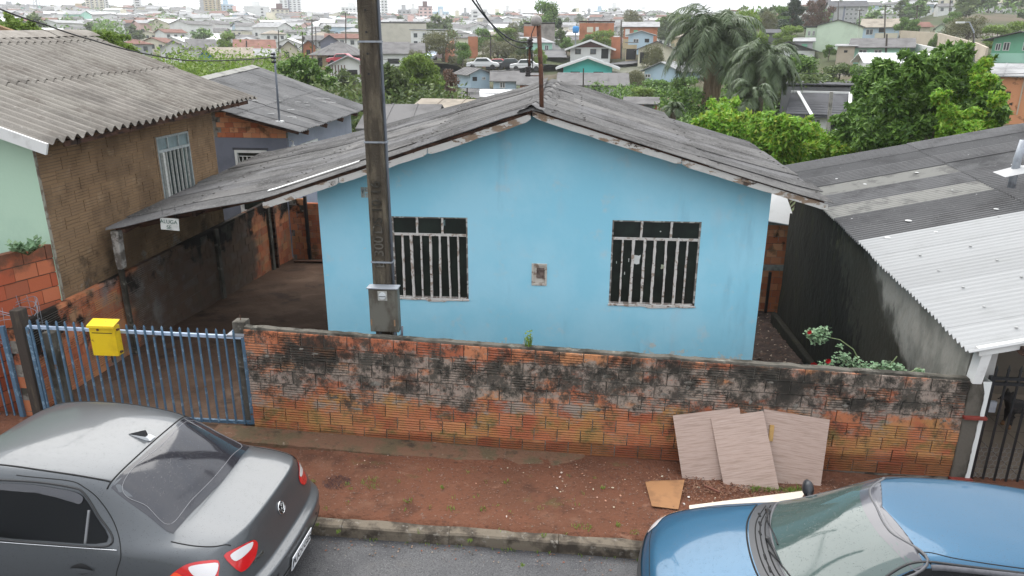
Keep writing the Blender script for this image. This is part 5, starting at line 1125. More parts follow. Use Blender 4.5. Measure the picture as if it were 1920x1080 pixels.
# ================================================================ cars
def carpaint(name, col, metal=.6, rough=.3, drops=True):
    m = bpy.data.materials.new(name); m.use_nodes = True; N = m.node_tree.nodes; K = m.node_tree.links.new; p = N['Principled BSDF']
    p.inputs['Base Color'].default_value = (*col, 1); p.inputs['Metallic'].default_value = metal; p.inputs['Roughness'].default_value = rough; p.inputs['Coat Weight'].default_value = .6; p.inputs['Specular IOR Level'].default_value = .3; p.inputs['Coat Roughness'].default_value = .06
    tcn = N.new('ShaderNodeTexCoord'); v = N.new('ShaderNodeTexVoronoi'); v.inputs['Scale'].default_value = 75; v.feature = 'F1'; K(tcn.outputs['Object'], v.inputs['Vector'])
    rp = N.new('ShaderNodeValToRGB'); rp.color_ramp.elements[0].position = .10; rp.color_ramp.elements[0].color = (1, 1, 1, 1); rp.color_ramp.elements[1].position = .30; rp.color_ramp.elements[1].color = (0, 0, 0, 1); K(v.outputs['Distance'], rp.inputs[0])
    nz = N.new('ShaderNodeTexNoise'); nz.inputs['Scale'].default_value = 30; K(tcn.outputs['Object'], nz.inputs['Vector']); gt_ = N.new('ShaderNodeMath'); gt_.operation = 'GREATER_THAN'; gt_.inputs[1].default_value = .52; K(nz.outputs['Fac'], gt_.inputs[0])
    mu = N.new('ShaderNodeMath'); mu.operation = 'MULTIPLY'; K(rp.outputs[0], mu.inputs[0]); K(gt_.outputs[0], mu.inputs[1])
    b = N.new('ShaderNodeBump'); b.inputs['Strength'].default_value = .35; b.inputs['Distance'].default_value = .002; K(mu.outputs[0], b.inputs['Height']); K(b.outputs[0], p.inputs['Coat Normal']); K(b.outputs[0], p.inputs['Normal'])
    d = N.new('ShaderNodeMixRGB'); d.inputs[1].default_value = (*col, 1); d.inputs[2].default_value = (*[c*.45 for c in col], 1); K(mu.outputs[0], d.inputs[0]); K(d.outputs[0], p.inputs['Base Color'])
    return m
def loft_body(stations):
    """stations: list of rows of 9 points from the sill to the centre line (x,y,z), y>=0"""
    vs = []; fs = []; K_ = len(stations[0]); w = 2*K_-1
    for st in stations:
        row = [Vector((x, -y, z)) for x, y, z in st]+[Vector((x, y, z)) for x, y, z in st[-2::-1]]
        vs += row
    for i in range(len(stations)-1):
        for j in range(w-1): fs.append((i*w+j, i*w+j+1, (i+1)*w+j+1, (i+1)*w+j))
    fs.append(tuple(range(w))[::-1]); n = len(stations)-1; fs.append(tuple(n*w+j for j in range(w)))
    return vs, fs, w
def evaluated(vs, fs, creases, w, lv=3):
    me = bpy.data.meshes.new('t'); me.from_pydata(vs, [], fs); me.update(); o = bpy.data.objects.new('t', me); COL.objects.link(o)
    at_ = me.attributes.new('crease_edge', 'FLOAT', 'EDGE')
    for e in me.edges:
        a, b = sorted(e.vertices); ra, ca = divmod(a, w); rb, cb = divmod(b, w)
        at_.data[e.index].value = creases(ra, ca if ca <= w//2 else w-1-ca, rb, cb if cb <= w//2 else w-1-cb)
    s = o.modifiers.new('s', 'SUBSURF'); s.levels = lv; s.render_levels = lv
    dg = bpy.context.evaluated_depsgraph_get(); m2 = bpy.data.meshes.new_from_object(o.evaluated_get(dg)); bpy.data.objects.remove(o); m2.materials.clear(); m2.shade_smooth(); return m2
class Car:
    def __init__(s, root, me, mat):
        s.root = root; s.body = mkobj('body', me, mat, root, recalc=True, smooth=True)
        bm = bmesh.new(); bm.from_mesh(s.body.data); s.bvh = BVHTree.FromBMesh(bm); bm.free()
    def hit(s, p, d):
        h = s.bvh.ray_cast(Vector(p), Vector(d).normalized()); return (h[0], h[1]) if h[0] is not None else (None, None)
    def proj(s, pt, mode, off=.004):
        a, b = pt
        if mode == 'top': o, d = (a, b, 3), (0, 0, -1)
        elif mode == 'sideN': o, d = (a, -3, b), (0, 1, 0)      # (x,z) seen from -y
        elif mode == 'sideP': o, d = (a, 3, b), (0, -1, 0)
        elif mode == 'end': o, d = (-3, a, b), (1, 0, 0)        # (y,z) seen from the x<0 end
        h, n = s.hit(o, d)
        if h is None: return None
        if n.dot(Vector(d)) > 0: n = -n
        return h+n*off
    def patch(s, name, poly, mode, mat, off=.004, parent=None, rings=8, smooth_n=4, thick=0, sm=.85):
        # closed Catmull-Rom outline, then rings toward the centroid
        n = len(poly); P = [Vector((a, b)) for a, b in poly]; out = []
        for i in range(n):
            p0, p1, p2, p3 = P[i-1], P[i], P[(i+1) % n], P[(i+2) % n]
            for k in range(smooth_n):
                t = k/smooth_n; q = .5*((2*p1)+(p2-p0)*t+(2*p0-5*p1+4*p2-p3)*t*t+(3*p1-p0-3*p2+p3)*t**3); lin = p1.lerp(p2, t); out.append(lin.lerp(q, sm))
        c = sum(out, Vector((0, 0)))/len(out); vs = []; fs = []; m_ = len(out)
        for r in range(rings):
            f = 1-r/rings
            for q in out:
                v = s.proj(tuple(c+(q-c)*f), mode, off); vs.append(v if v is not None else (vs[-1] if vs else Vector()))
        vs.append(s.proj(tuple(c), mode, off) or vs[-1])
        for r in range(rings-1):
            for k in range(m_): fs.append((r*m_+k, r*m_+(k+1) % m_, (r+1)*m_+(k+1) % m_, (r+1)*m_+k))
        fs += [((rings-1)*m_+k, (rings-1)*m_+(k+1) % m_, rings*m_) for k in range(m_)]
        mb = MB().add(vs, fs); o = mb.build(name, mat, parent or s.root, smooth=True, recalc=True); return o, vs[:m_]
    def line(s, name, pts, mode, mat, r=.004, off=.0, closed=False, parent=None, n=8, world=False):
        out = []; P = [Vector(p) for p in pts]; N_ = len(P)
        for i in range(N_ if closed else N_-1):
            p0 = P[i-1] if (closed or i > 0) else P[i]; p1, p2 = P[i], P[(i+1) % N_]; p3 = P[(i+2) % N_] if (closed or i+2 < N_) else p2
            for k in range(n):
                t = k/n; out.append(.5*((2*p1)+(p2-p0)*t+(2*p0-5*p1+4*p2-p3)*t*t+(3*p1-p0-3*p2+p3)*t**3))
        if not closed: out.append(P[-1])
        else: out.append(out[0])
        q = [s.proj(tuple(p), mode, off) for p in out]; q = [v for v in q if v is not None]
        if len(q) < 2: return None
        return MB().tube(q, r, 5, caps=True).build(name, mat, parent or s.root, smooth=True)
    def wheel(s, x, y, r=.30):
        m = Matrix.Rotation(R(90), 4, 'X'); t = MB().lathe([(r-.10, -.085), (r-.02, -.09), (r, -.06), (r, .06), (r-.02, .09), (r-.10, .085)], (0, 0, 0), 28, m).build('wheel', M['rubber'], s.root, smooth=True); t.location = (x, y, r)
        mb = MB().lathe([(0, -.05), (.05, -.06), (r-.10, -.05), (r-.09, -.08), (r-.09, .08), (r-.10, .05), (.05, .06), (0, .05)], (0, 0, 0), 20, m)
        mb.build('rim', flat((.30, .31, .32), .35, 0, metal=.7), t, smooth=True)
glass_tint = layered('tinted_car_glass', (.006, .007, .008), rough=.08, spec=.12)
def wetglass(name, col):
    m = carpaint(name, col, 0, .08); return m
black_trim = layered('black_plastic_trim', (.018, .018, .019), rough=.5)
chrome = layered('chrome_trim', (.62, .63, .64), rough=.15, metal=1)
seamm = layered('panel_gap', (.006, .006, .006), rough=.8)

# ---------------------------------------------------------------- grey saloon, rear end towards +X
grey = carpaint('wet_grey_metallic_paint', (.07, .076, .082), .35, .34)
def S(xc, zc, x6, z6, y6, x5, z5, y5, x4, z4, y4, xs, ym, zl=(.78, .56, .38, .22)):
    # rows: sill .. centre   (x,y,z)
    z3, z2, z1, z0 = [min(a, z4-.04-.03*i) for i, a in enumerate(zl)]
    return [(xs, ym-.05, z0), (xs, ym-.01, z1), (xs, ym, z2), (xs, ym-.005, z3), (x4, y4, z4), (x5, y5, z5), (x6, y6, z6), (xc+(x6-xc)*.25, y6*.5, zc-(zc-z6)*.22), (xc, 0, zc)]
st = [
 S(.06, .30, .08, .30, .45, .12, .30, .62, .20, .30, .76, .26, .80),
 S(.00, .46, .02, .46, .45, .07, .46, .64, .17, .46, .78, .28, .81),
 S(.00, .61, .02, .605, .45, .07, .60, .65, .18, .58, .785, .30, .815),
 S(.085, .64, .10, .635, .45, .15, .63, .64, .22, .62, .78, .31, .82),
 S(.11, .72, .125, .72, .45, .17, .72, .64, .25, .72, .775, .33, .825),
 S(.15, .93, .17, .92, .45, .23, .90, .63, .33, .86, .755, .37, .825),
 S(.185, 1.0, .205, .99, .45, .28, .965, .62, .40, .92, .74, .45, .825),
 S(.30, 1.01, .32, 1.0, .45, .37, .985, .62, .50, .94, .745, .55, .825),
 S(.48, 1.03, .50, 1.02, .45, .54, 1.0, .62, .60, .955, .755, .62, .828),
 S(.62, 1.06, .64, 1.05, .46, .70, 1.02, .625, .80, .96, .765, .82, .83),
 S(.86, 1.25, .88, 1.235, .42, .94, 1.18, .585, 1.05, .965, .768, 1.08, .83),
 S(1.11, 1.415, 1.15, 1.40, .38, 1.20, 1.35, .56, 1.28, .97, .77, 1.28, .83),
 S(1.30, 1.455, 1.32, 1.44, .39, 1.38, 1.395, .575, 1.45, .97, .772, 1.45, .83),
 S(1.75, 1.495, 1.76, 1.48, .41, 1.79, 1.43, .60, 1.82, .97, .775, 1.82, .83),
 S(2.15, 1.495, 2.15, 1.48, .41, 2.16, 1.43, .60, 2.18, .965, .775, 2.18, .83),
 S(2.45, 1.45, 2.44, 1.44, .40, 2.42, 1.395, .585, 2.45, .955, .77, 2.45, .83),
 S(2.72, 1.22, 2.71, 1.21, .42, 2.68, 1.18, .60, 2.65, .95, .765, 2.65, .825),
 S(3.05, .97, 3.03, .965, .44, 2.98, .95, .64, 2.90, .93, .755, 2.90, .82),
 S(3.55, .90, 3.53, .895, .45, 3.48, .88, .62, 3.42, .85, .74, 3.40, .81),
 S(3.95, .78, 3.93, .775, .45, 3.88, .76, .61, 3.80, .72, .72, 3.75, .79),
 S(4.16, .55, 4.14, .55, .45, 4.08, .54, .60, 3.98, .52, .70, 3.92, .76),
 S(4.20, .35, 4.18, .35, .45, 4.12, .35, .60, 4.02, .35, .70, 3.95, .75),
]
def cr1(ra, ca, rb, cb):
    if ra == rb:
        if ra in (6,): return .55 if min(ca, cb) >= 4 else .2
        if ra in (2, 3): return .5 if min(ca, cb) >= 4 else .1
        if ra in (9, 11): return .35 if min(ca, cb) >= 5 else 0
        if ra in (15, 17): return .3 if min(ca, cb) >= 5 else 0
    else:
        if ca == cb == 4: return .35
        if ca == cb == 5 and min(ra, rb) >= 9 and max(ra, rb) <= 17: return .35
        if ca == cb == 2: return .25
    return 0
vs, fs, w = loft_body(st)
cg = thing('grey_saloon_car', 'dark grey metallic saloon car parked at the kerb, rain beaded, rear end facing right', 'car', (-2.11, 4.80, -.17), rz=math.pi-.034); cg.scale = (.978,)*3
ca = Car(cg, evaluated(vs, fs, cr1, w), grey)
wg = wetglass('wet_rear_glass', (.022, .022, .027))
rw_, _ = ca.patch('rear_window', [(.69, -.62), (.64, -.3), (.625, 0), (.64, .3), (.69, .62), (.90, .59), (1.18, .545), (1.135, .25), (1.125, 0), (1.135, -.25), (1.18, -.545), (.90, -.59)], 'top', wg, .004, sm=.25)
ca.line('defroster_border', [(.735, -.57), (.70, -.3), (.685, 0), (.70, .3), (.735, .57), (.92, .545), (1.12, .50), (1.085, 0), (1.12, -.50), (.92, -.545)], 'top', flat((.20, .20, .21), .5, 0), .0022, .004, True, rw_)
ca.line('roof_joint', [(1.205, -.56), (1.165, -.3), (1.155, 0), (1.165, .3), (1.205, .56)], 'top', seamm, .006, .001)
for sy in (-1, 1):
    ca.line('roof_channel', [(2.40, sy*.50), (1.8, sy*.535), (1.4, sy*.53), (1.2, sy*.515)], 'top', seamm, .008, -.001)
ca.line('boot_seam', [(.68, -.675), (.5, -.675), (.36, -.65), (.26, -.60)], 'top', seamm, .005, .0)
ca.line('boot_seam', [(.68, .675), (.5, .675), (.36, .65), (.26, .60)], 'top', seamm, .005, .0)
for md in ('sideN', 'sideP'):
    wsp, _ = ca.patch('side_window', [(1.14, 1.0), (1.25, 1.16), (1.36, 1.285), (1.46, 1.32), (1.75, 1.35), (2.05, 1.345), (2.10, 1.15), (2.11, 1.0), (1.60, .985)], md, glass_tint, .004)
    ca.patch('side_window', [(2.17, 1.0), (2.17, 1.18), (2.16, 1.345), (2.38, 1.30), (2.62, 1.12), (2.74, 1.0)], md, glass_tint, .004)
    ca.line('window_seal', [(1.11, .985), (1.24, 1.17), (1.36, 1.305), (1.46, 1.345), (1.75, 1.375), (2.10, 1.37), (2.40, 1.325), (2.68, 1.12), (2.80, .985), (2.1, .97), (1.6, .965)], md, black_trim, .009, .001, True)
    ca.patch('rain_deflector', [(1.36, 1.285), (1.46, 1.325), (1.75, 1.358), (2.05, 1.355), (2.05, 1.315), (1.75, 1.31), (1.50, 1.27), (1.38, 1.24)], md, layered('smoked_plastic', (.02, .022, .03), rough=.12, coat=1), .012)
    ca.line('quarter_divider', [(1.30, .985), (1.305, 1.2)], md, flat((.16, .165, .17), .4, 0), .010, .006)
    ca.line('door_seam', [(1.04, .45), (1.06, .75), (1.02, .93), (1.10, 1.10), (1.24, 1.26), (1.36, 1.34), (1.5, 1.385), (1.9, 1.41)], md, seamm, .004, .0)
    ca.line('door_seam', [(2.13, .3), (2.13, .9), (2.13, 1.38)], md, seamm, .004, .0)
    ca.line('sill_highlight', [(1.05, .985-.03), (1.6, .955), (2.7, .97-.02)], md, chrome, .004, .006)  # chrome line put in as the highlight below the windows
    h, _ = ca.patch('door_handle', [(1.22, .80), (1.33, .815), (1.44, .80), (1.33, .775)], md, grey, .022)
    ca.patch('handle_cup', [(1.24, .80), (1.33, .845), (1.42, .80), (1.33, .755)], md, black_trim, .003, h)
red = layered('red_tail_lens', (.50, .012, .014), rough=.12, coat=1); wht = layered('clear_lens', (.62, .60, .60), rough=.12, coat=1); orl = layered('orange_lens', (.80, .07, .02), rough=.15, coat=1)
for sgn_, md in ((-1, 'sideN'), (1, 'sideP')):
    tl, _ = ca.patch('tail_light', [(.30, .73), (.295, .80), (.31, .885), (.40, .905), (.52, .885), (.62, .82), (.66, .76), (.60, .70), (.44, .70)], md, red, .006)
    ca.patch('reverse_lens', [(.315, .80), (.31, .872), (.40, .888), (.50, .868), (.46, .815), (.38, .80)], md, wht, .009, tl)
    ca.patch('indicator_lens', [(.52, .70), (.54, .80), (.60, .83), (.66, .765), (.60, .70)], md, orl, .009, tl)
    t2, _ = ca.patch('tail_light', [(sgn_*.64, .74), (sgn_*.50, .75), (sgn_*.42, .82), (sgn_*.44, .875), (sgn_*.55, .905), (sgn_*.67, .90)], 'end', red, .006)
    ca.patch('reverse_lens', [(sgn_*.63, .83), (sgn_*.50, .835), (sgn_*.455, .87), (sgn_*.55, .893), (sgn_*.64, .888)], 'end', wht, .009, t2)
# fin antenna
ft = ca.proj((1.30, 0), 'top', 0); fm = MB(); 
fm.add([(1.22, -.025, ft.z-.01), (1.40, 0, ft.z+.0), (1.22, .025, ft.z-.01), (1.22, 0, ft.z+.062), (1.25, 0, ft.z+.055), (1.37, 0, ft.z+.018), (1.19, -.03, ft.z-.012), (1.19, .03, ft.z-.012)], [(0, 3, 4), (0, 4, 5), (0, 5, 1), (2, 4, 3), (2, 5, 4), (2, 1, 5), (0, 2, 3)])
fn = fm.build('antenna_fin', black_trim, cg, smooth=False)
mb = MB(); mb.add([(1.17, -.038, ft.z-.016), (1.42, 0, ft.z-.004), (1.17, .038, ft.z-.016), (1.20, -.028, ft.z+.008), (1.38, 0, ft.z+.012), (1.20, .028, ft.z+.008)], [(0, 1, 4, 3), (2, 5, 4, 1), (0, 3, 5, 2), (3, 4, 5)]); mb.build('fin_base', flat((.45, .46, .47), .3, 0), fn)
# badge on the boot
bq, bn = ca.hit((-1, 0, .86), (1, 0, 0)); rotm = Vector((0, 0, 1)).rotation_difference(bn if bn.x < 0 else -bn).to_matrix().to_4x4(); 
zc_ = rotm @ Vector((0, 0, 1)); upv = (Vector((0, 0, 1))-zc_*zc_.z).normalized(); xv = upv.cross(zc_); FR = Matrix(((xv.x, upv.x, zc_.x, bq.x), (xv.y, upv.y, zc_.y, bq.y), (xv.z, upv.z, zc_.z, bq.z), (0, 0, 0, 1)))
mb = MB(); ring = [FR @ Vector((.052*math.cos(a), .052*math.sin(a), .006)) for a in np.linspace(0, 2*math.pi, 33)]; mb.tube(ring, .006, 6, False)
def stroke(pts, r=.0045): mb.tube([FR @ Vector((x, y, .006)) for x, y in pts], r, 5)
stroke([(-.016, .046), (0, .008), (.016, .046)]); stroke([(-.043, .026), (-.02, -.042), (0, -.004), (.02, -.042), (.043, .026)])
bd = mb.build('boot_badge', chrome, cg, smooth=True)
mb = MB(); mb.add([FR @ Vector((0, 0, .002))]+[FR @ Vector((.05*math.cos(a), .05*math.sin(a), .002)) for a in np.linspace(0, 2*math.pi, 25)[:-1]], [(0, 1+k, 1+(k+1) % 24) for k in range(24)]); mb.build('badge_disc', black_trim, bd, recalc=True)
def endframe(y, z, lift=.004):
    q, n = ca.hit((-1, y, z), (1, 0, 0)); n = n if n.x < 0 else -n; up = (Vector((0, 0, 1))-n*n.z).normalized(); xx = up.cross(n)
    q = q+n*lift; return Matrix(((xx.x, up.x, n.x, q.x), (xx.y, up.y, n.y, q.y), (xx.z, up.z, n.z, q.z), (0, 0, 0, 1)))
text_mesh('model_lettering', 'VOYAGE', .036, chrome, endframe(.46, .735), cg, .002)
# number plate on the bumper
F2 = endframe(0, .47, .014); pm = MB(); pm.cbox((0, 0, 0), (.40, .13, .006)); me = pm.mesh(); me.transform(F2); plate = mkobj('number_plate', me, flat((.74, .75, .76), .5, 0), cg, recalc=True)
text_mesh('plate_lettering', 'PUO1G05', .098, flat((.015, .015, .015), .6, 0), F2 @ Matrix.Translation((.0, -.004, .0045)), plate, .001, narrow=.95)
pm = MB(); pm.cbox((-.18, 0, .0035), (.025, .11, .001)); me = pm.mesh(); me.transform(F2); mkobj('plate_band', me, flat((.25, .28, .33), .5, 0), plate, recalc=True)
ca.line('bumper_groove', [(-.62, .455), (0, .44), (.62, .455)], 'end', seamm, .006, 0)
for x, y in ((.78, -.66), (.78, .62), (3.25, -.66), (3.25, .62)): ca.wheel(x, y)
# far bumper and plastic parking sensors
for y in (-.4, .4): q = ca.proj((y, .53), 'end', .002); MB().lathe([(0, -.002), (.012, -.002), (.012, .003), (0, .004)], tuple(q), 10, Matrix.Rotation(R(-90), 4, 'Y')).build('parking_sensor', black_trim, cg)

# ---------------------------------------------------------------- blue hatchback, front end towards -X
blue = carpaint('wet_blue_metallic_paint', (.020, .085, .155), .35, .36)
def S2(xc, zc, z6, y6, z5, y5, z4, y4, dx5, dx4, ym, zl=(.76, .56, .38, .22)):
    z3, z2, z1, z0 = [min(a, z4-.04-.03*i) for i, a in enumerate(zl)]; xs = xc+dx4+.05
    return [(xs, ym-.05, z0), (xs, ym-.01, z1), (xs, ym, z2), (xs, ym-.005, z3), (xc+dx4, y4, z4), (xc+dx5, y5, z5), (xc+dx5*.5, y6, z6), (xc+dx5*.12, y6*.5, zc-(zc-z6)*.22), (xc, 0, zc)]
st2 = [
 S2(.05, .28, .28, .42, .28, .58, .28, .70, .08, .22, .76),
 S2(.00, .45, .45, .42, .45, .60, .45, .72, .08, .24, .79),
 S2(.02, .58, .58, .42, .575, .60, .57, .73, .09, .26, .80),
 S2(.07, .67, .665, .42, .655, .60, .64, .73, .10, .28, .805),
 S2(.13, .73, .725, .42, .71, .60, .69, .73, .12, .30, .81),
 S2(.30, .80, .79, .42, .775, .60, .745, .725, .12, .28, .815),
 S2(.60, .86, .85, .42, .835, .60, .80, .73, .10, .20, .82),
 S2(.88, .905, .895, .43, .885, .62, .845, .74, .12, .16, .825),
 S2(1.02, .94, .93, .44, .915, .63, .87, .745, .16, .18, .825),
 S2(1.28, 1.10, 1.09, .43, 1.06, .60, .90, .75, .20, .15, .825),
 S2(1.56, 1.29, 1.275, .41, 1.24, .565, .915, .75, .22, .10, .825),
 S2(1.80, 1.405, 1.39, .40, 1.345, .55, .92, .75, .20, .05, .825),
 S2(1.96, 1.425, 1.41, .40, 1.37, .555, .92, .75, .12, .05, .825),
 S2(2.45, 1.445, 1.43, .41, 1.39, .57, .925, .75, .04, .0, .825),
 S2(3.0, 1.43, 1.415, .41, 1.375, .57, .93, .75, 0, 0, .825),
 S2(3.40, 1.39, 1.375, .40, 1.33, .55, .93, .745, -.04, -.02, .82),
 S2(3.62, 1.15, 1.14, .44, 1.10, .60, .91, .73, -.06, -.06, .80),
 S2(3.74, .90, .89, .46, .87, .62, .84, .72, -.08, -.12, .79),
 S2(3.80, .55, .55, .46, .55, .62, .55, .71, -.08, -.14, .78),
 S2(3.80, .30, .30, .46, .30, .60, .30, .68, -.08, -.14, .74),
]
def cr2(ra, ca, rb, cb):
    if ra == rb:
        if ra in (3, 4): return .3 if min(ca, cb) >= 4 else 0
        if ra in (8, 11): return .4 if min(ca, cb) >= 5 else 0
        if ra == 15: return .4 if min(ca, cb) >= 5 else 0
    else:
        if ca == cb == 4: return .35
        if ca == cb == 5 and min(ra, rb) >= 8: return .35
    return 0
vs, fs, w = loft_body(st2)
cb_ = thing('blue_hatchback_car', 'metallic blue hatchback parked at the kerb in front of the laminate boards, windscreen facing left', 'car', (.62, 4.78, -.22), rz=-.105); cb_.scale = (.93,)*3
cb = Car(cb_, evaluated(vs, fs, cr2, w), blue)
wsg = carpaint('wet_windscreen', (.05, .075, .07), 0, .07)
ws, _ = cb.patch('windscreen', [(1.235, -.66), (1.10, -.35), (1.065, 0), (1.10, .35), (1.235, .66), (1.50, .60), (1.96, .535), (1.80, .27), (1.775, 0), (1.80, -.27), (1.96, -.535), (1.50, -.60)], 'top', wsg, .005, rings=10, sm=.3)
bd1, _ = cb.patch('sunband', [(1.88, -.545), (1.74, -.28), (1.70, 0), (1.74, .28), (1.88, .545), (1.955, .53), (1.80, .27), (1.775, 0), (1.80, -.27), (1.955, -.53)], 'top', layered('grey_sunband', (.07, .07, .08), rough=.15, coat=.4), .0065, ws)
cb.line('windscreen_seal', [(1.235, -.665), (1.10, -.35), (1.065, 0), (1.10, .35), (1.235, .665), (1.50, .61), (1.975, .54), (1.81, .27), (1.785, 0), (1.81, -.27), (1.975, -.54), (1.50, -.61)], 'top', flat((.10, .10, .105), .5, 0), .011, .001, True)
cb.line('roof_joint', [(2.0, -.54), (1.835, -.27), (1.81, 0), (1.835, .27), (2.0, .54)], 'top', seamm, .006, .001)
for sy in (-1, 1):
    cb.line('roof_channel', [(2.0, sy*.555), (2.4, sy*.57), (3.0, sy*.57), (3.35, sy*.55)], 'top', flat((.10, .10, .11), .6, .3, 40), .026, -.008)
cw, _ = cb.patch('wiper_cowl', [(1.22, -.66), (1.09, -.35), (1.055, 0), (1.09, .35), (1.22, .66), (1.05, .64), (.93, .35), (.895, 0), (.93, -.35), (1.05, -.64)], 'top', layered('grey_cowl', (.045, .046, .05), rough=.45), .004)
for k, f in enumerate((.3, .55, .8)):
    cb.line('cowl_groove', [(1.05+.17*f, -.60), (.935+.155*f, -.32), (.90+.155*f, 0), (.935+.155*f, .32), (1.05+.17*f, .60)], 'top', seamm, .006, .003, parent=cw)
for k, yy in enumerate((-.42, -.28, -.14, .16, .30, .44)):
    cb.line('cowl_slot', [(.975+.12*abs(yy), yy-.03), (.97+.12*abs(yy), yy+.03)], 'top', seamm, .012, .0, parent=cw)
def wiper(x0, y0, x1, y1, x2, y2):
    a = cb.proj((x0, y0), 'top', .02); b = cb.proj((x1, y1), 'top', .035); c_ = cb.proj((x2, y2), 'top', .014)
    wp = MB().tube([a, a.lerp(b, .5)+Vector((0, 0, .01)), b], [.014, .010, .007], 6).build('wiper', black_trim, cb_, smooth=True)
    P = [cb.proj((x1+(x2-x1)*t, y1+(y2-y1)*t), 'top', .016) for t in np.linspace(-.6, 1, 12)]; MB().tube(P, .006, 5).build('wiper_blade', M['rubber'], wp)
    MB().lathe([(0, -.01), (.02, -.01), (.018, .012), (0, .015)], tuple(a), 10).build('wiper_pivot', black_trim, wp)
wiper(1.04, .05, 1.09, -.25, 1.20, -.55); wiper(1.10, .50, 1.08, .22, 1.10, -.05)
cb.line('bonnet_seam', [(1.04, .66), (.9, .64), (.6, .64), (.3, .63), (.17, .55), (.11, .3), (.10, 0), (.11, -.3), (.17, -.55), (.3, -.63), (.6, -.64), (.9, -.64), (1.04, -.66)], 'top', seamm, .004, 0)
cb.line('bonnet_rear_gap', [(1.03, -.64), (.915, -.35), (.88, 0), (.915, .35), (1.03, .64)], 'top', seamm, .008, 0)
bp = cb.patch('bumper', [(-.66, .30), (-.70, .45), (-.68, .575), (-.3, .60), (0, .605), (.3, .60), (.68, .575), (.70, .45), (.66, .30), (0, .27)], 'end', layered('grey_bumper', (.045, .047, .05), rough=.55), .008)
for sy, md in ((-1, 'sideN'), (1, 'sideP')):
    cb.patch('bumper_corner', [(.30, .30), (.27, .45), (.28, .575), (.38, .56), (.45, .45), (.45, .3)], md, layered('grey_bumper', (.045, .047, .05), rough=.55), .008)
    cb.patch('headlight', [(sy*.42, .61), (sy*.42, .69), (sy*.56, .70), (sy*.66, .69), (sy*.68, .62), (sy*.56, .60)], 'end', wht, .006)
    cb.patch('headlight', [(.26, .62), (.27, .70), (.38, .72), (.44, .70), (.36, .63)], md, wht, .006)
    cb.patch('side_window', [(1.50, .97), (1.70, 1.15), (1.93, 1.30), (2.2, 1.335), (2.42, 1.34), (2.42, 1.15), (2.42, .97), (1.9, .96)], md, glass_tint, .004)
    cb.patch('side_window', [(2.50, .97), (2.50, 1.15), (2.50, 1.34), (2.9, 1.335), (3.2, 1.28), (3.3, 1.1), (3.3, .98), (2.9, .97)], md, glass_tint, .004)
    cb.line('window_seal', [(1.44, .95), (1.68, 1.17), (1.92, 1.325), (2.2, 1.36), (2.9, 1.36), (3.26, 1.30), (3.36, 1.1), (3.34, .96), (2.4, .945)], md, black_trim, .009, .001, True)
    cb.line('door_seam', [(1.35, .3), (1.33, .8), (1.36, .93), (1.66, 1.20), (1.92, 1.36), (2.2, 1.385), (2.9, 1.385)], md, seamm, .004, 0)
    q = cb.proj((1.50, .95), md, .0); mr_ = MB().lathe([(.0, -.07), (.045, -.06), (.062, 0), (.055, .05), (0, .08)], (0, 0, 0), 12, Matrix.Rotation(R(90), 4, 'X') @ Matrix.Diagonal((.8, 1.25, 1, 1))).build('door_mirror', layered('mirror_shell', (.02, .022, .026), rough=.4), cb_, smooth=True); mr_.location = (q.x-.01, q.y+sy*.13, q.z+.03)
    MB().tube([(.0, -sy*.13, -.03), (0, 0, 0)], .018, 6).build('mirror_arm', black_trim, mr_)
for x, y in ((.70, -.66), (.70, .64), (3.10, -.66), (3.10, .64)): cb.wheel(x, y)

# ================================================================ beyond: terrain anchors and mid-distance houses
ANCH = []
def roofmat(c): return layered('roof_%02d' % len(bpy.data.materials), c, [dict(col=tuple(x*.66 for x in c), s=.8, lo=.42, hi=.66, d=9), dict(col=tuple(min(1, x*1.35) for x in c), s=2.6, lo=.58, hi=.72, a=.6, d=8)], rough=.9, spec=.2)
RC = dict(grey=roofmat((.135, .13, .128)), lgrey=roofmat((.30, .30, .30)), dark=roofmat((.075, .075, .08)), white=roofmat((.62, .62, .62)), brown=roofmat((.17, .085, .065)), beige=roofmat((.27, .235, .19)), tile=roofmat((.075, .075, .08)), red=roofmat((.20, .10, .075)))
def wc(c, v=.15): return flat(c, .8, v, .6)
WC = dict(white=wc((.66, .66, .64)), cream=wc((.60, .56, .44)), lblue=wc((.40, .52, .60)), teal=wc((.09, .55, .50)), mint=wc((.36, .62, .50)), green=wc((.16, .42, .27)), lgreen=wc((.52, .62, .48)), pink=wc((.62, .42, .38)), grey=wc((.36, .36, .36)), dgrey=wc((.13, .13, .135)), brick=M['orange_brick'] if False else wc((.42, .16, .08), .35), brown=wc((.13, .06, .055)), wood=wc((.30, .27, .24), .5), blue=wc((.06, .22, .38)), tan=wc((.45, .36, .22)), conc=wc((.48, .45, .38)), bgrey=wc((.16, .17, .22)), sand=wc((.42, .36, .28)))
WF = flat((.60, .60, .58), .6, .1, 3); WFd = flat((.10, .08, .07), .6, .1, 3)
def frame_at(px, py, D, yaw=0):
    p = at(px, py, D=D); az = math.atan2(p.x, p.y); d = Vector((math.sin(az+R(yaw)), math.cos(az+R(yaw)), 0)); x = Vector((d.y, -d.x, 0)); return p, x, d
def depthz(p): return (p-CP).dot(_f)
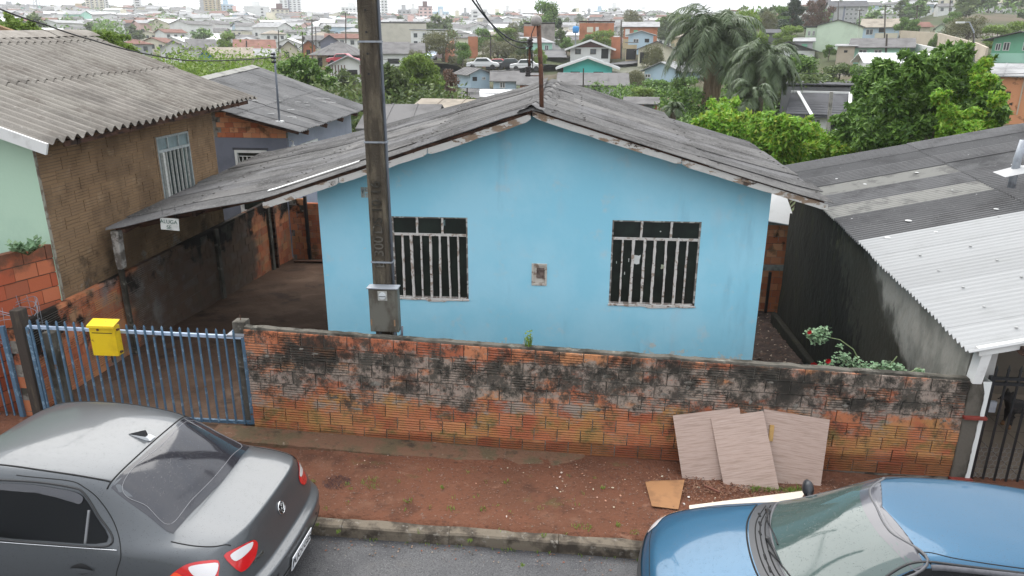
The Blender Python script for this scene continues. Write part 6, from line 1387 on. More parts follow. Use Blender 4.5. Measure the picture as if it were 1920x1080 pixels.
def gable_roof(w, dep, he, hr, ov, ridge, th=.07):
    """local coords, front wall at y=0, centred on x; returns slopes (quads)"""
    if ridge == 'gable':
        s = (hr-he)/(w/2); a = w/2+ov; z0 = he-s*ov; y0, y1 = -ov, dep+ov
        return [[(-a, y0, z0), (0, y0, hr), (0, y1, hr), (-a, y1, z0)], [(0, y0, hr), (a, y0, z0), (a, y1, z0), (0, y1, hr)]]
    if ridge == 'side':
        s = (hr-he)/(dep/2); z0 = he-s*ov; a = w/2+ov
        return [[(-a, -ov, z0), (a, -ov, z0), (a, dep/2, hr), (-a, dep/2, hr)], [(-a, dep/2, hr), (a, dep/2, hr), (a, dep+ov, z0), (-a, dep+ov, z0)]]
    if ridge == 'shed':
        s = (hr-he)/dep; a = w/2+ov; return [[(-a, -ov, he-s*ov), (a, -ov, he-s*ov), (a, dep+ov, hr+s*ov), (-a, dep+ov, hr+s*ov)]]
    if ridge == 'hip':
        a = w/2+ov; i = max(.5, min(w/2-.3, dep/2)); z0 = he-.1; c = [(-a, -ov, z0), (a, -ov, z0), (a, dep+ov, z0), (-a, dep+ov, z0)]; r0 = (-(w/2-i), dep/2, hr); r1 = (w/2-i, dep/2, hr)
        return [[c[0], c[1], r1, r0], [c[1], c[2], r1], [c[2], c[3], r0, r1], [c[3], c[0], r0]]
    return [[(-w/2-ov, -ov, hr), (w/2+ov, -ov, hr), (w/2+ov, dep+ov, hr), (-w/2-ov, dep+ov, hr)]]
def sheetlines(mb, q, n):
    pass
def mh(label, xl, xr, ye, yb, yr, D, dep, wall, roof, ridge='gable', wins=(), ov=.4, yaw=0, name='house', cat='house', group=None, gab=None, fascia=None, under=3.0, side=(), wcol=None, lines=1, rs=None):
    xm = (xl+xr)/2; p, X, Y_ = frame_at(xm, yb, D, yaw); dz = depthz(p); w = (xr-xl)/FPX*dz/max(.5, math.cos(R(yaw))); zb = p.z; he = at(xm, ye, D=D).z-zb
    Dr = D+(dep/2 if ridge in ('side', 'hip') else (dep if ridge == 'shed' else 0)); hr = at(xm, yr, D=Dr).z-zb
    if hr < he+.05 and ridge != 'flat': hr = he+.3
    ANCH.append((p.x, p.y, zb)); q = p+Y_*dep; ANCH.append((q.x, q.y, zb))
    t = thing(name, label, cat, (p.x, p.y, zb), group, -math.atan2(Y_.x, Y_.y))
    mb = MB(); mb.box((-w/2, 0, -under), (w/2, dep, he)); MW = WC[wall] if isinstance(wall, str) else wall
    mb.build('wall', MW, t)
    if ridge in ('gable', 'side') :
        for q in ((0.0, dep-.12) if ridge == 'gable' else (-w/2, w/2-.12)):
            g = MB().prism([(-w/2, q, he), (w/2, q, he), (0, q, hr-.02)], (0, .12, 0)) if ridge == 'gable' else MB().prism([(q, 0, he), (q, dep, he), (q, dep/2, hr-.02)], (.12, 0, 0))
            g.build('gable', WC[gab] if gab else MW, t)
    RM = RC[roof] if isinstance(roof, str) else roof
    for k, qd in enumerate(gable_roof(w, dep, he, hr, ov, ridge)):
        qd = [Vector(v) for v in qd]; n = (qd[1]-qd[0]).cross(qd[2]-qd[0]).normalized(); n = n if n.z > 0 else -n
        mb = MB().prism([v+Vector((0, 0, .02)) for v in qd], (0, 0, .07)); rr = mb.build('roof', RM, t)
        if lines and len(qd) == 4 and D < 150 and (k == 0 or ridge == 'gable'):   # sheet edges standing proud along the slope
            a, b, c_, d_ = qd
            if ridge == 'gable': a, b, c_, d_ = qd[0], qd[3], qd[2], qd[1]
            m_ = max(3, int((b-a).length/.9)); sl = MB()
            for i in range(1, m_): f = i/m_; sl.beam(a.lerp(b, f)+Vector((0, 0, .10)), d_.lerp(c_, f)+Vector((0, 0, .10)), .05, .03)
            o = sl.build('sheet_laps', RM, rr); o['kind'] = 'stuff'
        if fascia:
            fb = MB()
            if ridge == 'gable': fb.beam(qd[0]+Vector((0, -.02, -.05)), qd[1]+Vector((0, -.02, -.05)), .05, .26, (0, 0, 1))
            elif k == 0: fb.beam(qd[0]+Vector((0, -.02, -.05)), qd[1]+Vector((0, -.02, -.05)), .05, .22, (0, 0, 1))
            if fb.v: fb.build('fascia_board', WC.get(fascia, WF), t)
    for (u0, u1, v0, v1, *c) in wins:
        kind = c[0] if c else 'win'; x0, x1 = -w/2+w*u0, -w/2+w*u1; z0, z1 = he*v0, he*v1
        if kind == 'door': o = MB().box((x0, -.04, z0), (x1, -.005, z1)).build('door', WC[c[1]] if len(c) > 1 else WFd, t); continue
        if kind == 'dark': o = MB().box((x0, -.03, z0), (x1, -.005, z1)).build('opening', flat((.015, .015, .015)), t); continue  # solid dark panel; the shade inside the opening is put into its colour
        if kind == 'panel': o = MB().box((x0, -.05, z0), (x1, -.005, z1)).build('panel', WC[c[1]], t); continue
        f = .07; fm = MB().box((x0, -.06, z0), (x0+f, -.005, z1)).box((x1-f, -.06, z0), (x1, -.005, z1)).box((x0+f, -.06, z1-f), (x1-f, -.005, z1)).box((x0+f, -.06, z0), (x1-f, -.005, z0+f)).box(((x0+x1)/2-f/2, -.055, z0+f), ((x0+x1)/2+f/2, -.005, z1-f))
        wo_ = fm.build('window', WFd if kind == 'brownwin' else WF, t); MB().box((x0+f, -.03, z0+f), (x1-f, -.012, z1-f)).build('pane', M['glass_far'], wo_)
    for (v0_, v1_, z0_, z1_, s_) in side:
        x = s_*w/2; o = MB().box((x-.03, dep*v0_, he*z0_), (x+.03, dep*v1_, he*z1_)).build('window', M['glass_far'], t)
    return t
# ---- just behind the blue house, left of centre
mh('low shed with old tan corrugated roof just behind the blue house ridge', 765, 870, 222, 262, 189, 30, 5, 'sand', 'beige', 'side', (), .3, 20, lines=1)
mh('low shed with grey wavy roof directly behind the utility pole', 690, 800, 240, 275, 200, 24, 4, 'sand', 'grey', 'side', (), .3, 10)
mh('small shed with tiled grey roof and orange brick side below the white board shed', 868, 892, 183, 205, 168, 60, 3, 'brick', 'grey', 'side', (), .3)
mh('low white roofed shed in front of the light blue timber house', 905, 985, 182, 200, 169, 62, 4.5, 'white', 'white', 'side', (), .3)
mh('narrow pale blue timber shed with lean-to beside the road', 882, 918, 138, 168, 129, 82, 5, 'lblue', 'grey', 'gable', [(.12, .35, .55, .8, 'dark'), (.6, .8, .6, .8)], .5, -18)
mh('light blue timber house with long grey roof below the parked cars', 925, 968, 151, 170, 134, 78, 5, 'lblue', 'grey', 'side', [(.28, .52, .25, .85)], .4)
mh('grey roofed house with brick base beside the light blue timber house', 975, 1012, 158, 176, 138, 77, 6, 'brick', 'grey', 'side', (), .4)
mh('long low house with dull grey ribbed roof behind the service mast', 1052, 1168, 158, 190, 138, 68, 5.5, 'white', 'grey', 'side', [(.50, .64, .3, .85)], .5, 0, lines=1)
mh('turquoise gabled house with white roof edge', 1056, 1147, 123, 142, 107, 92, 8, 'teal', 'white', 'gable', [(.15, .34, .1, .4, 'dark'), (.62, .82, .1, .4, 'dark')], .9, 0, fascia='white')
mh('white house with dark brown gable behind the turquoise house', 1069, 1143, 89, 112, 75, 112, 8, 'white', 'lgrey', 'gable', [(.12, .27, .45, .88, 'brownwin'), (.50, .65, .45, .88, 'brownwin'), (.78, .96, .1, .9, 'dark')], .8, 0, gab='brown', fascia='white')
mh('unfinished orange brick house with flat top and open windows', 1086, 1150, 43, 70, 40, 150, 7, 'brick', 'brown', 'flat', [(.22, .40, .35, .72, 'panel', 'cream'), (.47, .56, .1, .72, 'panel', 'white')], .2)
mh('two storey brick house with green door and grey roof', 1168, 1230, 50, 92, 42, 140, 7, 'brick', 'lgrey', 'side', [(.05, .18, .55, .9, 'panel', 'white'), (.30, .42, .55, .85, 'panel', 'green'), (0, .3, .0, .45, 'panel', 'tan')], .4)
mh('small pale blue gabled house in front of the brick house with the green door', 1178, 1224, 65, 82, 58, 122, 6, 'lblue', 'white', 'gable', [(.2, .42, .15, .55), (.66, .84, .15, .55, 'dark')], .5)
mh('cream porch house with big dark garage opening', 1172, 1192, 84, 125, 80, 112, 6, 'tan', 'lgrey', 'flat', [(.05, .95, .32, .82, 'dark')], .2)
mh('grey gabled house with pillars partly behind the willow shrub', 1196, 1262, 92, 122, 78, 106, 7, 'cream', 'grey', 'gable', [(.05, .3, .1, .8, 'dark')], .6)
mh('pale grey house with light roof below the palm', 1208, 1272, 132, 150, 117, 88, 6, 'lblue', 'lgrey', 'gable', [(-.0+.02, .18, .2, .6)], .5, 25)
mh('low house with brown tiled roof left of the palm trunk', 1250, 1300, 200, 222, 174, 52, 5, 'sand', 'brown', 'hip', (), .4)
mh('low house with ribbed grey and brick roof edge behind the blue house', 1172, 1230, 196, 215, 184, 50, 4, 'brick', 'grey', 'side', [(.6, .9, 0, 1, 'panel', 'dgrey')], .2)
mh('weathered board house with one red brick panel', 982, 1040, 45, 72, 43, 130, 6, 'wood', 'grey', 'flat', [(.0, .42, .1, .85, 'panel', 'brick')], .1)
mh('mint green house with lean grey roof behind the service mast', 1000, 1035, 80, 103, 71, 118, 6, 'mint', 'lgrey', 'shed', [(.6, .8, .4, .8)], .4, -20)
# ---- right side
mh('low white house with black gable roof right of the palm', 1428, 1522, 95, 115, 79, 105, 8, 'white', 'grey', 'gable', [(.1, .4, .1, .8, 'panel', 'white'), (.55, .8, .3, .7, 'dark')], .5, 0, gab='dgrey')
tw = mh('tall pale green two storey house with plain side wall', 1528, 1598, 48, 106, 38, 118, 9, 'lgreen', 'grey', 'gable', (), .25, 6)
mh('narrow annex with windows joined to the tall pale green house', 1508, 1527, 52, 90, 50, 119, 5, 'lgreen', 'grey', 'flat', [(.2, .45, .6, .85), (.6, .85, .6, .85), (.3, .7, .1, .35, 'dark')], .2, 6)
mh('light blue house with terrace under pale tiled roof', 1618, 1680, 50, 72, 36, 150, 8, 'lblue', 'beige', 'side', [(.1, .3, .3, .8), (.36, .98, .0, .45, 'panel', 'cream'), (.45, .6, .5, .9, 'dark')], .5)
mh('long mint house with grey roof and rough side annex', 1602, 1696, 88, 113, 73, 96, 8, 'mint', 'grey', 'side', [(.1, .25, .3, .8), (.38, .52, .3, .8)], .6)
mh('rough cement annex of the long mint house', 1568, 1598, 87, 116, 84, 95, 6, 'sand', 'lgrey', 'shed', [(.4, .6, .6, .75, 'dark')], .3)
mh('white house with bright white roof and brown gable end', 1632, 1756, 117, 160, 101, 74, 6, 'white', 'white', 'side', [(.30, .36, .5, .95, 'brownwin'), (.55, .65, .5, .95, 'brownwin')], .6, -12)
mh('green two tone house with grey roof at the photo right edge', 1862, 1950, 72, 118, 60, 92, 9, 'green', 'grey', 'gable', [(.06, .16, .5, .8), (.2, .32, .5, .85), (.55, .7, .5, .85), (0, 1, 0, .40, 'panel', 'mint'), (.14, .2, .05, .38, 'door', 'green')], .9, 14)
mh('orange brick house with grey roof behind the dark leafy tree', 1850, 1960, 143, 215, 122, 48, 6, M['orange_brick'], 'lgrey', 'side', [(.30, .36, .55, .60, 'dark'), (.16, .175, 0, 1, 'panel', 'sand'), (.50, .52, 0, 1, 'panel', 'sand')], .3, 0)
th = mh('white walled house with dark tiled roof and white ridge bands', 1490, 1590, 216, 258, 178, 40, 7, 'white', 'tile', 'side', [(.28, .46, .3, .85), (.56, .72, .1, .75, 'dark')], .5, 0)
mh('flat black parapet building behind the white ridge banded roof', 1468, 1590, 163, 184, 160, 52, 6, 'dgrey', 'dark', 'flat', (), .1, 0, fascia=None)
mh('small house with brown gable behind trees at the road bend', 1712, 1740, 50, 66, 42, 150, 6, 'cream', 'brown', 'side', [(.2, .4, .2, .8, 'dark')], .5, -15)
mh('pale gabled house beside the round bush near the road', 1752, 1770, 52, 75, 44, 140, 8, 'lgreen', 'lgrey', 'gable', [(.3, .6, .4, .7)], .4)
# white ridge bands of the tiled roof
xm = 1540; w_ = 100/FPX*depthz(at(xm, 258, D=40)); he_ = at(xm, 216, D=40).z-at(xm, 258, D=40).z; hr_ = at(xm, 178, D=43.5).z-at(xm, 258, D=40).z
for u in (-.22, .42): MB().beam((w_*u, -.5, he_), (w_*u-.9*(u < 0), 3.5, hr_+.12), .16, .14).build('ridge_band', WF, th)
MB().beam((-w_/2-.5, 3.5, hr_+.12), (w_/2+.4, 3.5, hr_+.12), .2, .14).build('ridge_band', WF, th)
tl_ = MB()
for i in range(46):
    x = -w_/2-.4+(w_+.8)*i/45; tl_.beam((x, -.45, he_+.02), (x, 3.4, hr_+.06), .09, .07)
for j in range(9): f = j/9; tl_.beam((-w_/2-.4, -.45+3.85*f, he_+.05+(hr_-he_)*f), (w_/2+.4, -.45+3.85*f, he_+.05+(hr_-he_)*f), .05, .05)
o = tl_.build('roof_tiles', RC['tile'], th); o['kind'] = 'stuff'
# ---- left side
mh('white gabled house with barred window left of the blue shed', 306, 352, 92, 118, 76, 125, 8, 'white', 'lgrey', 'gable', [(.15, .42, .35, .75), (.62, .78, .5, .8, 'dark')], .5)
mh('long grey roofed house behind the white gabled house', 356, 402, 90, 104, 74, 135, 8, 'white', 'grey', 'side', (), .4)
mh('small bright blue gabled shed above the hedge', 375, 398, 104, 118, 95, 95, 5, 'blue', 'beige', 'gable', (), .3)
mh('low house with wide beige roof beside the blue shed', 400, 470, 108, 120, 90, 98, 7, 'sand', 'beige', 'side', (), .4)
mh('cream house with red brown tiled roof and white gable ends', 446, 514, 90, 108, 75, 125, 7, 'cream', 'red', 'side', [(.1, .2, .2, .8), (.7, .84, .2, .8)], .4, 0, fascia='white')
mh('long low building with light roof in front of the red tiled house', 420, 512, 105, 122, 92, 105, 6, 'cream', 'lgrey', 'side', [(.80, .90, .0, .85, 'dark')], .4)
mh('small grey gabled house beside the timber one', 528, 558, 90, 108, 78, 130, 6, 'cream', 'grey', 'gable', [(.2, .5, .0, .6, 'dark')], .5)
mh('brown boarded gabled hut among poles', 568, 592, 86, 104, 76, 130, 6, 'brick', 'grey', 'gable', [(.3, .6, .1, .6, 'dark')], .5)
mh('slate blue gabled house above the carport', 602, 636, 78, 92, 66, 140, 7, 'bgrey', 'grey', 'gable', [(.55, .85, .2, .8)], .4)
cp = mh('beige house with wide grey hipped carport roof', 598, 682, 103, 128, 79, 104, 8, 'tan', 'grey', 'hip', [(.22, .98, .05, .98, 'dark'), (.0, .1, .1, .8, 'dark')], 1.2)
mh('white and brown striped board shed with gable left of the utility pole', 622, 688, 122, 150, 106, 78, 6, 'white', 'lgrey', 'gable', [(.46, .74, .25, .68, 'dark')]+[(.04+.085*k, .065+.085*k, .0, 1, 'panel', 'brown') for k in range(11) if not 4 < k < 9], .5)
mh('white house with long grey roof right of the utility pole', 716, 765, 100, 126, 80, 100, 8, 'white', 'grey', 'side', [(.24, .68, .25, .62, 'dark')], .4)
mh('grey roofed annex right of the white house by the utility pole', 768, 794, 99, 112, 82, 101, 7, 'grey', 'grey', 'side', (), .3)
mh('huge blank concrete warehouse wall behind the grey roofs', 715, 800, 44, 78, 42, 185, 20, 'conc', 'lgrey', 'flat', (), .1, name='warehouse', cat='warehouse')
# ---- bigger buildings on the right skyline
mh('grey and white apartment block above the tall pale green house', 1556, 1619, 12, 50, 2, 260, 14, 'grey', 'tile', 'side', [(a, a+.07, b, b+.13) for a in (.42, .54, .66, .80) for b in (.12, .34, .56, .78)]+[(.0, .1, 0, 1, 'panel', 'bgrey'), (.35, .40, 0, 1, 'panel', 'bgrey'), (.76, .78, 0, 1, 'panel', 'white')], .5, -8, name='apartment_block', cat='apartment block')
mh('dark wing of the grey apartment block', 1520, 1552, 6, 45, 0, 275, 12, 'white', 'tile', 'side', [(.2, .4, .5, .7), (.6, .8, .5, .7)], .5, -8, name='apartment_block', cat='apartment block')
mh('white apartment building on the right skyline', 1805, 1896, 8, 36, 7, 300, 16, 'white', 'white', 'flat', [(a, a+.05, b, b+.16) for a in (.05, .18, .45, .58, .70, .82, .92) for b in (.1, .42, .72)], .2, 0, name='apartment_block', cat='apartment block')
mh('small white and red penthouse on top of the right white building', 1824, 1852, 0, 7, -1, 302, 6, 'pink', 'red', 'flat', (), .1, 0, name='penthouse', cat='penthouse', under=.5)
mh('long pale factory roof on the far right skyline', 1700, 1735, 26, 32, 20, 420, 20, 'white', 'lgrey', 'side', (), .5, name='factory', cat='factory')
mh('dark roofed shelter left of the tall pale green house', 1436, 1462, 62, 76, 56, 128, 6, 'dgrey', 'dark', 'shed', (), .4)
mh('small grey lean-to beside the tall pale green house', 1490, 1522, 78, 92, 72, 112, 4, 'grey', 'lgrey', 'shed', [(.4, .7, .0, .7, 'panel', 'green')], .3)
# ================================================================ towers of the far town
def tower(label, xl, xr, yt, yb, D, wall, nx, ny, accent=None, top=None, dep=None, yaw=0, wcolor=None):
    xm = (xl+xr)/2; p, X, Y_ = frame_at(xm, yb, D, yaw); dz = depthz(p); w = (xr-xl)/FPX*dz; h = at(xm, yt, D=D).z-p.z; dep = dep or w*.8
    ANCH.append((p.x, p.y, p.z)); t = thing('tower_block', label, 'tower block', (p.x, p.y, p.z), None, -math.atan2(Y_.x, Y_.y))
    MB().box((-w/2, 0, -8), (w/2, dep, h)).build('wall', WC[wall], t, recalc=False)
    MB().box((-w/2-.15, -.15, h), (w/2+.15, dep+.15, h+.8)).build('parapet', WC[top or wall], t)
    MB().box((-w*.2, dep*.3, h+.8), (w*.15, dep*.7, h+4)).build('lift_housing', WC[top or wall], t)
    cw = w/nx; ch = h/ny; f = MB().box((0, -.25, 0), (cw*.5, .05, ch*.42)); wm = None
    for i in range(nx):
        for j in range(ny):
            if wm is None: wm = f.build('window', M['glass_far'], t); o = wm
            else: o = copy(wm, t)
            o.location = (-w/2+cw*(i+.25), 0, ch*(j+.3))
    if accent:
        for a, b, c in accent: MB().box((-w/2+w*a, -.5, -2), (-w/2+w*b, -.02, h-.3)).build('facade_band', WC[c], t)
    for s in (-1, 1):
        for j in range(ny):
            o = copy(wm, t); o.location = (s*w/2+(.2 if s > 0 else -.2), dep*.3, ch*(j+.3)); o.rotation_euler = (0, 0, R(90) if s > 0 else R(-90))
    return t
tower('tall beige tower with vertical grey stripes above the tan roof', 166, 196, -22, 28, 620, 'cream', 4, 12, [(.28, .34, 'grey'), (.62, .68, 'grey')])
tower('slim pale tower joined behind the striped beige tower', 194, 206, -16, 26, 640, 'white', 2, 11)
tower('slender church like pale tower with openings left of the skyline trees', 254, 267, -2, 26, 640, 'white', 1, 6)
tower('small far white block on the left skyline', 296, 304, 14, 26, 700, 'white', 2, 3)
tower('tan and grey balcony tower left of centre skyline', 380, 416, -2, 38, 560, 'tan', 5, 11, [(.0, .18, 'grey'), (.72, .78, 'conc')])
tower('grey pale block behind the tan tower', 414, 440, 10, 38, 600, 'lblue', 4, 6)
tower('low pinkish block right of the tan tower', 433, 452, 22, 38, 590, 'pink', 4, 3)
tower('white office block with blue horizontal bands', 462, 506, 14, 44, 520, 'white', 1, 5, [(.24, .66, 'white')])
tower('beige block with brown hipped top beside the banded office block', 511, 543, 18, 42, 540, 'cream', 4, 5, None, 'brown')
tower('very tall white tower with dark window columns', 527, 566, -24, 36, 680, 'white', 5, 14, [(.40, .47, 'bgrey')])
tower('tall cream building with three dark vertical panels', 488, 536, 38, 60, 430, 'cream', 1, 1, [(.08, .26, 'brown'), (.40, .58, 'brown'), (.74, .92, 'brown')])
tower('low white building with framed windows in front of the cream panel building', 504, 532, 62, 76, 330, 'white', 3, 2)
tower('white hotel like block with stepped roof left of the utility pole', 642, 682, 15, 36, 560, 'white', 6, 4)
tower('tall white tower immediately right of the utility pole', 716, 728, -20, 42, 600, 'white', 2, 12)
tower('grey block with balconies right of the pole', 747, 770, 20, 44, 540, 'grey', 3, 4)
tower('white block beside the balcony block', 768, 784, 18, 44, 545, 'white', 1, 3, [(.05, .95, 'white')])
tower('brown topped pale block on the skyline', 786, 811, 14, 46, 520, 'pink', 3, 5, None, 'brown')
tower('pale blue grey block right of the brown topped one', 813, 842, 24, 46, 500, 'lblue', 4, 3)
tower('white terraced block with dark window bands', 884, 914, 20, 48, 460, 'white', 2, 4)
tower('pair like white block with antennas centre skyline', 944, 960, 22, 42, 520, 'white', 3, 3)
tower('cream block left of the big dark tree', 922, 943, 28, 42, 540, 'cream', 3, 2)
tower('cream block right of the big dark tree', 1074, 1092, 26, 42, 540, 'cream', 3, 3)
tower('white skyline block behind the orange brick house', 1140, 1162, 16, 34, 560, 'white', 4, 4)
tower('blue grey skyline block near the orange brick house', 1114, 1134, 22, 34, 580, 'lblue', 4, 2)
tower('long pale block on skyline behind the brick house with green door', 1196, 1216, 24, 38, 540, 'white', 4, 2)
tower('long white building with deep window row on the left hillside', 140, 205, 34, 46, 430, 'white', 8, 1)
tower('peach stepped block on the left skyline', 136, 168, 18, 32, 600, 'tan', 4, 2)
tower('grey office block on the far left skyline', 8, 34, 14, 24, 640, 'grey', 4, 2)
tower('long light blue building with dotted windows on the left hillside', 303, 345, 56, 66, 340, 'lblue', 5, 1)
tower('white block with twin windows below the light blue building', 335, 376, 66, 76, 290, 'white', 5, 1)
for i, (xl, xr, yt, yb, D, w, lb) in enumerate(((820, 836, 30, 52, 470, 'white', 'narrow white block above the willowy tree'), (848, 868, 32, 50, 480, 'cream', 'cream block left of the white terraced block'), (866, 880, 26, 48, 520, 'grey', 'grey slim block touching the white terraced block'), (755, 790, 44, 60, 400, 'pink', 'wide pinkish block in front of the balcony block'), (690, 705, 22, 44, 560, 'white', 'white block showing between the pole and its conduit'), (570, 596, 34, 52, 480, 'white', 'white block right of the very tall tower'), (602, 628, 38, 56, 450, 'grey', 'grey block in front of the hotel like block'), (344, 372, 26, 44, 520, 'white', 'white block left of the tan balcony tower'), (222, 250, 30, 48, 520, 'cream', 'cream block left of the church like tower'), (98, 130, 26, 44, 520, 'white', 'white block left of the peach stepped block'), (46, 66, 22, 40, 560, 'grey', 'grey block right of the far left office block'), (966, 984, 28, 44, 520, 'white', 'white block touching the big dark tree'), (1096, 1112, 28, 44, 500, 'grey', 'grey block left of the blue grey skyline block'))):
    tower(lb, xl, xr, yt, yb, D, w, 3 + i % 2, 3 + i % 3)
# ================================================================ terrain sheet
def base_h(D, az):
    px = 960+FPX*math.tan(max(-1.2, min(1.2, az+YAW)))/math.cos(PITCH)
    left = [(0, -.6), (14, -.9), (22, -1.3), (45, -1.6), (70, -1.2), (95, .4), (125, 1.4), (170, 2.8), (230, 4.6), (300, 7), (400, 10.5), (500, 15), (600, 19.5), (700, 24.5), (800, 29), (1000, 31), (1500, 20), (4500, -30)]
    right = [(0, -.6), (14, -.9), (22, -1.6), (45, -2.6), (70, -1.2), (95, 1.6), (125, 4.2), (170, 7.5), (230, 11), (330, 16), (450, 19), (600, 22), (800, 26), (1000, 30), (1500, 28), (4500, 0)]
    t = max(0, min(1, (px-1150)/350)); a = np.interp(D, *zip(*left)); b = np.interp(D, *zip(*right)); return a+(b-a)*t
A_ = np.array([(math.atan2(x, y), math.log(math.hypot(x, y)), z-base_h(math.hypot(x, y), math.atan2(x, y))) for x, y, z in ANCH])
def terrain_z(x, y):
    D = math.hypot(x, y); az = math.atan2(x, y); b = base_h(D, az)
    if D < 16: return b
    w = np.exp(-((A_[:, 0]-az)/.035)**2-((A_[:, 1]-math.log(D))/.11)**2); return b+float((w*A_[:, 2]).sum()/(w.sum()+.12))
rad = [13.6, 14.5, 15.5, 17, 19, 22, 25, 29, 33, 38, 44, 50, 56, 62, 68, 74, 80, 86, 92, 98, 104, 110, 117, 124, 132, 140, 150, 162, 176, 192, 210, 235, 262, 295, 335, 380, 430, 490, 560, 640, 740, 860, 1000, 1300, 1800, 2600, 4200]
NA = 300; vs = []; 
for r in rad:
    for k in range(NA):
        a = -math.pi+2*math.pi*k/NA; x, y = r*math.sin(a), r*math.cos(a)
        back = abs(a) > 1.25; vs.append((x, y, (terrain_z(x, y) if not back else -.7+.0*r)+(.15*fbm(x, y, 0, .08) if r > 25 else 0)))
fs = [(i*NA+k, (i+1)*NA+k, (i+1)*NA+(k+1) % NA, i*NA+(k+1) % NA) for i in range(len(rad)-1) for k in range(NA)]
vs.append((0, 0, -1.6)); fs += [(k, (k+1) % NA, len(vs)-1) for k in range(NA)]
g = MB().add(vs, fs).build('ground', M['terrain'], smooth=True, recalc=False); g['kind'] = 'structure'
# neighbouring hard ground beside the yard so that no gap shows
# hills far right
def hill(name, pts, D0, D1, base=-20):
    mb = MB(); vs = []; n = len(pts); m_ = 8
    P = []
    xs_ = np.linspace(pts[0][0], pts[-1][0], 70); ys2 = np.interp(xs_, [p[0] for p in pts], [p[1] for p in pts])
    for px_, py_ in zip(xs_, ys2):
        top_ = at(px_, py_+1.2*fbm(px_*.03, 0, 0, 1), D=(D0+D1)/2); az = math.atan2(top_.x, top_.y); hz = top_.z
        for k in range(m_+1):
            t = k/m_; D = D0+(D1-D0)*t; z = base+(hz-base)*math.sin(math.pi*min(1, t*1.0))**.8 if 0 < t < 1 else base
            vs.append((D*math.sin(az), D*math.cos(az), z+6*fbm(D*.01, az*30, 1, 1)))
    w = m_+1; fs = [(i*w+k, (i+1)*w+k, (i+1)*w+k+1, i*w+k+1) for i in range(69) for k in range(m_)]
    o = mb.add(vs, fs).build(name, M['hill'], smooth=True, recalc=False); o['kind'] = 'structure'
hill('hills', [(1560, 40), (1640, 30), (1665, 12), (1690, 3), (1740, 2), (1780, 10), (1860, 6), (1930, -2), (2050, 4), (2200, 30)], 1500, 2300)
hill('far_hills', [(900, 46), (1100, 34), (1250, 26), (1420, 30), (1560, 34), (1700, 28)], 900, 1300)
# roads that can be seen in the valley
def road(name, pts, wdt, mat, lift=.12, kind='structure'):
    P = [at(px_, py_, D=D) for px_, py_, D in pts]; vs = []
    for p in P: ANCH.append((p.x, p.y, p.z))
    Q = []
    for i in range(len(P)-1):
        for k in range(10): Q.append(P[i].lerp(P[i+1], k/10))
    Q.append(P[-1])
    for i, p in enumerate(Q):
        d = (Q[min(i+1, len(Q)-1)]-Q[max(0, i-1)]); s_ = Vector((d.y, -d.x, 0)).normalized()*wdt/2
        for s in (-1, 1): q = p+s_*s; vs.append((q.x, q.y, terrain_z(p.x, p.y)+lift))
    o = MB().add(vs, [(2*i, 2*i+1, 2*i+3, 2*i+2) for i in range(len(Q)-1)]).build(name, mat, recalc=False); o['kind'] = kind; return o
road('valley_road', [(1690, 78, 118), (1740, 88, 104), (1800, 96, 96)], 6, M['road_far'], .6)
road('valley_street', [(800, 128, 96), (900, 124, 100), (1000, 124, 102), (1090, 124, 104)], 7, M['road_far'], .35)
road('dirt_lane', [(1030, 118, 108), (1028, 100, 124), (1024, 88, 140)], 5, M['road_far'], .45)
road('cross_street', [(1150, 118, 108), (1230, 116, 112)], 5, M['road_far'], .35)
def gz_at(px_, D, off=0):
    d = ray(px_, 100); p = CP+d*(D/math.hypot(d.x, d.y)); return Vector((p.x, p.y, terrain_z(p.x, p.y)+off))
# concrete walls and fences along the right road
def cwall(label, pts, h, mat, name='boundary_wall', cat='wall', th=.2):
    P = [at(a, b, D=D) for a, b, D in pts]; mb = MB()
    for a, b in zip(P[:-1], P[1:]): d = (b-a); n = Vector((d.y, -d.x, 0)).normalized()*th; mb.prism([a-Vector((0, 0, 2)), b-Vector((0, 0, 2)), b+Vector((0, 0, h)), a+Vector((0, 0, h))], n)
    return tag(mb.build(name, mat), label, cat)
cwall('long pale concrete wall along the road on the right hillside', [(1690, 70, 132), (1760, 76, 122), (1830, 98, 98), (1850, 110, 84)], 1.0, WC['sand'])
cwall('white kerb wall along the bend of the road below the long mint house', [(1672, 79, 108), (1700, 84, 104), (1765, 98, 92)], .35, WF)
cwall('orange brick boundary wall beside the willow tree', [(835, 118, 108), (850, 100, 118)], 2.2, WC['brick'])
cwall('brick fence wall right of the white brown gabled house', [(1146, 92, 120), (1166, 92, 120)], 1.8, WC['brick'])
cwall('red earth brick wall above the grass slope', [(878, 88, 140), (896, 88, 140)], 1.8, WC['brick'])
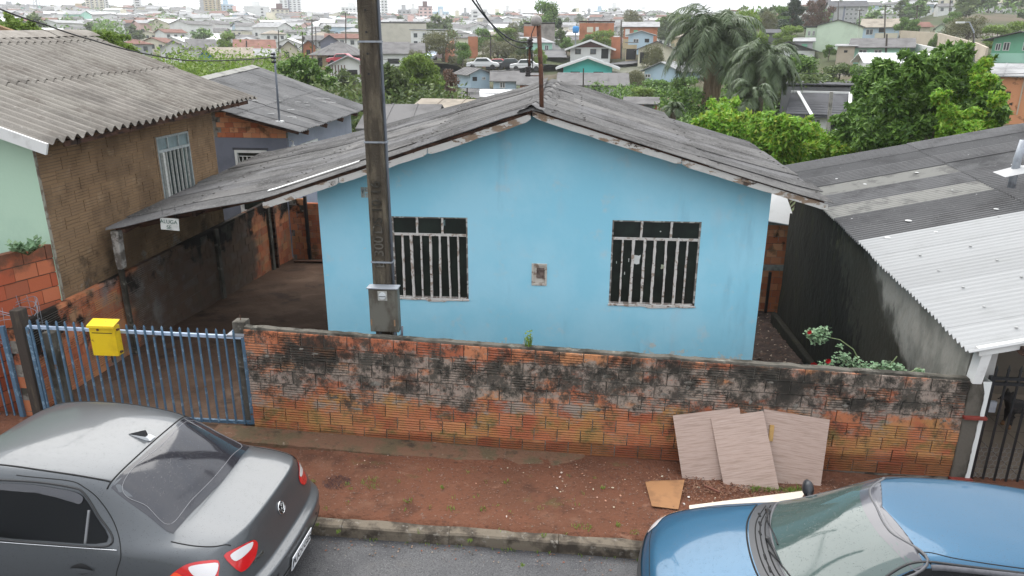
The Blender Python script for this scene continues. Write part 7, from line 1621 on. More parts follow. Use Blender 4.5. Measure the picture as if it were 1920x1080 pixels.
# ================================================================ trees
def crown_mesh(name, blobs, n, s, mat, seed=0, asp=.5, droop=0, up=.3, shell=.25):
    """blobs: (cx,cy,cz,rx,ry,rz,weight)"""
    g = np.random.default_rng(seed); B = np.array(blobs, float); wts = B[:, 3]*B[:, 4]*B[:, 5]; wts = wts**.67; wts /= wts.sum(); idx = g.choice(len(B), n, p=wts)
    d = g.normal(size=(n, 3)); d /= np.linalg.norm(d, axis=1)[:, None]; rr = (shell+(1-shell)*g.random(n))**.45*(1+.22*np.abs(g.normal(size=n)))
    c = B[idx, :3]+d*rr[:, None]*B[idx, 3:6]
    # leaf direction: outward with scatter, drooping
    ax = d*up+g.normal(size=(n, 3))*.6; ax[:, 2] -= droop; ax /= np.linalg.norm(ax, axis=1)[:, None]
    nrm = d+g.normal(size=(n, 3))*.5; sd_ = np.cross(ax, nrm); sd_ /= (np.linalg.norm(sd_, axis=1)[:, None]+1e-6)
    L_ = s*(.6+.8*g.random(n))[:, None]; a = c-ax*L_*.5; b = c+ax*L_*.5; m1 = c+sd_*L_*asp*.5; m2 = c-sd_*L_*asp*.5
    V = np.stack([a, m1, b, m2], 1).reshape(-1, 3); me = bpy.data.meshes.new(name); me.vertices.add(n*4); me.vertices.foreach_set('co', V.ravel()); me.loops.add(n*4); me.loops.foreach_set('vertex_index', np.arange(n*4)); me.polygons.add(n); me.polygons.foreach_set('loop_start', np.arange(n)*4); me.polygons.foreach_set('loop_total', np.full(n, 4)); me.update(); me.validate(); me.materials.append(mat); return me
def blobs_for(h, r, n, seed, flat_=.8, low=.35, cone=0):
    g = random.Random(seed); out = []
    for i in range(n):
        t = g.random(); z = h*(low+(1-low)*t); rmax = r*(math.sin(math.pi*min(1, .15+.85*(1-t) if cone else .2+.7*t))**.7 if not cone else (1-t*.85)); a = g.uniform(0, 6.28); q = rmax*math.sqrt(g.random())*.8
        br = r*g.uniform(.22, .42)*(1-.4*cone*t); out.append((q*math.cos(a), q*math.sin(a), z-br*.3, br, br, br*flat_, 1))
    return out
def limbs(mb, blobs, h, tr, seed=0):
    g = random.Random(seed); mb.tube([(0, 0, -1), (.02*h, 0, h*.25), (-.01*h, .02*h, h*.55), (0, 0, h*.85)], [tr, tr*.8, tr*.5, tr*.15], 8)
    for b in blobs[::2]: z0 = h*g.uniform(.2, .5); mb.tube([(0, 0, z0), (b[0]*.5, b[1]*.5, (z0+b[2])/2+.1*h*.2), (b[0], b[1], b[2])], [tr*.4, tr*.25, tr*.08], 5)
PROTO = {}
def proto(key, h, r, nb, n, s, mat, seed, **k):
    bl = blobs_for(h, r, nb, seed, low=k.pop('low', .35), cone=k.pop('cone', 0), flat_=k.pop('flat_', .8)); cm = crown_mesh(key, bl, n, s, mat, seed, **k); mb = MB(); limbs(mb, bl, h, r*.06, seed); tm = mb.mesh(key+'_trunk'); tm.materials.append(M['bark']); PROTO[key] = (cm, tm, h)
proto('round', 8, 3.6, 16, 5200, .42, LM['mid'], 1); proto('round2', 8, 3.4, 14, 5200, .42, LM['dark'], 2); proto('olive', 7, 4.2, 18, 6500, .38, LM['olive'], 3, droop=.9, asp=.35)
proto('bright', 7, 3.2, 14, 5000, .38, LM['bright'], 4); proto('conifer', 14, 3.6, 22, 6500, .5, LM['deep'], 5, cone=1, low=.2); proto('red', 9, 3.2, 14, 4200, .45, LM['red'], 6)
proto('far', 8, 3.8, 9, 500, 1.5, LM['mid'], 7); proto('far2', 9, 3.4, 8, 450, 1.5, LM['dark'], 8); proto('bush', 3, 3.0, 10, 3600, .32, LM['mid'], 9, low=.15); proto('bushd', 3, 3.0, 10, 3600, .32, LM['dark'], 10, low=.15)
def tree(label, px_, py_top, D, w_px, kind, group=None, name='tree', cat='tree', py_base=None, rz=None):
    cm, tm, h0 = PROTO[kind]; b = gz_at(px_, D); dz = depthz(b); wd = w_px/FPX*dz; top_ = at(px_, py_top, D=D).z
    if py_base is not None: b = Vector((*at(px_, py_base, D=D)[:2], at(px_, py_base, D=D).z)); ANCH.append(tuple(b))
    h = max(1.2, top_-b.z); t = thing(name, label, cat, tuple(b), group, rz if rz is not None else random.uniform(0, 6.28))
    xy = [v.co.x for v in cm.vertices]; w0 = (max(xy)-min(xy)) if kind+'_w' not in PROTO else PROTO[kind+'_w']; PROTO[kind+'_w'] = w0; zt = PROTO.setdefault(kind+'_z', max(v.co.z for v in cm.vertices))
    t.scale = (wd/w0, wd/w0, h/zt)
    for nm, me in (('crown', cm), ('trunk', tm)):
        o = bpy.data.objects.new(nm, me); COL.objects.link(o); o.parent = t
    return t
# individual trees that can be told apart
T = [
 ('big dark spreading tree on the skyline behind the service mast', 1020, -4, 170, 64, 'round2'), ('dark monkey puzzle like conifer beside the big skyline tree', 1048, 34, 150, 22, 'conifer'),
 ('drooping willowy olive tree right of the white house by the pole', 832, 52, 108, 88, 'olive'), ('rounded green tree at the foot of the willowy tree', 868, 76, 104, 40, 'round2'),
 ('rounded grey green olive tree above the parked cars', 932, 72, 116, 88, 'olive'), ('bright green tree left of the concrete hut on the slope', 906, 50, 140, 44, 'round2'), ('yellow green tree right of the bright green one', 948, 50, 138, 48, 'bright'),
 ('soft leafy tree behind the yellow green tree', 962, 38, 160, 40, 'olive'), ('leafy tree hugging the mint green house', 984, 70, 108, 44, 'round'), ('small tree below the mint green house', 1012, 88, 100, 26, 'bright'),
 ('tree between the lane and the blue water tank', 1050, 52, 124, 26, 'round'), ('green tree behind the turquoise house roof, nearest the lane', 1062, 68, 118, 28, 'round2'), ('bright green tree in front of the orange brick house', 1130, 54, 128, 44, 'bright'), ('dark green tree below the orange brick house', 1104, 62, 132, 34, 'round2'),
 ('willowy green shrub tree in front of the pillared grey house', 1222, 78, 92, 48, 'olive'), ('dark bushy tree row beside the ribbed roof house', 1195, 128, 80, 60, 'olive'), ('dark round tree below the pale grey house', 1235, 146, 66, 80, 'round2'), ('bright bush left of the brown tiled roof', 1210, 162, 58, 50, 'bright'), ('dense tree left of the palm crown', 1290, 140, 58, 70, 'round2'),
 ('tall feathery tree behind the palm crown', 1385, 12, 92, 80, 'bright'), ('feathery tree top behind the palm, to its right', 1405, 50, 80, 70, 'bright'), ('dull tree group on the skyline left of the palm', 1252, 24, 190, 70, 'round'), ('bright skyline tree left of the palm', 1275, 26, 180, 36, 'bright'), ('grey feathery bare tree on the skyline', 1178, 12, 210, 56, 'olive'),
 ('tall dark tree on the right skyline', 1480, -8, 150, 62, 'conifer'), ('second dark tree on the right skyline', 1458, 8, 165, 40, 'round2'), ('bronze red tree before the grey apartment block', 1532, -6, 170, 44, 'red'), ('brown bare looking tree between the dark skyline trees', 1505, 0, 165, 36, 'red'),
 ('soft olive tree at the right edge of the palm', 1432, 16, 140, 46, 'olive'), ('rounded light green tree beside the dark roofed shelter', 1478, 46, 118, 56, 'bright'), ('round tree at left of the black gable house', 1400, 100, 84, 50, 'round'),
 ('dense dark tree behind the flat black building', 1500, 98, 66, 90, 'round2'), ('dense tree between the flat black building and white roof', 1580, 116, 62, 90, 'round'), ('mid green tree in front of the white roofed house', 1620, 118, 60, 60, 'round2'), ('small dark tree at corner of the tall pale green house', 1555, 82, 100, 30, 'round2'),
 ('left of two dark round street trees by the road', 1684, 30, 145, 30, 'round2'), ('right of two dark round street trees by the road', 1704, 34, 142, 32, 'round2'), ('trimmed round bush on the wall by the road', 1748, 60, 122, 22, 'bushd'),
 ('broad grey green tree behind the street lamp', 1810, 26, 130, 90, 'olive'), ('dark tree above the street lamp', 1775, 20, 170, 34, 'round2'), ('umbrella shaped pines on the right hill, left clump', 1760, 8, 400, 60, 'far2'), ('umbrella shaped pines on the right hill, right clump', 1910, 6, 420, 50, 'far2'), ('bright tree left of the green two tone house', 1862, 44, 118, 60, 'bright'), ('bright tree behind the green two tone house', 1905, 36, 120, 56, 'bright'), ('dark tree at right edge skyline', 1910, 14, 240, 36, 'far2'),
 ('light tree beside the dark glossy tree', 500, 108, 48, 60, 'olive'), ('light green tree over the red tiled house', 430, 60, 150, 36, 'bright'),
 ('rounded green tree right of the utility pole', 735, 120, 58, 70, 'bright'), ('small olive tree beneath the white house by the pole', 778, 90, 90, 36, 'olive'), ('reddish brown bare shrub behind the tan shed roof', 835, 128, 62, 50, 'red'), ('green tree behind the pole, left side', 640, 126, 60, 70, 'round'), ('olive tree under the striped board shed', 672, 150, 48, 60, 'olive'), ('brownish leafy tree right of the pole', 722, 150, 46, 50, 'olive'),
 ('small bright shrub below the white roofed shed', 868, 180, 46, 40, 'bright'), ('scrubby tree left of the striped board shed', 600, 128, 62, 50, 'olive'), ('tree behind the hotel like block beside the pole', 672, 45, 230, 44, 'round'),
]
for (lb, a, b, D, w_, k) in T: tree(lb, a, b, D, w_, k)
# hedge masses that read as one
hb = []
def mass(label, spans, D0, mat, s=.3, n=9000, seed=3, name='hedge'):
    bl = []; g = random.Random(seed)
    for (pxa, pxb, pyt, D, k) in spans:
        for i in range(k):
            px_ = pxa+(pxb-pxa)*g.random(); DD = D*g.uniform(.93, 1.08); b = gz_at(px_, DD); zt = at(px_, pyt+g.uniform(0, 8), D=DD).z; z = b.z+(zt-b.z)*g.uniform(.2, .85); rr = max(.7, (zt-b.z)*.28); bl.append((b.x, b.y, z, rr*1.3, rr*1.3, rr, 1))
    me = crown_mesh(name, bl, n, s, mat, seed); o = bpy.data.objects.new(name, me); COL.objects.link(o); tag(o, label, kind='stuff'); return o
mass('light green hedge above the grey house ridge', [(325, 560, 113, 42, 46), (320, 400, 112, 36, 18)], 40, LM['bright'], .17, 60000, 3)
mass('mixed green scrub in the hollow behind the grey roof', [(540, 690, 150, 38, 26), (700, 860, 165, 44, 26)], 40, LM['mid'], .28, 11000, 4, 'scrub')
mass('dark green growth at the foot of the palm', [(1270, 1330, 170, 48, 14), (1345, 1440, 185, 48, 20), (1290, 1420, 205, 44, 26), (1120, 1240, 160, 66, 14), (1360, 1470, 120, 70, 14)], 40, LM['dark'], .24, 26000, 5, 'undergrowth')
mass('dry olive scrub on the slope above the parked cars', [(840, 1010, 108, 112, 30)], 100, LM['olive'], .5, 4500, 6, 'scrub')
mass('green verge scrub behind the tiled roof', [(1440, 1640, 150, 56, 30)], 60, LM['mid'], .3, 9000, 8, 'scrub')

# ---- nearer trees with their own leaves
def bigtree(label, blobs_px, D, mat, n, s, trunk_px, seed, name='tree', droop=.2, asp=.4, up=.4):
    b = gz_at(trunk_px, D); t = thing(name, label, 'tree', tuple(b)); bl = []; g = random.Random(seed)
    for (px_, py_, rpx) in blobs_px:
        DD = D+g.uniform(-1.3, 1.6); p = at(px_, py_, D=DD)-b; r = rpx/FPX*depthz(at(px_, py_, D=DD)); 
        bl.append((p.x, p.y, p.z, r, r, r*.85, 1))
        for _ in range(12): q = r*1.25; rr_ = r*g.uniform(.16, .42); bl.append((p.x+g.uniform(-q, q), p.y+g.uniform(-q, q), p.z+g.uniform(-q, q), rr_, rr_, rr_*.9, 1))
    # filler behind and below
    me = crown_mesh(name, bl, n, s, mat, seed, asp, droop, up, .35); o = bpy.data.objects.new('crown', me); COL.objects.link(o); o.parent = t
    mb = MB(); mb.tube([(0, 0, -.5), (.05, 0, .6), (0, 0, 1.4)], [.12, .10, .07], 8)
    for q in bl[::9]: mb.tube([(0, 0, .8), (q[0]*.5, q[1]*.5, (q[2]+.8)*.42), (q[0]*.8, q[1]*.8, q[2]*.75)], [.035, .025, .008], 5)
    mb.build('trunk', M['bark'], t, smooth=True); return t
bigtree('bright lime green leafy tree behind the right slope of the blue house roof', [(1330, 232, 22), (1352, 215, 20), (1372, 240, 24), (1400, 262, 24), (1430, 240, 22), (1425, 275, 24), (1460, 262, 26), (1455, 235, 18), (1490, 245, 24), (1520, 262, 26), (1500, 285, 26), (1545, 285, 24), (1475, 290, 22), (1440, 298, 18), (1570, 265, 16), (1530, 305, 20), (1400, 225, 12), (1355, 198, 9), (1580, 290, 14), (1380, 265, 16), (1350, 250, 18), (1410, 285, 18)], 21, LM['lime'], 34000, .15, 1470, 21, droop=.4, asp=.36, up=.8)
bigtree('tall dark green glossy tree behind the dark porch roof', [(1640, 150, 22), (1655, 128, 16), (1690, 150, 24), (1720, 130, 22), (1760, 165, 24), (1745, 120, 18), (1780, 130, 22), (1800, 105, 18), (1815, 145, 24), (1840, 175, 24), (1790, 190, 28), (1740, 200, 30), (1690, 200, 30), (1640, 215, 28), (1600, 245, 26), (1640, 255, 28), (1700, 250, 28), (1760, 240, 26), (1820, 215, 24), (1860, 205, 20), (1610, 215, 18), (1615, 180, 12), (1625, 150, 10), (1795, 92, 9), (1845, 120, 10), (1855, 150, 10), (1590, 275, 22), (1670, 280, 20), (1875, 215, 10), (1660, 175, 22), (1730, 165, 26), (1760, 100, 10)], 20, LM['dark'], 44000, .16, 1720, 22, droop=.35, asp=.34, up=.9)
bigtree('yellow green tree tops showing over the tan roof ridge at the left edge', [(8, 60, 17), (34, 54, 16), (60, 64, 16), (85, 74, 12), (20, 72, 16), (48, 76, 14), (105, 80, 8)], 30, LM['bright'], 9000, .17, 40, 24, droop=.2)
bigtree('yellow green tree rising behind the right end of the tan roof ridge', [(176, 74, 12), (196, 76, 16), (182, 88, 14), (218, 86, 15), (240, 96, 13), (212, 100, 14), (190, 66, 7)], 31, LM['bright'], 8000, .17, 205, 25, droop=.2)
bigtree('dark glossy leafed tree above the grey house roof', [(540, 128, 14), (562, 122, 15), (585, 132, 14), (600, 144, 12), (555, 140, 14), (575, 146, 13), (618, 152, 10)], 38, LM['dark'], 8000, .20, 570, 26, droop=.3)
bigtree('large mid green tree between the utility pole and the bare brown shrub', [(770, 130, 18), (795, 122, 16), (780, 150, 20), (805, 152, 18), (758, 165, 18), (790, 178, 18), (815, 172, 14)], 52, LM['bright'], 12000, .24, 785, 27, droop=.2)
bigtree('leafy green tree right beside the utility pole in the hollow', [(735, 140, 15), (728, 160, 16), (748, 172, 14), (735, 182, 15), (752, 152, 12)], 44, LM['mid'], 8000, .2, 738, 28, droop=.2)
bigtree('bright fresh green branches at right of the dark glossy tree', [(1800, 190, 14), (1840, 160, 12), (1850, 195, 16), (1870, 215, 12), (1780, 212, 14), (1835, 135, 9), (1815, 222, 14), (1848, 120, 7), (1760, 182, 10), (1855, 235, 16), (1820, 250, 18), (1780, 240, 15), (1870, 190, 10), (1835, 215, 16), (1745, 225, 10), (1860, 150, 7)], 18.3, LM['lime'], 14000, .13, 1830, 23, droop=.2)

# ================================================================ palms
def palm(label, px_, py_crown, D, r_px, nf, seed, dead=True, trunk=True, base_px=None):
    g = random.Random(seed); b = gz_at(px_, D); c = at(px_, py_crown, D=D); t = thing('palm_tree', label, 'palm', tuple(b)); hc = c-b; Rr = r_px/FPX*depthz(c)
    if trunk:
        mb = MB(); n = 26; pts = []; rr = []
        for k in range(n+1): f = k/n; pts.append((hc.x*f*f, hc.y*f*f, -1+(hc.z+1)*f)); rr.append(.24-.05*f+.02*(k % 2))
        mb.tube(pts, rr, 10); mb.build('trunk', M['bark'], t)
    for k in range(nf):
        a = 2*math.pi*k/nf*2.4+g.uniform(-.2, .2); el = g.uniform(.05, 1.3); L_ = Rr*g.uniform(.85, 1.2); d = Vector((math.cos(a)*math.cos(el), math.sin(a)*math.cos(el), math.sin(el)))
        n = 15; P = []; p = Vector(hc); v = d.copy()
        for i in range(n): P.append(p.copy()); p = p+v*(L_/n); v = (v+Vector((0, 0, -1))*(.115+.019*i)).normalized()
        V = []; F = []
        for i in range(2, n-1):
            dr = (P[i+1]-P[i-1]).normalized(); s_ = dr.cross(Vector((0, 0, 1)));
            if s_.length < .05: s_ = Vector((1, 0, 0))
            s_.normalize(); ll = L_*.26*math.sin(math.pi*(i/n)**.7)+.05
            for sub in range(4):
                q = P[i].lerp(P[i+1], sub/4)
                for sgn in (-1, 1):
                    tip = q+s_*sgn*ll*g.uniform(.5, .75)+dr*ll*.45+Vector((0, 0, -ll*g.uniform(.25, .7))); wv = dr*.022*max(1, D/30); m_ = q.lerp(tip, .5)+Vector((0, 0, ll*.10)); o_ = len(V); V += [q-wv*.5, q+wv, m_+wv, m_-wv*.5, tip]; F += [(o_, o_+1, o_+2, o_+3), (o_+3, o_+2, o_+4)]
        mb = MB().add(V, F); mb.tube(P, [.03-.0015*i for i in range(n)], 4); mb.build('frond', LM['palm'], t, recalc=False)
    if dead:
        for k in range(16):
            a = -math.pi*k/15; L_ = Rr*g.uniform(.75, 1.0); V = []; F = []; p0 = Vector(hc)+Vector((math.cos(a)*.30, math.sin(a)*.5-.2, -.3))
            for i in range(60):
                s0 = p0+Vector((g.uniform(-.2, .2), g.uniform(-.2, .2), -g.uniform(0, L_*.75))); e = s0+Vector((g.uniform(-.12, .12)-.1*math.cos(a), g.uniform(-.12, .12), -L_*.3)); w_ = Vector((.03, .012, 0)); o_ = len(V); V += [s0-w_, s0+w_, e+w_*.4, e-w_*.4]; F += [(o_, o_+1, o_+2, o_+3)]
            MB().add(V, F).build('dead_frond', LM['straw'], t, recalc=False)
    return t
palm('tall palm with a skirt of dead straw coloured fronds in the valley', 1340, 82, 46, 124, 96, 31)
palm('shorter palm with drooping fronds right of the tall palm', 1432, 126, 42, 96, 56, 32, dead=False)
palm('low feathery palm in the hollow below the tall palm', 1412, 182, 36, 58, 30, 33, dead=False)
palm('small young palm beside the brown tiled roof', 1262, 205, 34, 30, 16, 34, dead=False)
# ================================================================ scattered far houses (copies share meshes)
def far_proto(w, dep, h, hr, ridge, nwin):
    wm = MB().box((-w/2, 0, -6), (w/2, dep, h)); 
    if ridge == 'gable': wm.prism([(-w/2, 0, h), (w/2, 0, h), (0, 0, hr-.05)], (0, dep, 0))
    elif ridge == 'side': wm.prism([(-w/2, 0, h), (-w/2, dep, h), (-w/2, dep/2, hr-.05)], (w, 0, 0))
    rm = MB()
    for q in gable_roof(w, dep, h, hr, .5, ridge): rm.prism(q, (0, 0, .15))
    win = MB().box((-.55, -.12, -.6), (.55, .02, .6)); a, b, c = wm.mesh('far_wall'), rm.mesh('far_roof'), win.mesh('far_window')
    a.materials.append(WC['white']); b.materials.append(RC['grey']); c.materials.append(M['glass_far'])
    return a, b, c, [(-w/2+w*(i+.5)/nwin, h*f) for i in range(nwin) for f in ((.6,) if h < 4 else (.3, .75))], w, h
FP = [far_proto(7.5, 8, 3.0, 4.4, 'gable', 3), far_proto(10, 7, 3.0, 4.3, 'side', 4), far_proto(8.5, 8, 5.2, 6.4, 'side', 3), far_proto(8, 8, 5.2, 6.5, 'hip', 3), far_proto(7, 7, 3.0, 4.2, 'hip', 2), far_proto(11, 8, 5, 5.4, 'flat', 4), far_proto(9, 7, 3.0, 4.2, 'side', 3)]
for a, b, c, _, _, _ in FP:
    bm = bmesh.new()
    for me in (a, b): bm.clear(); bm.from_mesh(me); bmesh.ops.recalc_face_normals(bm, faces=bm.faces); bm.to_mesh(me)
    bm.free()
wcols = [('white', 'white'), ('white', 'white'), ('white', 'white'), ('white', 'white'), ('cream', 'cream'), ('white', 'white'), ('cream', 'cream'), ('lblue', 'pale blue'), ('white', 'white'), ('white', 'white'), ('pink', 'pinkish'), ('grey', 'grey'), ('grey', 'grey'), ('cream', 'cream'), ('tan', 'ochre'), ('white', 'white')]
rcols = [('grey', 'grey'), ('grey', 'grey'), ('lgrey', 'light grey'), ('grey', 'grey'), ('white', 'white'), ('lgrey', 'light grey'), ('grey', 'grey'), ('brown', 'brown tiled'), ('grey', 'grey'), ('white', 'white'), ('beige', 'beige')]
skip = [(1300, 1450), (1395, 1920)]
placed = []; g = random.Random(5); nfar = 0; tries = 0
taken = [(math.atan2(x, y), math.hypot(x, y)) for x, y, z in ANCH]
while nfar < 298 and tries < 9000:
    tries += 1; px_ = g.uniform(-30, 1330) if g.random() < .94 else g.uniform(1330, 1800); D = g.uniform(165, 600)
    if px_ > 1330 and D < 260: continue
    p = gz_at(px_, D); az = math.atan2(p.x, p.y)
    if any(abs(az-a)*D < 7.5 and abs(D-d) < 9 for a, d in placed) or any(abs(az-a)*D < 10 and abs(D-d) < 14 for a, d in taken): continue
    placed.append((az, D)); wm, rm, cm_, wins, w_, h_ = g.choice(FP); wcn, wl_n = g.choice(wcols); rcn, rl_n = g.choice(rcols)
    root = thing('far_house', '%s walled house with %s roof in the packed far town' % (wl_n, rl_n), 'house', tuple(p), '%s far houses with %s roofs' % (wl_n, rl_n), -az+g.choice([-.5, -.25, 0, .2, .45, .9]))
    root.scale = (.72, .72, .72) if D < 330 else (.9, .9, .9)
    for nm, me, mt in (('wall', wm, WC[wcn]), ('roof', rm, RC[rcn])):
        o = bpy.data.objects.new(nm, me); COL.objects.link(o); o.parent = root; setmat(o, mt)
    if D < 520:
        for (x, z) in wins: o = bpy.data.objects.new('window', cm_); COL.objects.link(o); o.parent = root; o.location = (x, 0, z)
    nfar += 1
nt = 0; tries = 0
while nt < 200 and tries < 5000:
    tries += 1; px_ = g.uniform(-30, 1950); D = math.exp(g.uniform(math.log(230), math.log(800))); p = gz_at(px_, D); az = math.atan2(p.x, p.y)
    if any(abs(az-a)*D < 5 and abs(D-d) < 6 for a, d in placed+taken): continue
    placed.append((az, D)); k = g.choice(['far', 'far2', 'far']); s = g.uniform(.6, 1.15); root = thing('far_tree', 'rounded green tree among the far hillside houses' if k == 'far' else 'dark green tree among the far hillside houses', 'tree', tuple(p), 'mid green trees in the far town' if k == 'far' else 'dark trees in the far town', g.uniform(0, 6)); root.scale = (s*1.2, s*1.2, s*.9)
    for nm, me in (('crown', PROTO[k][0]), ('trunk', PROTO[k][1])): o = bpy.data.objects.new(nm, me); COL.objects.link(o); o.parent = root
    nt += 1
# the rest of the town, past the 300 single houses, is one mass
V = []; F = []; MI = []; g = random.Random(9); occ = [(a, d) for a, d in placed]; cnt = 0; tries = 0
while cnt < 2600 and tries < 16000:
    tries += 1; px_ = g.uniform(-60, 1400) if g.random() < .93 else g.uniform(1400, 1950); D = g.uniform(285, 950); p = gz_at(px_, D); az = math.atan2(p.x, p.y)
    if any(abs(az-a)*D < 6 and abs(D-d) < 6 for a, d in occ): continue
    occ.append((az, D)); cnt += 1; th_ = -az+g.uniform(-1, 1); c, s = math.cos(th_), math.sin(th_); w = g.uniform(6, 12)/2; d_ = g.uniform(6, 9); h = g.choice([2.8, 3, 3, 5.4, 5.6]); r = g.uniform(.8, 1.5); k = g.choice([0, 0, 0, 0, 0, 0, 1, 1, 2, 4, 4, 3, 0, 0, 0, 5]); rk = g.choice([6, 6, 6, 6, 7, 7, 7, 8, 9])
    def P_(x, y, z): return (p.x+x*c-y*s, p.y+x*s+y*c, p.z+z)
    o_ = len(V); V += [P_(-w, 0, -6), P_(w, 0, -6), P_(w, d_, -6), P_(-w, d_, -6), P_(-w, 0, h), P_(w, 0, h), P_(w, d_, h), P_(-w, d_, h), P_(-w, d_/2, h+r), P_(w, d_/2, h+r)]
    F += [(o_, o_+1, o_+5, o_+4), (o_+1, o_+2, o_+6, o_+9, o_+5), (o_+2, o_+3, o_+7, o_+6), (o_+3, o_, o_+4, o_+8, o_+7)]; MI += [k]*4
    q = .5; sl = r/(d_/2); o_ = len(V); V += [P_(-w-q, -q, h-sl*q+.1), P_(w+q, -q, h-sl*q+.1), P_(w+q, d_/2, h+r+.1), P_(-w-q, d_/2, h+r+.1), P_(w+q, d_+q, h-sl*q+.1), P_(-w-q, d_+q, h-sl*q+.1)]
    F += [(o_, o_+1, o_+2, o_+3), (o_+3, o_+2, o_+4, o_+5)]; MI += [rk]*2
    for i in range(g.choice([2, 3, 4])):
        x = -w+2*w*(i+.5)/4; zz = h*.55; o_ = len(V); V += [P_(x-.5, -.06, zz-.6), P_(x+.5, -.06, zz-.6), P_(x+.5, -.06, zz+.5), P_(x-.5, -.06, zz+.5)]; F.append((o_, o_+1, o_+2, o_+3)); MI.append(10)
me = bpy.data.meshes.new('town_mass'); me.from_pydata(V, [], F)
for m in (WC['white'], WC['cream'], WC['lblue'], WC['pink'], WC['grey'], WC['mint'], RC['grey'], RC['lgrey'], RC['brown'], RC['white'], M['glass_far']): me.materials.append(m)
me.polygons.foreach_set('material_index', MI); me.update(); o = bpy.data.objects.new('town_mass', me); COL.objects.link(o); tag(o, 'mass of small houses covering the far hillside behind the single ones', kind='stuff')
bl = []
for i in range(300):
    px_ = g.uniform(-60, 1950); D = g.uniform(230, 950); p = gz_at(px_, D); r = g.uniform(1.6, 4.2); bl.append((p.x, p.y, p.z+r*.8, r*1.2, r*1.2, r, 1))
me = crown_mesh('town_trees', bl, 34000, 1.3, LM['dark'], 77); o = bpy.data.objects.new('town_trees', me); COL.objects.link(o); tag(o, 'small trees and shrubs filling the gaps between the far town houses', kind='stuff')
# ================================================================ street poles, lamps, tank, lattice mast
def wpole(label, px_, pyt, pyb, D, arm=1, r=.13, mat=None, name='power_pole', cat='power pole', lean=0):
    b = at(px_, pyb, D=D); t_ = at(px_+lean, pyt, D=D); t = thing(name, label, cat, tuple(b)); h = t_-b
    MB().tube([(0, 0, -1), tuple(h)], [r, r*.7], 7).build('shaft', mat or M['wood_pole'], t)
    if arm:
        ca_ = MB().beam(h*.965+Vector((-.9, 0, 0)), h*.965+Vector((.9, 0, 0)), .09, .1).build('crossarm', mat or M['wood_pole'], t)
        for x in (-.8, -.3, .3, .8): MB().lathe([(0, 0), (.05, 0), (.05, .12), (0, .14)], tuple(h*.965+Vector((x, 0, .05))), 6).build('insulator', flat((.2, .18, .16)), ca_)
    return b, t_
poles = [('dark pole with crossarm left of the utility pole', 648, 24, 76, 150), ('dark tall pole in front of the hipped carport roof', 585, 36, 118, 120), ('thin pole left of the tall dark one by the carport', 567, 60, 112, 125), ('pole at the left of the striped far roofs', 462, 76, 118, 110), ('short pole beside the red tiled house', 522, 56, 92, 150), ('dark pole beside the brown boarded hut', 592, 50, 92, 160), ('pole with crossarm in front of the light blue terrace house', 1660, 10, 78, 135), ('pole with crossarm right of the street trees', 1720, 10, 66, 150), ('pole in front of the long mint house', 1663, 64, 100, 96), ('dark pole beside the grey apartment block', 1572, 2, 44, 200), ('pole near the white joint of the grey apartment block', 1612, 18, 62, 170), ('pole above the street lamp on the right', 1782, -6, 30, 190), ('dark pole in the hedge by the parked cars', 920, 66, 128, 106), ('slim mast beside the brick house with green door', 1165, 38, 108, 118), ('thin white topped pole behind the ribbed grey roof', 1094, 128, 166, 60), ('short dark pole over the tan shed roof', 876, 165, 200, 50)]
PT = [wpole(lb, a, b, c, D, arm=0 if i in (2, 3, 4, 8, 13, 14, 15) else 1, r=.13 if D > 70 else .07) for i, (lb, a, b, c, D) in enumerate(poles)]
cb2, ct2 = wpole('slender grey concrete pole with slots in front of the white banded tiled roof', 1553, 172, 268, 32, arm=0, r=.10, mat=M['concrete'], name='concrete_pole', cat='pole', lean=6)
wpole('dark pole on the street with lamp near the right wall', 1826, 62, 108, 92, arm=0, r=.12)
# street lamp
b = at(1830, 98, D=94); lamp = thing('street_lamp', 'curved arm street lamp leaning over the right hillside road', 'street lamp', tuple(b)); t1 = at(1826, 60, D=94)-b; t2 = at(1806, 42, D=94)-b
MB().tube([(0, 0, -1), tuple(t1), tuple((t1+t2)/2+Vector((0, 0, .5))), tuple(t2)], [.1, .08, .06, .05], 7).build('arm', M['galv'], lamp); MB().cbox(tuple(t2+Vector((-.3, 0, 0))), (.8, .3, .18)).build('lamp_head', M['white_wood'], lamp)
# blue water tank on a post
b = at(1079, 78, D=126); tk = thing('water_tank', 'small blue water tank on a tall post left of the orange brick house', 'water tank', tuple(b)); tz = at(1079, 62, D=126).z-b.z; tk.scale = (.62, .62, 1)
MB().tube([(0, 0, -1), (0, 0, tz)], .16, 8).build('post', M['galv'], tk); MB().lathe([(0, 0), (.7, 0), (.85, .3), (.85, .9), (.6, 1.05), (0, 1.1)], (0, 0, tz), 14).build('tank', wc((.05, .25, .55)), tk, smooth=True)
# lattice mast on the far left
b = at(74, 34, D=600); lm = thing('lattice_mast', 'faint lattice communications mast at the far left skyline', 'mast', tuple(b)); tz = at(74, -20, D=600).z-b.z
for sx, sy in ((-1, -1), (1, -1), (1, 1), (-1, 1)): MB().beam((sx*2, sy*2, -4), (sx*.6, sy*.6, tz), .3, .3).build('leg', M['galv'], lm)
for k in range(8):
    f0, f1 = k/8, (k+1)/8; w0_, w1_ = 2-1.4*f0, 2-1.4*f1
    MB().beam((-w0_, -w0_, tz*f0), (w1_, -w1_, tz*f1), .2, .2).build('brace', M['galv'], lm)
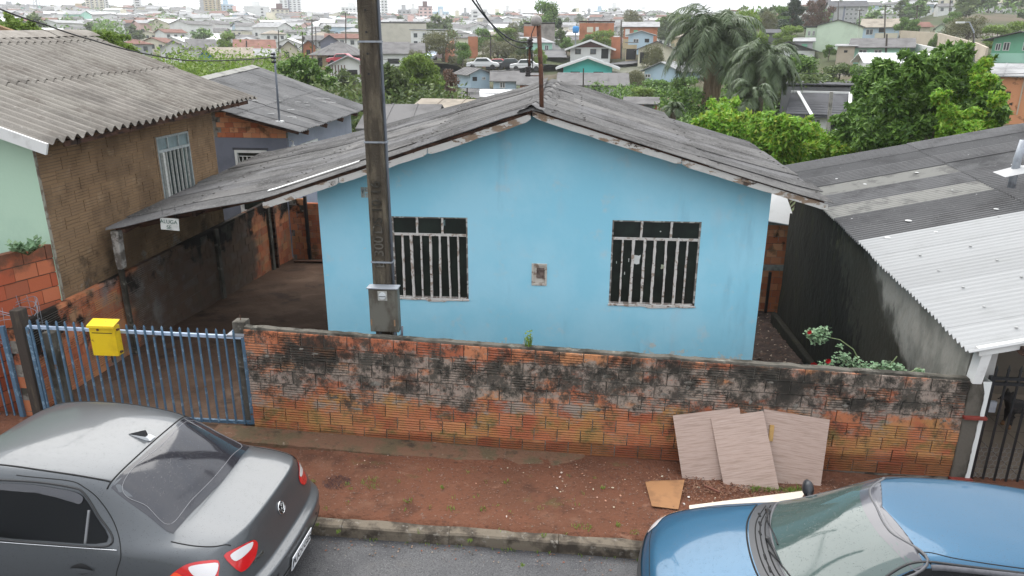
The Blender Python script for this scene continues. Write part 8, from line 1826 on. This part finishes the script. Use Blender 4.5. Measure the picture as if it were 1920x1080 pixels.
# ================================================================ distant parked cars
def small_car(label, px_, py_, D, colr, L_=4.2, rz=0):
    b = at(px_, py_, D=D); t = thing('parked_car', label, 'car', tuple(b), None, rz); m = flat(colr, .3, 0, coat=.5)
    pr = [(-2.1, .35), (-2.1, .8), (-1.6, .92), (-1.15, .95), (-.75, 1.42), (.55, 1.45), (1.15, .98), (1.9, .85), (2.1, .6), (2.1, .35)]
    MB().prism([(x, -.8, z) for x, z in pr], (0, 1.6, 0)).build('body', m, t, bevel=.08)
    MB().prism([(-1.0, -.812, .98), (-.7, -.812, 1.36), (.5, -.812, 1.38), (.98, -.812, 1.0)], (0, 1.624, 0)).build('window', M['glass_far'], t)
    for x in (-1.3, 1.3):
        for y in (-.72, .72): MB().lathe([(.0, -.1), (.32, -.1), (.32, .1), (0, .1)], (x, y, .32), 14, Matrix.Rotation(R(90), 4, 'X')).build('wheel', M['rubber'], t)
    return t
small_car('white hatchback at the left end of the distant parked row', 906, 130, 98, (.62, .62, .62)); small_car('small red car behind the white hatchback', 934, 131, 102, (.45, .04, .05)); small_car('black saloon in the distant parked row', 958, 131, 99, (.02, .022, .025)); small_car('white car at the right end of the distant parked row', 987, 133, 97, (.62, .62, .62)); small_car('pale blue pickup parked beyond the orange brick wall', 816, 114, 116, (.35, .42, .5), rz=1.3); small_car('red car under the grey hipped carport roof', 645, 122, 101, (.40, .03, .05))
# ================================================================ wires
def wire(label, P, r=.008, sag=.3, group=None):
    P = [Vector(p) for p in P]; pts = []
    for a, b in zip(P[:-1], P[1:]):
        for k in range(16): t = k/16; q = a.lerp(b, t); q.z -= sag*4*t*(1-t); pts.append(q)
    pts.append(P[-1]); o = MB().tube(pts, r, 5).build('cable', M['cable'], None, smooth=True); return tag(o, label, 'cable', group)
ct_ = Vector(b0)+Vector(dt)+Vector((-.03, 0, -.1))
wire('thick black cable sagging across the tan roof toward the roof conduit', [at(-60, -10, Y=8.5), at(0, 17, Y=9), at(85, 46, Y=9.8), at(170, 74, Y=10.7), at(260, 98, Y=11.8), at(345, 113, Y=13), at(430, 113, Y=14.4), ct_], .011, .01)
mast_top = Vector((bx-.17, by-.02, bz+.82))
wire('black service cable coming down from above to the rusty mast', [at(880, -8, Y=6.2), mast_top+Vector((0, 0, 0))], .008, .12); wire('second thinner service cable twisting beside the first', [at(886, -12, Y=6.25), mast_top+Vector((.02, 0, -.05))], .006, .16)
wire('thin wire running from the rusty mast down behind the ridge', [mast_top+Vector((0, .05, -.3)), at(875, 112, Y=30)], .006, .2)
for k, (x0, y0, x1, y1) in enumerate(((560, 130, 1000, 168), (560, 136, 980, 176), (600, 146, 960, 176), (690, 108, 1010, 122), (1100, 20, 1330, 30))):
    wire(['upper wire across the hollow behind the pole', 'second wire across the hollow behind the pole', 'lowest wire across the hollow behind the pole', 'wire in front of the parked car row', 'thin wire over the skyline trees'][k], [at(x0, y0, D=48 if k < 3 else 90), at(x1, y1, D=48 if k < 3 else 90)], .014 if k < 3 else .02, .3)
wire('pale wire across the trees right of the palm', [at(1470, 136, D=44), at(1920, 138, D=44)], .014, .1)
for a, b_i, lb in ((6, 7, 'power line between the two right skyline poles'), (7, 11, 'power line from the right skyline pole toward the lamp'), (0, 1, 'power line between the dark poles left of the utility pole')):
    wire(lb, [PT[a][1], PT[b_i][1]], .03, .5)
# ================================================================ haze
hz = MB().box((-1500, -60, -45), (1500, 2900, 160)).build('haze', None); hz['kind'] = 'stuff'
hm = bpy.data.materials.new('haze_air'); hm.use_nodes = True; n_ = hm.node_tree; n_.nodes.remove(n_.nodes['Principled BSDF']); pv = n_.nodes.new('ShaderNodeVolumePrincipled'); pv.inputs['Density'].default_value = .00036; pv.inputs['Color'].default_value = (.97, .985, 1, 1); pv.inputs['Anisotropy'].default_value = .2; n_.links.new(pv.outputs[0], n_.nodes['Material Output'].inputs['Volume']); hz.data.materials.append(hm)
